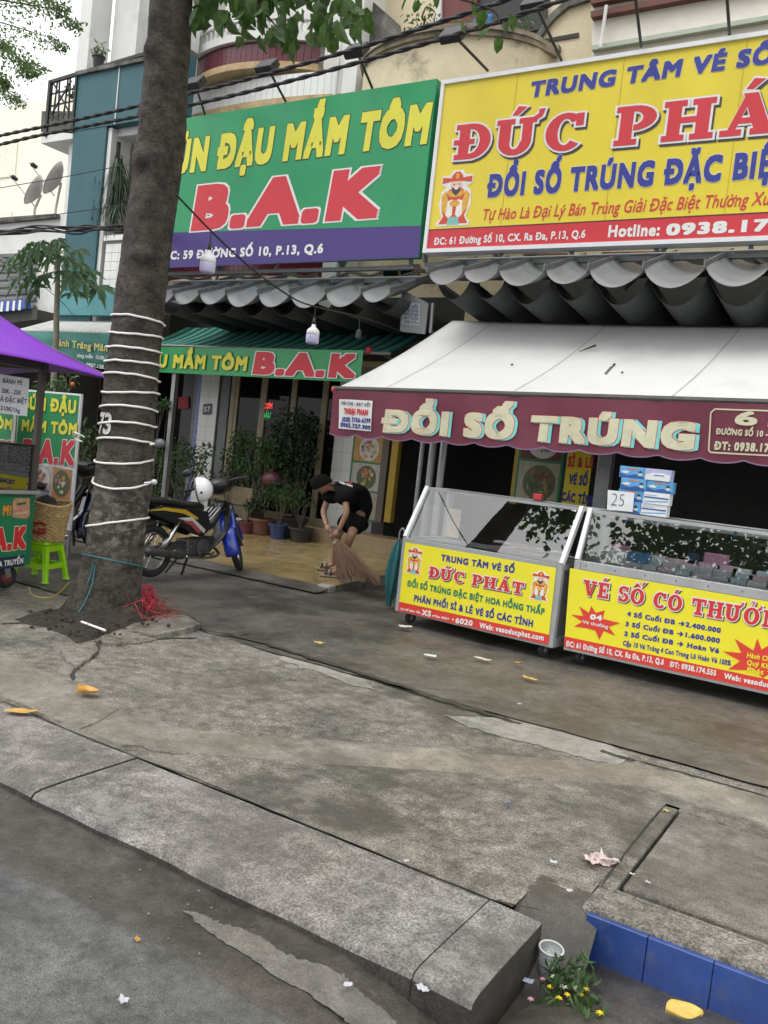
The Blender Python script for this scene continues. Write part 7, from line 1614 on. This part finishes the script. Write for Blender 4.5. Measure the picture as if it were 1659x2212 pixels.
# purple canopy
pu = thing('parasol', 'purple square parasol canopy over the sandwich cart', 'parasol', (-7.3, 4.4, .03)); m_pur = M('purple_nylon', (.2, .02, .5), .55, var=.1, scale=2, sub=0)
apex = V((-7.75, 4.35, 2.86)); cz = 1.97; cn = [V((-6.1, 5.28, 1.955)), V((-8.9, 5.9, 1.98)), V((-9.3, 3.2, 1.97)), V((-6.35, 3.0, 1.96))]
for i in range(4):
    a, c_ = cn[i], cn[(i+1) % 4]
    b = B(); b.grid(lambda u, v: apex.lerp(a.lerp(c_, u), v)+V((0, 0, -.09*math.sin(math.pi*v)-.0*u+.07*math.sin(math.pi*u)*v*v)), 14, 14); pn_ = b.build('panel', m_pur, pu, smooth=True, thick=.003)
    B().tube([apex-V((0, 0, .02)), apex.lerp(a, .5)-V((0, 0, .11)), a-V((0, 0, .01))], .008, 6).build('rib', m_csf, pu)
B().tube([(-7.75, 4.35, .03), apex], .02, 10).build('pole', m_csf, pu); B().ell(apex+V((0, 0, .02)), .03, .03, .05).build('finial', m_pur, pu, smooth=True)
# stool and basket
m_lime = M('lime_plastic', (.33, .72, .01), .38, var=.05); sx_, sy_ = -6.95, 5.22; stl = thing('plastic_stool', 'lime green plastic stool under the wicker basket', 'stool', (sx_, sy_, .035), R(20))
def SL(x, y, z): return MW[stl] @ V((x, y, z))
H_ = .37; ht, hb_ = .135, .19
b = B(); b.prism([SL(x*ht, y*ht, H_-.03) for x, y in ((-1,-.8),(-.8,-1),(.8,-1),(1,-.8),(1,.8),(.8,1),(-.8,1),(-1,.8))], (0, 0, .03)); b.build('seat', m_lime, stl, bevel=.008)
for sx in (-1, 1):
    for sy in (-1, 1):
        w0, w1 = .05, .038; b = B(); o = []
        for z, hh, w_ in ((H_-.03, ht, .06), (H_-.1, ht+(hb_-ht)*.25, .05), (.02, hb_, .04), (0, hb_+.008, .05)):
            for ex, ey in ((0,0),(1,0),(1,1),(0,1)): o.append(SL(sx*(hh-ex*w_), sy*(hh-ey*w_), z))
        f = []
        for i in range(3):
            for j in range(4): f.append((i*4+j, i*4+(j+1) % 4, (i+1)*4+(j+1) % 4, (i+1)*4+j))
        b.add(o, f+[(0,1,2,3),(15,14,13,12)]).build('leg', m_lime, stl, bevel=.004)
for (a, c_) in (((-1,-1),(1,-1)), ((1,-1),(1,1)), ((1,1),(-1,1)), ((-1,1),(-1,-1))):
    k = ht+(hb_-ht)*.62-.02; B().bar(SL(a[0]*k, a[1]*k, .14), SL(c_[0]*k, c_[1]*k, .14), .02, .045).build('stretcher', m_lime, stl)
    k = ht-.012; B().bar(SL(a[0]*k, a[1]*k, H_-.06), SL(c_[0]*k, c_[1]*k, H_-.06), .02, .06).build('apron', m_lime, stl)
bk = thing('wicker_basket', 'deep woven wicker basket with red letter on the green stool', 'basket', SL(0, 0, H_)); m_wk = M('wicker', (.52, .36, .17), .7, var=.35, scale=30); bc = SL(0, 0, H_)
bh = .36
def bas(z, a):
    t = z/bh; sq = 4; k = (abs(math.cos(a))**sq+abs(math.sin(a))**sq)**(-1/sq); rx = (.175+.055*t)*(.6+.4*k); ry = (.13+.04*t)*(.6+.4*k); ca, sa = math.cos(R(30)), math.sin(R(30)); x, y = rx*math.cos(a), ry*math.sin(a); return bc+V((x*ca-y*sa, x*sa+y*ca, z+.005))
nrow = 21; b = B(); n_ = 72
for r_ in range(nrow):
    pts = []
    for i in range(n_+1):
        a = 2*math.pi*i/n_; p_ = bas(bh*(r_+.5)/nrow + (.02*math.sin(2*a) if r_ > 14 else 0), a); d = (p_-bc); d.z = 0; d.normalize(); pts.append(p_+d*(.0075 if (i//2+r_) % 2 else -.003))
    b.tube(pts, .0085, 5, cap=False)
wv = b.build('weave', m_wk, bk); wv['kind'] = 'stuff'
b = B()
for i in range(36): a = 2*math.pi*i/36; b.tube([bas(bh*k/6+(.02*math.sin(2*a) if k > 4 else 0), a) for k in range(7)], .006, 5)
sk = b.build('stakes', m_wk, bk); sk['kind'] = 'stuff'
b = B(); b.tube([bas(bh+.02*math.sin(2*2*math.pi*i/48), 2*math.pi*i/48) for i in range(49)], .014, 8, cap=False); b.build('rim', m_wk, bk, smooth=True)
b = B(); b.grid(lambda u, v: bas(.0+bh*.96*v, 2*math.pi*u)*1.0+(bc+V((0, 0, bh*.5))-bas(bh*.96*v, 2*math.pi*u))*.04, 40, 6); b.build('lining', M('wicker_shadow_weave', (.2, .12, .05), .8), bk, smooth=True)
gv, gf = text_mesh('G', .04); gx0 = min(q[0] for q in gv); gx1 = max(q[0] for q in gv); pts = []
a0 = R(-88)
for (x, y, _d) in gv:
    p_ = bas(.07+y/.75*.12, a0+((x-gx0)/(gx1-gx0)-.5)*.72); d = (p_-bc); d.z = 0; d.normalize(); pts.append(p_+d*.019)
B().add(pts, gf).build('painted_letter', M('red_paint_letter', (.4, .03, .03), .6, var=.3, scale=40), bk)
bgc = thing('cloth_bundle', 'black and orange patterned cloth bundle in the wicker basket', 'cloth', bc+V((0, 0, bh-.08)))
b = B(); b.grid(lambda u, v: bc+V((-.0, 0, bh-.06))+V((.15*math.sin(math.pi*v)*math.cos(2*math.pi*u)*(1+.15*noise.noise(V((u*9, v*5, 2)))), .11*math.sin(math.pi*v)*math.sin(2*math.pi*u), .16*math.cos(math.pi*v)*.8+.02*noise.noise(V((u*12, v*8, 1))))), 30, 16)
mt = M('patterned_cloth', (.02, .02, .02), .8, var=.3, scale=10, dirt=1.0, dcol=(.45, .12, .02), dscale=14, dlo=.55, dhi=.6); b.build('fabric', mt, bgc, smooth=True)
# standing green boards
SBY = 6.25; SBF = Face((0, SBY, 0), (1, 0, 0), (0, -1, 0))
def standing(label, x0, x1, zt_, zg, zb_, face, loc):
    t_ = thing('standing_board', label, 'sign', loc); Y = face.O.y
    B().box(x0-.02, x1+.02, Y+.001, Y+.03, zb_, zt_+.02).build('frame', m_wfr, t_); 
    pnl = B().box(x0, x1, Y-.003, Y-.0005, zg, zt_).build('panel', M('board_green', (.012, .24, .08), .4, var=.05), t_)
    for x in (x0, x1-.03): B().bar((x+.015, Y+.04, .03), (x+.015, Y+.04, zt_), .03).build('leg', m_steel, t_)
    return t_, pnl
a = PY(45, 843, SBY); c_ = PY(174, 856, SBY); e = PY(160, 1010, SBY)
sb1, p1_ = standing('green standing board with eating-house lettering behind the cart post', a.x, c_.x-.015, (a.z+c_.z)/2, e.z, .35, SBF, ((a.x+c_.x)/2, SBY, .03))
F2 = Face((0, SBY-.003, 0), (1, 0, 0), (0, -1, 0))
ptext(p1_, F2, 'BÚN ĐẬU', (50,883.5), (164,894), (120,861), m_ylw, outline=m_dk, og=.012, off=.05)
ptext(p1_, F2, 'MẮM TÔM', (47,931), (166,941), (120,911), m_ylw, outline=m_dk, og=.012, off=.05)
ptext(p1_, F2, 'B.A.K', (46,1000), (160,1006), (91,949), m_mred, outline=m_wh, og=.025, off=.05, skew=.05)
fw = (c_.x-.015-a.x)/3
for i in range(3):
    x0 = a.x+i*fw; pnl = print_poly(sb1, F2, [(x0+.01, e.z-.42), (x0+fw-.01, e.z-.42), (x0+fw-.01, e.z-.03), (x0+.01, e.z-.03)], M('photo_strip_%d' % i, ((.4, .3, .2), (.5, .45, .4), (.45, .22, .08))[i], .5, var=.3, scale=12), .001, 'photo_panel', px=False)
    dish(pnl, F2, x0+fw/2, e.z-.2, fw*.42, None, 20+i)
a2 = PY(-90, 830, 6.0); c2_ = PY(32, 846, 6.0); F3 = Face((0, 5.997, 0), (1, 0, 0), (0, -1, 0))
sb2, p2_ = standing('green standing board mostly hidden behind the cart case', a2.x, c2_.x, a2.z, a2.z-.9, .35, Face((0, 6.0, 0), (1, 0, 0), (0, -1, 0)), ((a2.x+c2_.x)/2, 6.0, .03))
ptext(p2_, F3, 'BÚN ĐẬU', (-80,874), (26,884), (-79,852), m_ylw, off=.05); ptext(p2_, F3, 'MẮM TÔM', (-80,918), (26,929), (-79,896), m_ylw, off=.05); ptext(p2_, F3, 'B.A.K', (-80,985), (26,994), (-79,945), m_mred, outline=m_wh, og=.025, off=.05)
# shrubs behind the boards
for (x, y, r_, nn, Yb_, lab) in ((110, 845, .22, 90, 7.2, 'bright green bush showing above the standing board'), (180, 940, .2, 70, 7.0, 'leafy bush between standing board and trunk'), (165, 985, .25, 90, 7.2, 'fresh green shrub beside the standing board edge'), (140, 830, .16, 40, 7.3, 'flowering twig with orange bloom above the standing board')):
    c_ = PY(x, y, Yb_); t_ = thing('garden_shrub', lab, 'shrub', (c_.x, Yb_, .03)); foliage(c_, r_, nn, .11, .04, (1.2, 1, .8)).build('foliage', lm_mid, t_); stems((c_.x, Yb_, .03), [c_, c_+V((r_*.5, 0, r_*.3)), c_+V((-r_*.6, 0, r_*.2))], .015).build('stem', mtb, t_)
    if y == 830: B().ell(PY(157, 830, 7.2), .03, .03, .03).build('flower', M('orange_flower', (.6, .12, .03), .6), t_, smooth=True)
# teal umbrella / rag by the counter end
rg = thing('folded_umbrella', 'folded teal umbrella leaning against the counter end', 'umbrella', PY(848, 1262, 7.6)); a = PY(862, 1168, 7.45); c_ = PY(845, 1258, 7.45); c_.z = .04
b = B(); b.grid(lambda u, v: a.lerp(c_, v)+V((math.cos(2*math.pi*u), math.sin(2*math.pi*u), 0))*(.02+.05*math.sin(math.pi*min(1, v*1.1))**.7)*(1+.35*math.sin(2*math.pi*u*5)), 40, 10); b.build('canopy', M('teal_fabric', (.02, .12, .13), .7, var=.2), rg, smooth=True)
B().tube(cat_curve([a, a+V((0, 0, .09)), a+V((.03, 0, .13)), a+V((.06, 0, .09))], 5), .01, 8).build('handle', m_steel, rg, smooth=True)
# ================================================================ CABLES, BULBS, LITTER
m_cab = M('cable_black', (.015, .015, .016), .6, var=.2)
def twisted(label, pts, Y, r_, tw=5.0):
    P_ = cat_curve([PY(x, y, Y) for x, y in pts], 24); t_ = thing('power_cable', label, 'cable', P_[0]); n = len(P_)
    for ph in (0, math.pi):
        q = []
        for i, p_ in enumerate(P_):
            s = p_.x*tw; q.append(p_+V((0, math.cos(s*3+ph), math.sin(s*3+ph)))*r_*.55)
        B().tube(q, r_, 6).build('strand', m_cab, t_, smooth=True)
twisted('upper thick twisted cable crossing in front of both signs', [(-120,320),(0,293),(150,262),(288,231),(406,202),(549,167),(770,105),(987,36),(1120,-10),(1400,-120)], 7.4, .017)
twisted('lower thick twisted cable crossing in front of both signs', [(-120,338),(0,312),(92,291),(288,253),(406,228),(549,195),(770,136),(987,74),(1104,38),(1240,-10),(1500,-120)], 7.4, .017)
t_ = thing('cable_bundle', 'sagging bundle of black cables passing behind the trunk above papaya leaves', 'cable', PY(0, 500, 7.2))
for i in range(6):
    dy = (i-2.5)*2.6; P_ = cat_curve([PY(-150, 512+dy*1.4, 7.2), PY(0, 503+dy, 7.2), PY(90, 494+dy*.8, 7.2), PY(150, 497+dy*1.2, 7.2), PY(210, 493+dy*.7, 7.2), PY(262, 495+dy, 7.2), PY(300, 494+dy, 7.8), PY(330, 490+dy, 9.05), PY(420, 470+dy*2, 9.4)], 8); B().tube([p_+V((0, .02*math.sin(k*.8+i), .01*math.sin(k*.5+i*2))) for k, p_ in enumerate(P_)], .012, 6).build('strand', m_cab, t_, smooth=True)
for lab, pts, r_ in (('thin cable across the pale yellow building', [(-100,425),(0,406),(140,382),(300,350)], .006), ('thin cable looping below the satellite dishes', [(-100,490),(0,478),(130,462),(290,440)], .006), ('thin white wire slanting over the white roof edge', [(-60,560),(20,570),(120,640),(165,690)], .005)):
    P_ = cat_curve([PY(x, y, 8.2) for x, y in pts], 8); c_ = thing('thin_cable', lab, 'cable', P_[0]); B().tube(P_, r_, 6).build('strand', m_cab, c_)
# festoon cord with two bulbs, from the trunk to the awning frame
cd = thing('festoon_cord', 'black hanging cord strung from the trunk to the canopy carrying two bulbs', 'cord', PY(385, 428, 4.7))
P_ = cat_curve([PY(380, 420, 4.7), PY(420, 462, 4.95), PY(455, 498, 5.15), PY(520, 560, 5.6), PY(580, 608, 6.0), PY(640, 648, 6.5), PY(688, 664, 6.8), PY(740, 676, 7.4), PY(795, 690, 8.0), PY(866, 716, 8.85)], 6)
B().tube(P_, .008, 6).build('cord', m_cab, cd, smooth=True)
m_bulb = M('milky_bulb', (.72, .72, .78), .25, var=.03, spec=.6); m_bbase = M('white_bulb_base', (.75, .75, .77), .4); m_lil = M('lilac_diffuser', (.55, .53, .75), .35)
def bulb(label, x, y, Y, sc_):
    p_ = PY(x, y, Y); t_ = thing('led_bulb', label, 'bulb', p_, group='bulbs on the festoon cord'); r_ = sc_
    B().lathe([(r_*.3, .0), (r_*.35, -r_*.35), (r_*.8, -r_*.75), (r_*.98, -r_*1.0), (r_, -r_*1.3), (r_, -r_*1.65)], p_, n=24).build('base', m_bbase, t_, smooth=True)
    B().lathe([(r_, -r_*1.651), (r_*1.02, -r_*1.75), (r_*1.0, -r_*2.75), (r_*.85, -r_*2.95), (.001, -r_*3.02)], p_, n=24).build('diffuser', m_lil, t_, smooth=True)
    B().tube([p_+V((0, 0, r_*1.0)), p_+V((0, 0, -.01))], [r_*.22, r_*.3], 10).build('socket', m_lamp, t_, smooth=True); B().tube([p_+V((0, 0, r_*.9)), PY(x+4, y-40, Y)], .005, 6).build('lead', m_cab, t_)
bulb('white LED bulb hanging before the purple strip of the green sign', 452, 541, 5.15, .062)
bulb('white LED bulb hanging under the grey canopy', 678, 701, 6.8, .064)
sk_ = thing('empty_socket', 'empty black lamp socket hanging under the grey canopy', 'socket', PY(775, 728, 8.0)); p_ = PY(776, 712, 8.0); B().tube([PY(777, 688, 8.0), p_], .005, 6).build('lead', m_cab, sk_); B().lathe([(.015, .0), (.03, -.02), (.035, -.09), (.03, -.1)], p_, n=12).build('shell', m_lamp, sk_)
# fallen leaves
m_yl = [M('fallen_leaf_%d' % i, c_, .6, var=.25, scale=25) for i, c_ in enumerate(((.62, .34, .08), (.6, .36, .1), (.7, .5, .13), (.35, .2, .06)))]
def fallen(label, x, y, z, l, w_, ang, mt, curl=.25, fold=.3):
    p_ = GZ(x, y, z+.004); d = V((math.cos(ang), math.sin(ang), 0)); s_ = V((-d.y, d.x, 0)); b = B(); ph = x*.37
    b.grid(lambda u, v: p_+d*(u-.5)*l+s_*((v-.5)*w_*max(.03, math.sin(math.pi*u**.85))**.75+.06*l*math.sin(2.5*u+ph))+V((0, 0, .2*curl*w_*(2*v-1)**2*(1.5+math.sin(3*u+ph))+.12*curl*l*(2*u-1)**2+.003*math.sin(9*u+6*v+ph))), 14, 6)
    o = b.build('fallen_leaf', mt, None, smooth=True, thick=.0012); return tag(o, label, 'leaf')
fallen('broad yellow leaf standing curled on the pavement near the tree pit', 190, 1497, .02, .12, .13, 1.2, m_yl[0], .6, .6)
fallen('long orange leaf lying on the kerb joint', 47, 1537, .012, .17, .075, .45, m_yl[1])
fallen('small yellow leaf on wet pavement beside the mossy joint', 690, 1388, .035, .09, .05, .1, m_yl[2])
fallen('curled orange leaf near the counter caster', 1118, 1434, .035, .06, .05, .4, m_yl[3], .6)
fallen('slender yellow leaf lying below the long counter', 1146, 1465, .035, .14, .05, -.15, m_yl[1])
fallen('large pale yellow leaf lying in the gutter below the blue tiles', 1478, 2196, -.1, .12, .09, .6, m_yl[2], .5, .5)
fallen('tiny orange leaf scrap on the asphalt', 298, 2028, -.055, .03, .018, -.4, m_yl[0])
fallen('tiny yellow scrap on the pavement beyond the drain cover', 1440, 1751, .004, .035, .015, .2, m_yl[2])
# paper scraps
def scrap(label, x, y, z, w_, l_, a, c_, name='paper_scrap', bendy=.012):
    p_ = GZ(x, y, z+.008); ux = V((math.cos(a), math.sin(a), 0)); uy = V((-math.sin(a), math.cos(a), 0)); b = B(); sd_ = x*.013
    r3 = random.Random(int(x*7+y)); k4 = [(r3.uniform(.7, 1.15), r3.uniform(.7, 1.15)) for _ in range(4)]; fx_, fy_ = r3.uniform(1.5, 4), r3.uniform(1.5, 4)
    def cr(u, v):
        c00, c10, c11, c01 = k4; kx = (c00[0]*(1-u)+c10[0]*u)*(1-v)+(c01[0]*(1-u)+c11[0]*u)*v; ky = (c00[1]*(1-u)+c10[1]*u)*(1-v)+(c01[1]*(1-u)+c11[1]*u)*v
        return p_+ux*(u-.5)*w_*kx+uy*(v-.5)*l_*ky+V((0, 0, bendy*(.4+.5*noise.noise(V((u*fx_+x, v*fy_+y, 0)))+.3*abs(u-.4))))
    b.grid(cr, 6, 6)
    return tag(b.build(name, M('scrap_%02d%02d%02d' % tuple(int(k*99) for k in c_), c_, .7, var=.12, scale=25), None, smooth=True, thick=.001), label, 'paper')
W_ = (.58, .58, .61)
scrap('crumpled lottery ticket beside the counter caster', 876, 1357, .03, .14, .08, .5, (.65, .55, .6), bendy=.04)
scrap('small pale blue paper on wet pavement before the counter', 930, 1417, .03, .1, .06, .2, (.62, .7, .72))
scrap('printed ticket lying flat before the counter', 1042, 1424, .03, .15, .06, -.2, (.6, .58, .5))
scrap('white wad of paper on the asphalt by itself', 266, 2165, -.055, .035, .025, .3, W_, bendy=.02)
scrap('folded white tissue in the gutter below the kerb end', 912, 2140, -.047, .045, .026, -.4, W_, bendy=.02)
scrap('small white scrap on the pale gutter mortar', 752, 2130, -.044, .03, .02, .6, W_, bendy=.015)
scrap('lilac paper scrap beside the plastic cup', 1140, 2122, -.16, .035, .022, .2, (.5, .52, .72), bendy=.015)
scrap('white speck of paper on the kerb joint', 878, 1862, .004, .022, .014, .2, W_)
scrap('white chip of paper by the drain frame corner', 1230, 1926, .006, .025, .015, .2, W_)
scrap('small white scrap on the drain cover', 1366, 1890, .007, .022, .012, .1, W_)
scrap('second small white scrap on the drain cover', 1400, 1908, .008, .022, .012, -.3, W_)
scrap('white crumb of paper on the repair band', 1195, 1864, .004, .03, .018, .3, W_)
scrap('white crumb on the bed of the mossy joint', 1122, 1522, .034, .03, .016, .3, W_)
scrap('blue bottle scrap on the pavement', 1100, 1738, .004, .03, .015, .1, (.05, .08, .3))
scrap('red shred of plastic on the tiled forecourt', 556, 1198, .1, .16, .02, .2, (.4, .05, .05))
bl = thing('crumpled_wrapper', 'crumpled pinkish white wrapper lying on wet pavement by the drain frame', 'litter', GZ(1292, 1862, .004)); p0 = GZ(1294, 1862, .006); r3 = random.Random(2)
for q in range(3):
    b = B(); a = q*1.1+.3; ux = V((math.cos(a), math.sin(a), 0)); uy = V((-math.sin(a), math.cos(a), 0)); cc = p0+V((r3.uniform(-.025, .025), r3.uniform(-.02, .02), .004+.006*q))
    b.grid(lambda u, v: cc+ux*(u-.5)*.1*(.75+.35*math.sin(3*v+q))+uy*(v-.5)*.07*(.8+.3*math.sin(4*u+q))+V((0, 0, .02*noise.noise(V((u*4+q*7, v*4, 1)))+.012*(u-.5)**2*4)), 9, 9); b.build('sheet', M('pink_wrapper', (.66, .54, .53), .55, var=.25, scale=35), bl, thick=.0008)
# plastic cup and flower bunch at the drain inlet
cb_ = GZ(1180, 2105, -.165); cp = thing('plastic_cup', 'clear plastic cup standing in the drain inlet', 'cup', cb_)
m_cup = M('clear_cup_plastic', (.75, .78, .78), .2, var=.05, trans=.75, spec=.5)
B().lathe([(.028, 0), (.03, .004), (.041, .1)], cb_, (.08, -.05, 1), 26).build('wall', m_cup, cp, smooth=True, thick=.0015)
torus(B(), cb_+V((.008, -.005, .1)), (.08, -.05, 1), .0415, .0035, 28, 8).build('rim', M('cup_rim', (.62, .63, .63), .4), cp, smooth=True)
B().lathe([(.001, .0), (.03, .0), (.034, .035), (.001, .035)], cb_+V((0, 0, .004)), n=18).build('dregs', M('cup_dregs', (.1, .09, .08), .5), cp)
fb = thing('flower_bunch', 'discarded bunch of green leaves with yellow and white flowers by the cup', 'flowers', GZ(1235, 2170, -.165)); b = B()
fc = [GZ(1215, 2130, -.13), GZ(1240, 2160, -.13), GZ(1215, 2165, -.14), GZ(1255, 2185, -.14), GZ(1245, 2110, -.12)]
for c_ in fc:
    for _ in range(50): leaf(b, c_+rv()*.065, rv()+V((0, 0, .3)), rv(), rnd.uniform(.03, .055), .016, .2, .2)
b.build('foliage', lm_mid, fb); m_fy = M('yellow_petal', (.75, .55, .03), .6, var=.15); m_fw = M('cream_petal', (.72, .74, .6), .6, var=.08); m_fp = M('rose_petal', (.55, .3, .36), .6)
stems(GZ(1250, 2205, -.165), fc, .004, .002).build('stem', m_pet, fb)
for (x, y, mt, r_) in ((1193, 2090, m_fw, .016), (1197, 2115, m_fw, .015), (1217, 2135, m_fw, .014), (1243, 2140, m_fw, .017), (1265, 2140, m_fy, .013), (1188, 2135, m_fy, .012), (1207, 2160, m_fy, .013), (1225, 2152, m_fy, .012), (1255, 2152, m_fy, .012), (1295, 2192, m_fy, .014), (1172, 2118, m_fp, .011), (1146, 2162, m_fp, .012), (1252, 2098, M('pale_blue_petal', (.45, .6, .66), .6), .01)):
    c_ = GZ(x, y, -.1); b = B()
    for i in range(10): a = 2*math.pi*i/10; leaf(b, c_, V((math.cos(a), math.sin(a), .5+.4*(i % 2))), (0, 0, 1), r_*1.1, r_*.7, .3, .1)
    b.ell(c_+V((0, 0, r_*.4)), r_*.5, r_*.5, r_*.4, 8, 6); b.build('flower', mt, fb, smooth=True)
# red raffia heap and incense sticks by the tree, white stick in the soil
rf = thing('raffia_heap', 'heap of red plastic raffia and incense sticks beside the trunk foot', 'litter', GZ(320, 1322, .05)); b = B(); r2 = random.Random(8)
for i in range(70):
    p0 = GZ(r2.gauss(312, 12), r2.gauss(1312, 12), .06); b.tube(cat_curve([p0, p0+V((r2.gauss(0, .05), r2.gauss(0, .05), r2.uniform(.04, .15))), p0+V((r2.gauss(0, .11), r2.gauss(0, .1), r2.uniform(-.02, .08)))], 4), .0035, 4)
b.build('strands', M('red_raffia', (.42, .03, .05), .5, var=.3), rf); b = B()
for i in range(55):
    p0 = GZ(r2.gauss(345, 20), r2.gauss(1325, 8), .055); d = V((r2.gauss(.2, .5), r2.gauss(-.2, .5), r2.uniform(-.02, .25))).normalized(); b.tube([p0, p0+d*r2.uniform(.08, .2)], .002, 4)
b.build('sticks', M('incense_stick', (.25, .08, .05), .8, var=.3), rf)
b = B()
for i in range(14): p0 = GZ(r2.gauss(318, 10), r2.gauss(1305, 12), .09); leaf(b, p0, V((r2.gauss(0, 1), r2.gauss(0, 1), .8)), (0, 0, 1), .12, .03, .2, .3)
b.build('ribbon', M('red_raffia', (.42, .03, .05)), rf)
ws = thing('plastic_stick', 'short white plastic conduit lying in the tree pit soil', 'stick', GZ(205, 1355, .08)); B().tube([GZ(176, 1343, .1), GZ(190, 1348, .095)], .009, 8).build('piece', m_rope, ws); B().tube([GZ(192, 1349, .096), GZ(228, 1362, .085)], .009, 8).build('piece', m_rope, ws)
b = B(); r2 = random.Random(3)
for i in range(90):
    x = r2.uniform(60, 370); y = r2.uniform(1318, 1385); p_ = GZ(x, y, .075); c_ = .008+.014*r2.random()
    if y > 1345+ (x-200)**2*-.0006+30: continue
    b.ell(p_+V((0, 0, .005)), c_, c_*.8, c_*.6, 6, 4)
o = b.build('soil_clods', m_soil, None); tag(o, kind='stuff', label='loose dark clods of earth in the tree pit', cat='soil')
b = B(); r2 = random.Random(21)
for i in range(420):
    x = r2.uniform(-6, 0); y = r2.choice((r2.uniform(1.95, 2.24), r2.uniform(2.9, 5), r2.uniform(5.05, 7))); z = -.088 if y < 2.3 else (.006 if y < 5 else .034); s_ = .0015+.0035*r2.random()**2
    if x > -1.4 and y < 3.2: continue
    z = -.047 if y < 2.27 else (hgt(x, y) if y < 5 else .018)
    b.ell((x, y, z+s_*.4), s_*1.3, s_, s_*.7, 5, 3)
o = b.build('grit', M('pale_grit', (.22, .21, .19), .9, var=.4, scale=50), None); tag(o, kind='stuff', label='scattered pale grit on pavement and gutter', cat='grit')
yr = thing('yellow_cord', 'thin yellow cord lying on the pavement beside the stool', 'cord', GZ(95, 1300, .03)); B().tube(cat_curve([GZ(62, 1268, .035), GZ(72, 1286, .035), GZ(105, 1291, .035), GZ(128, 1280, .04), GZ(150, 1258, .05)], 6), .004, 6).build('strand', M('yellow_cord_plastic', (.6, .42, .05), .5), yr)
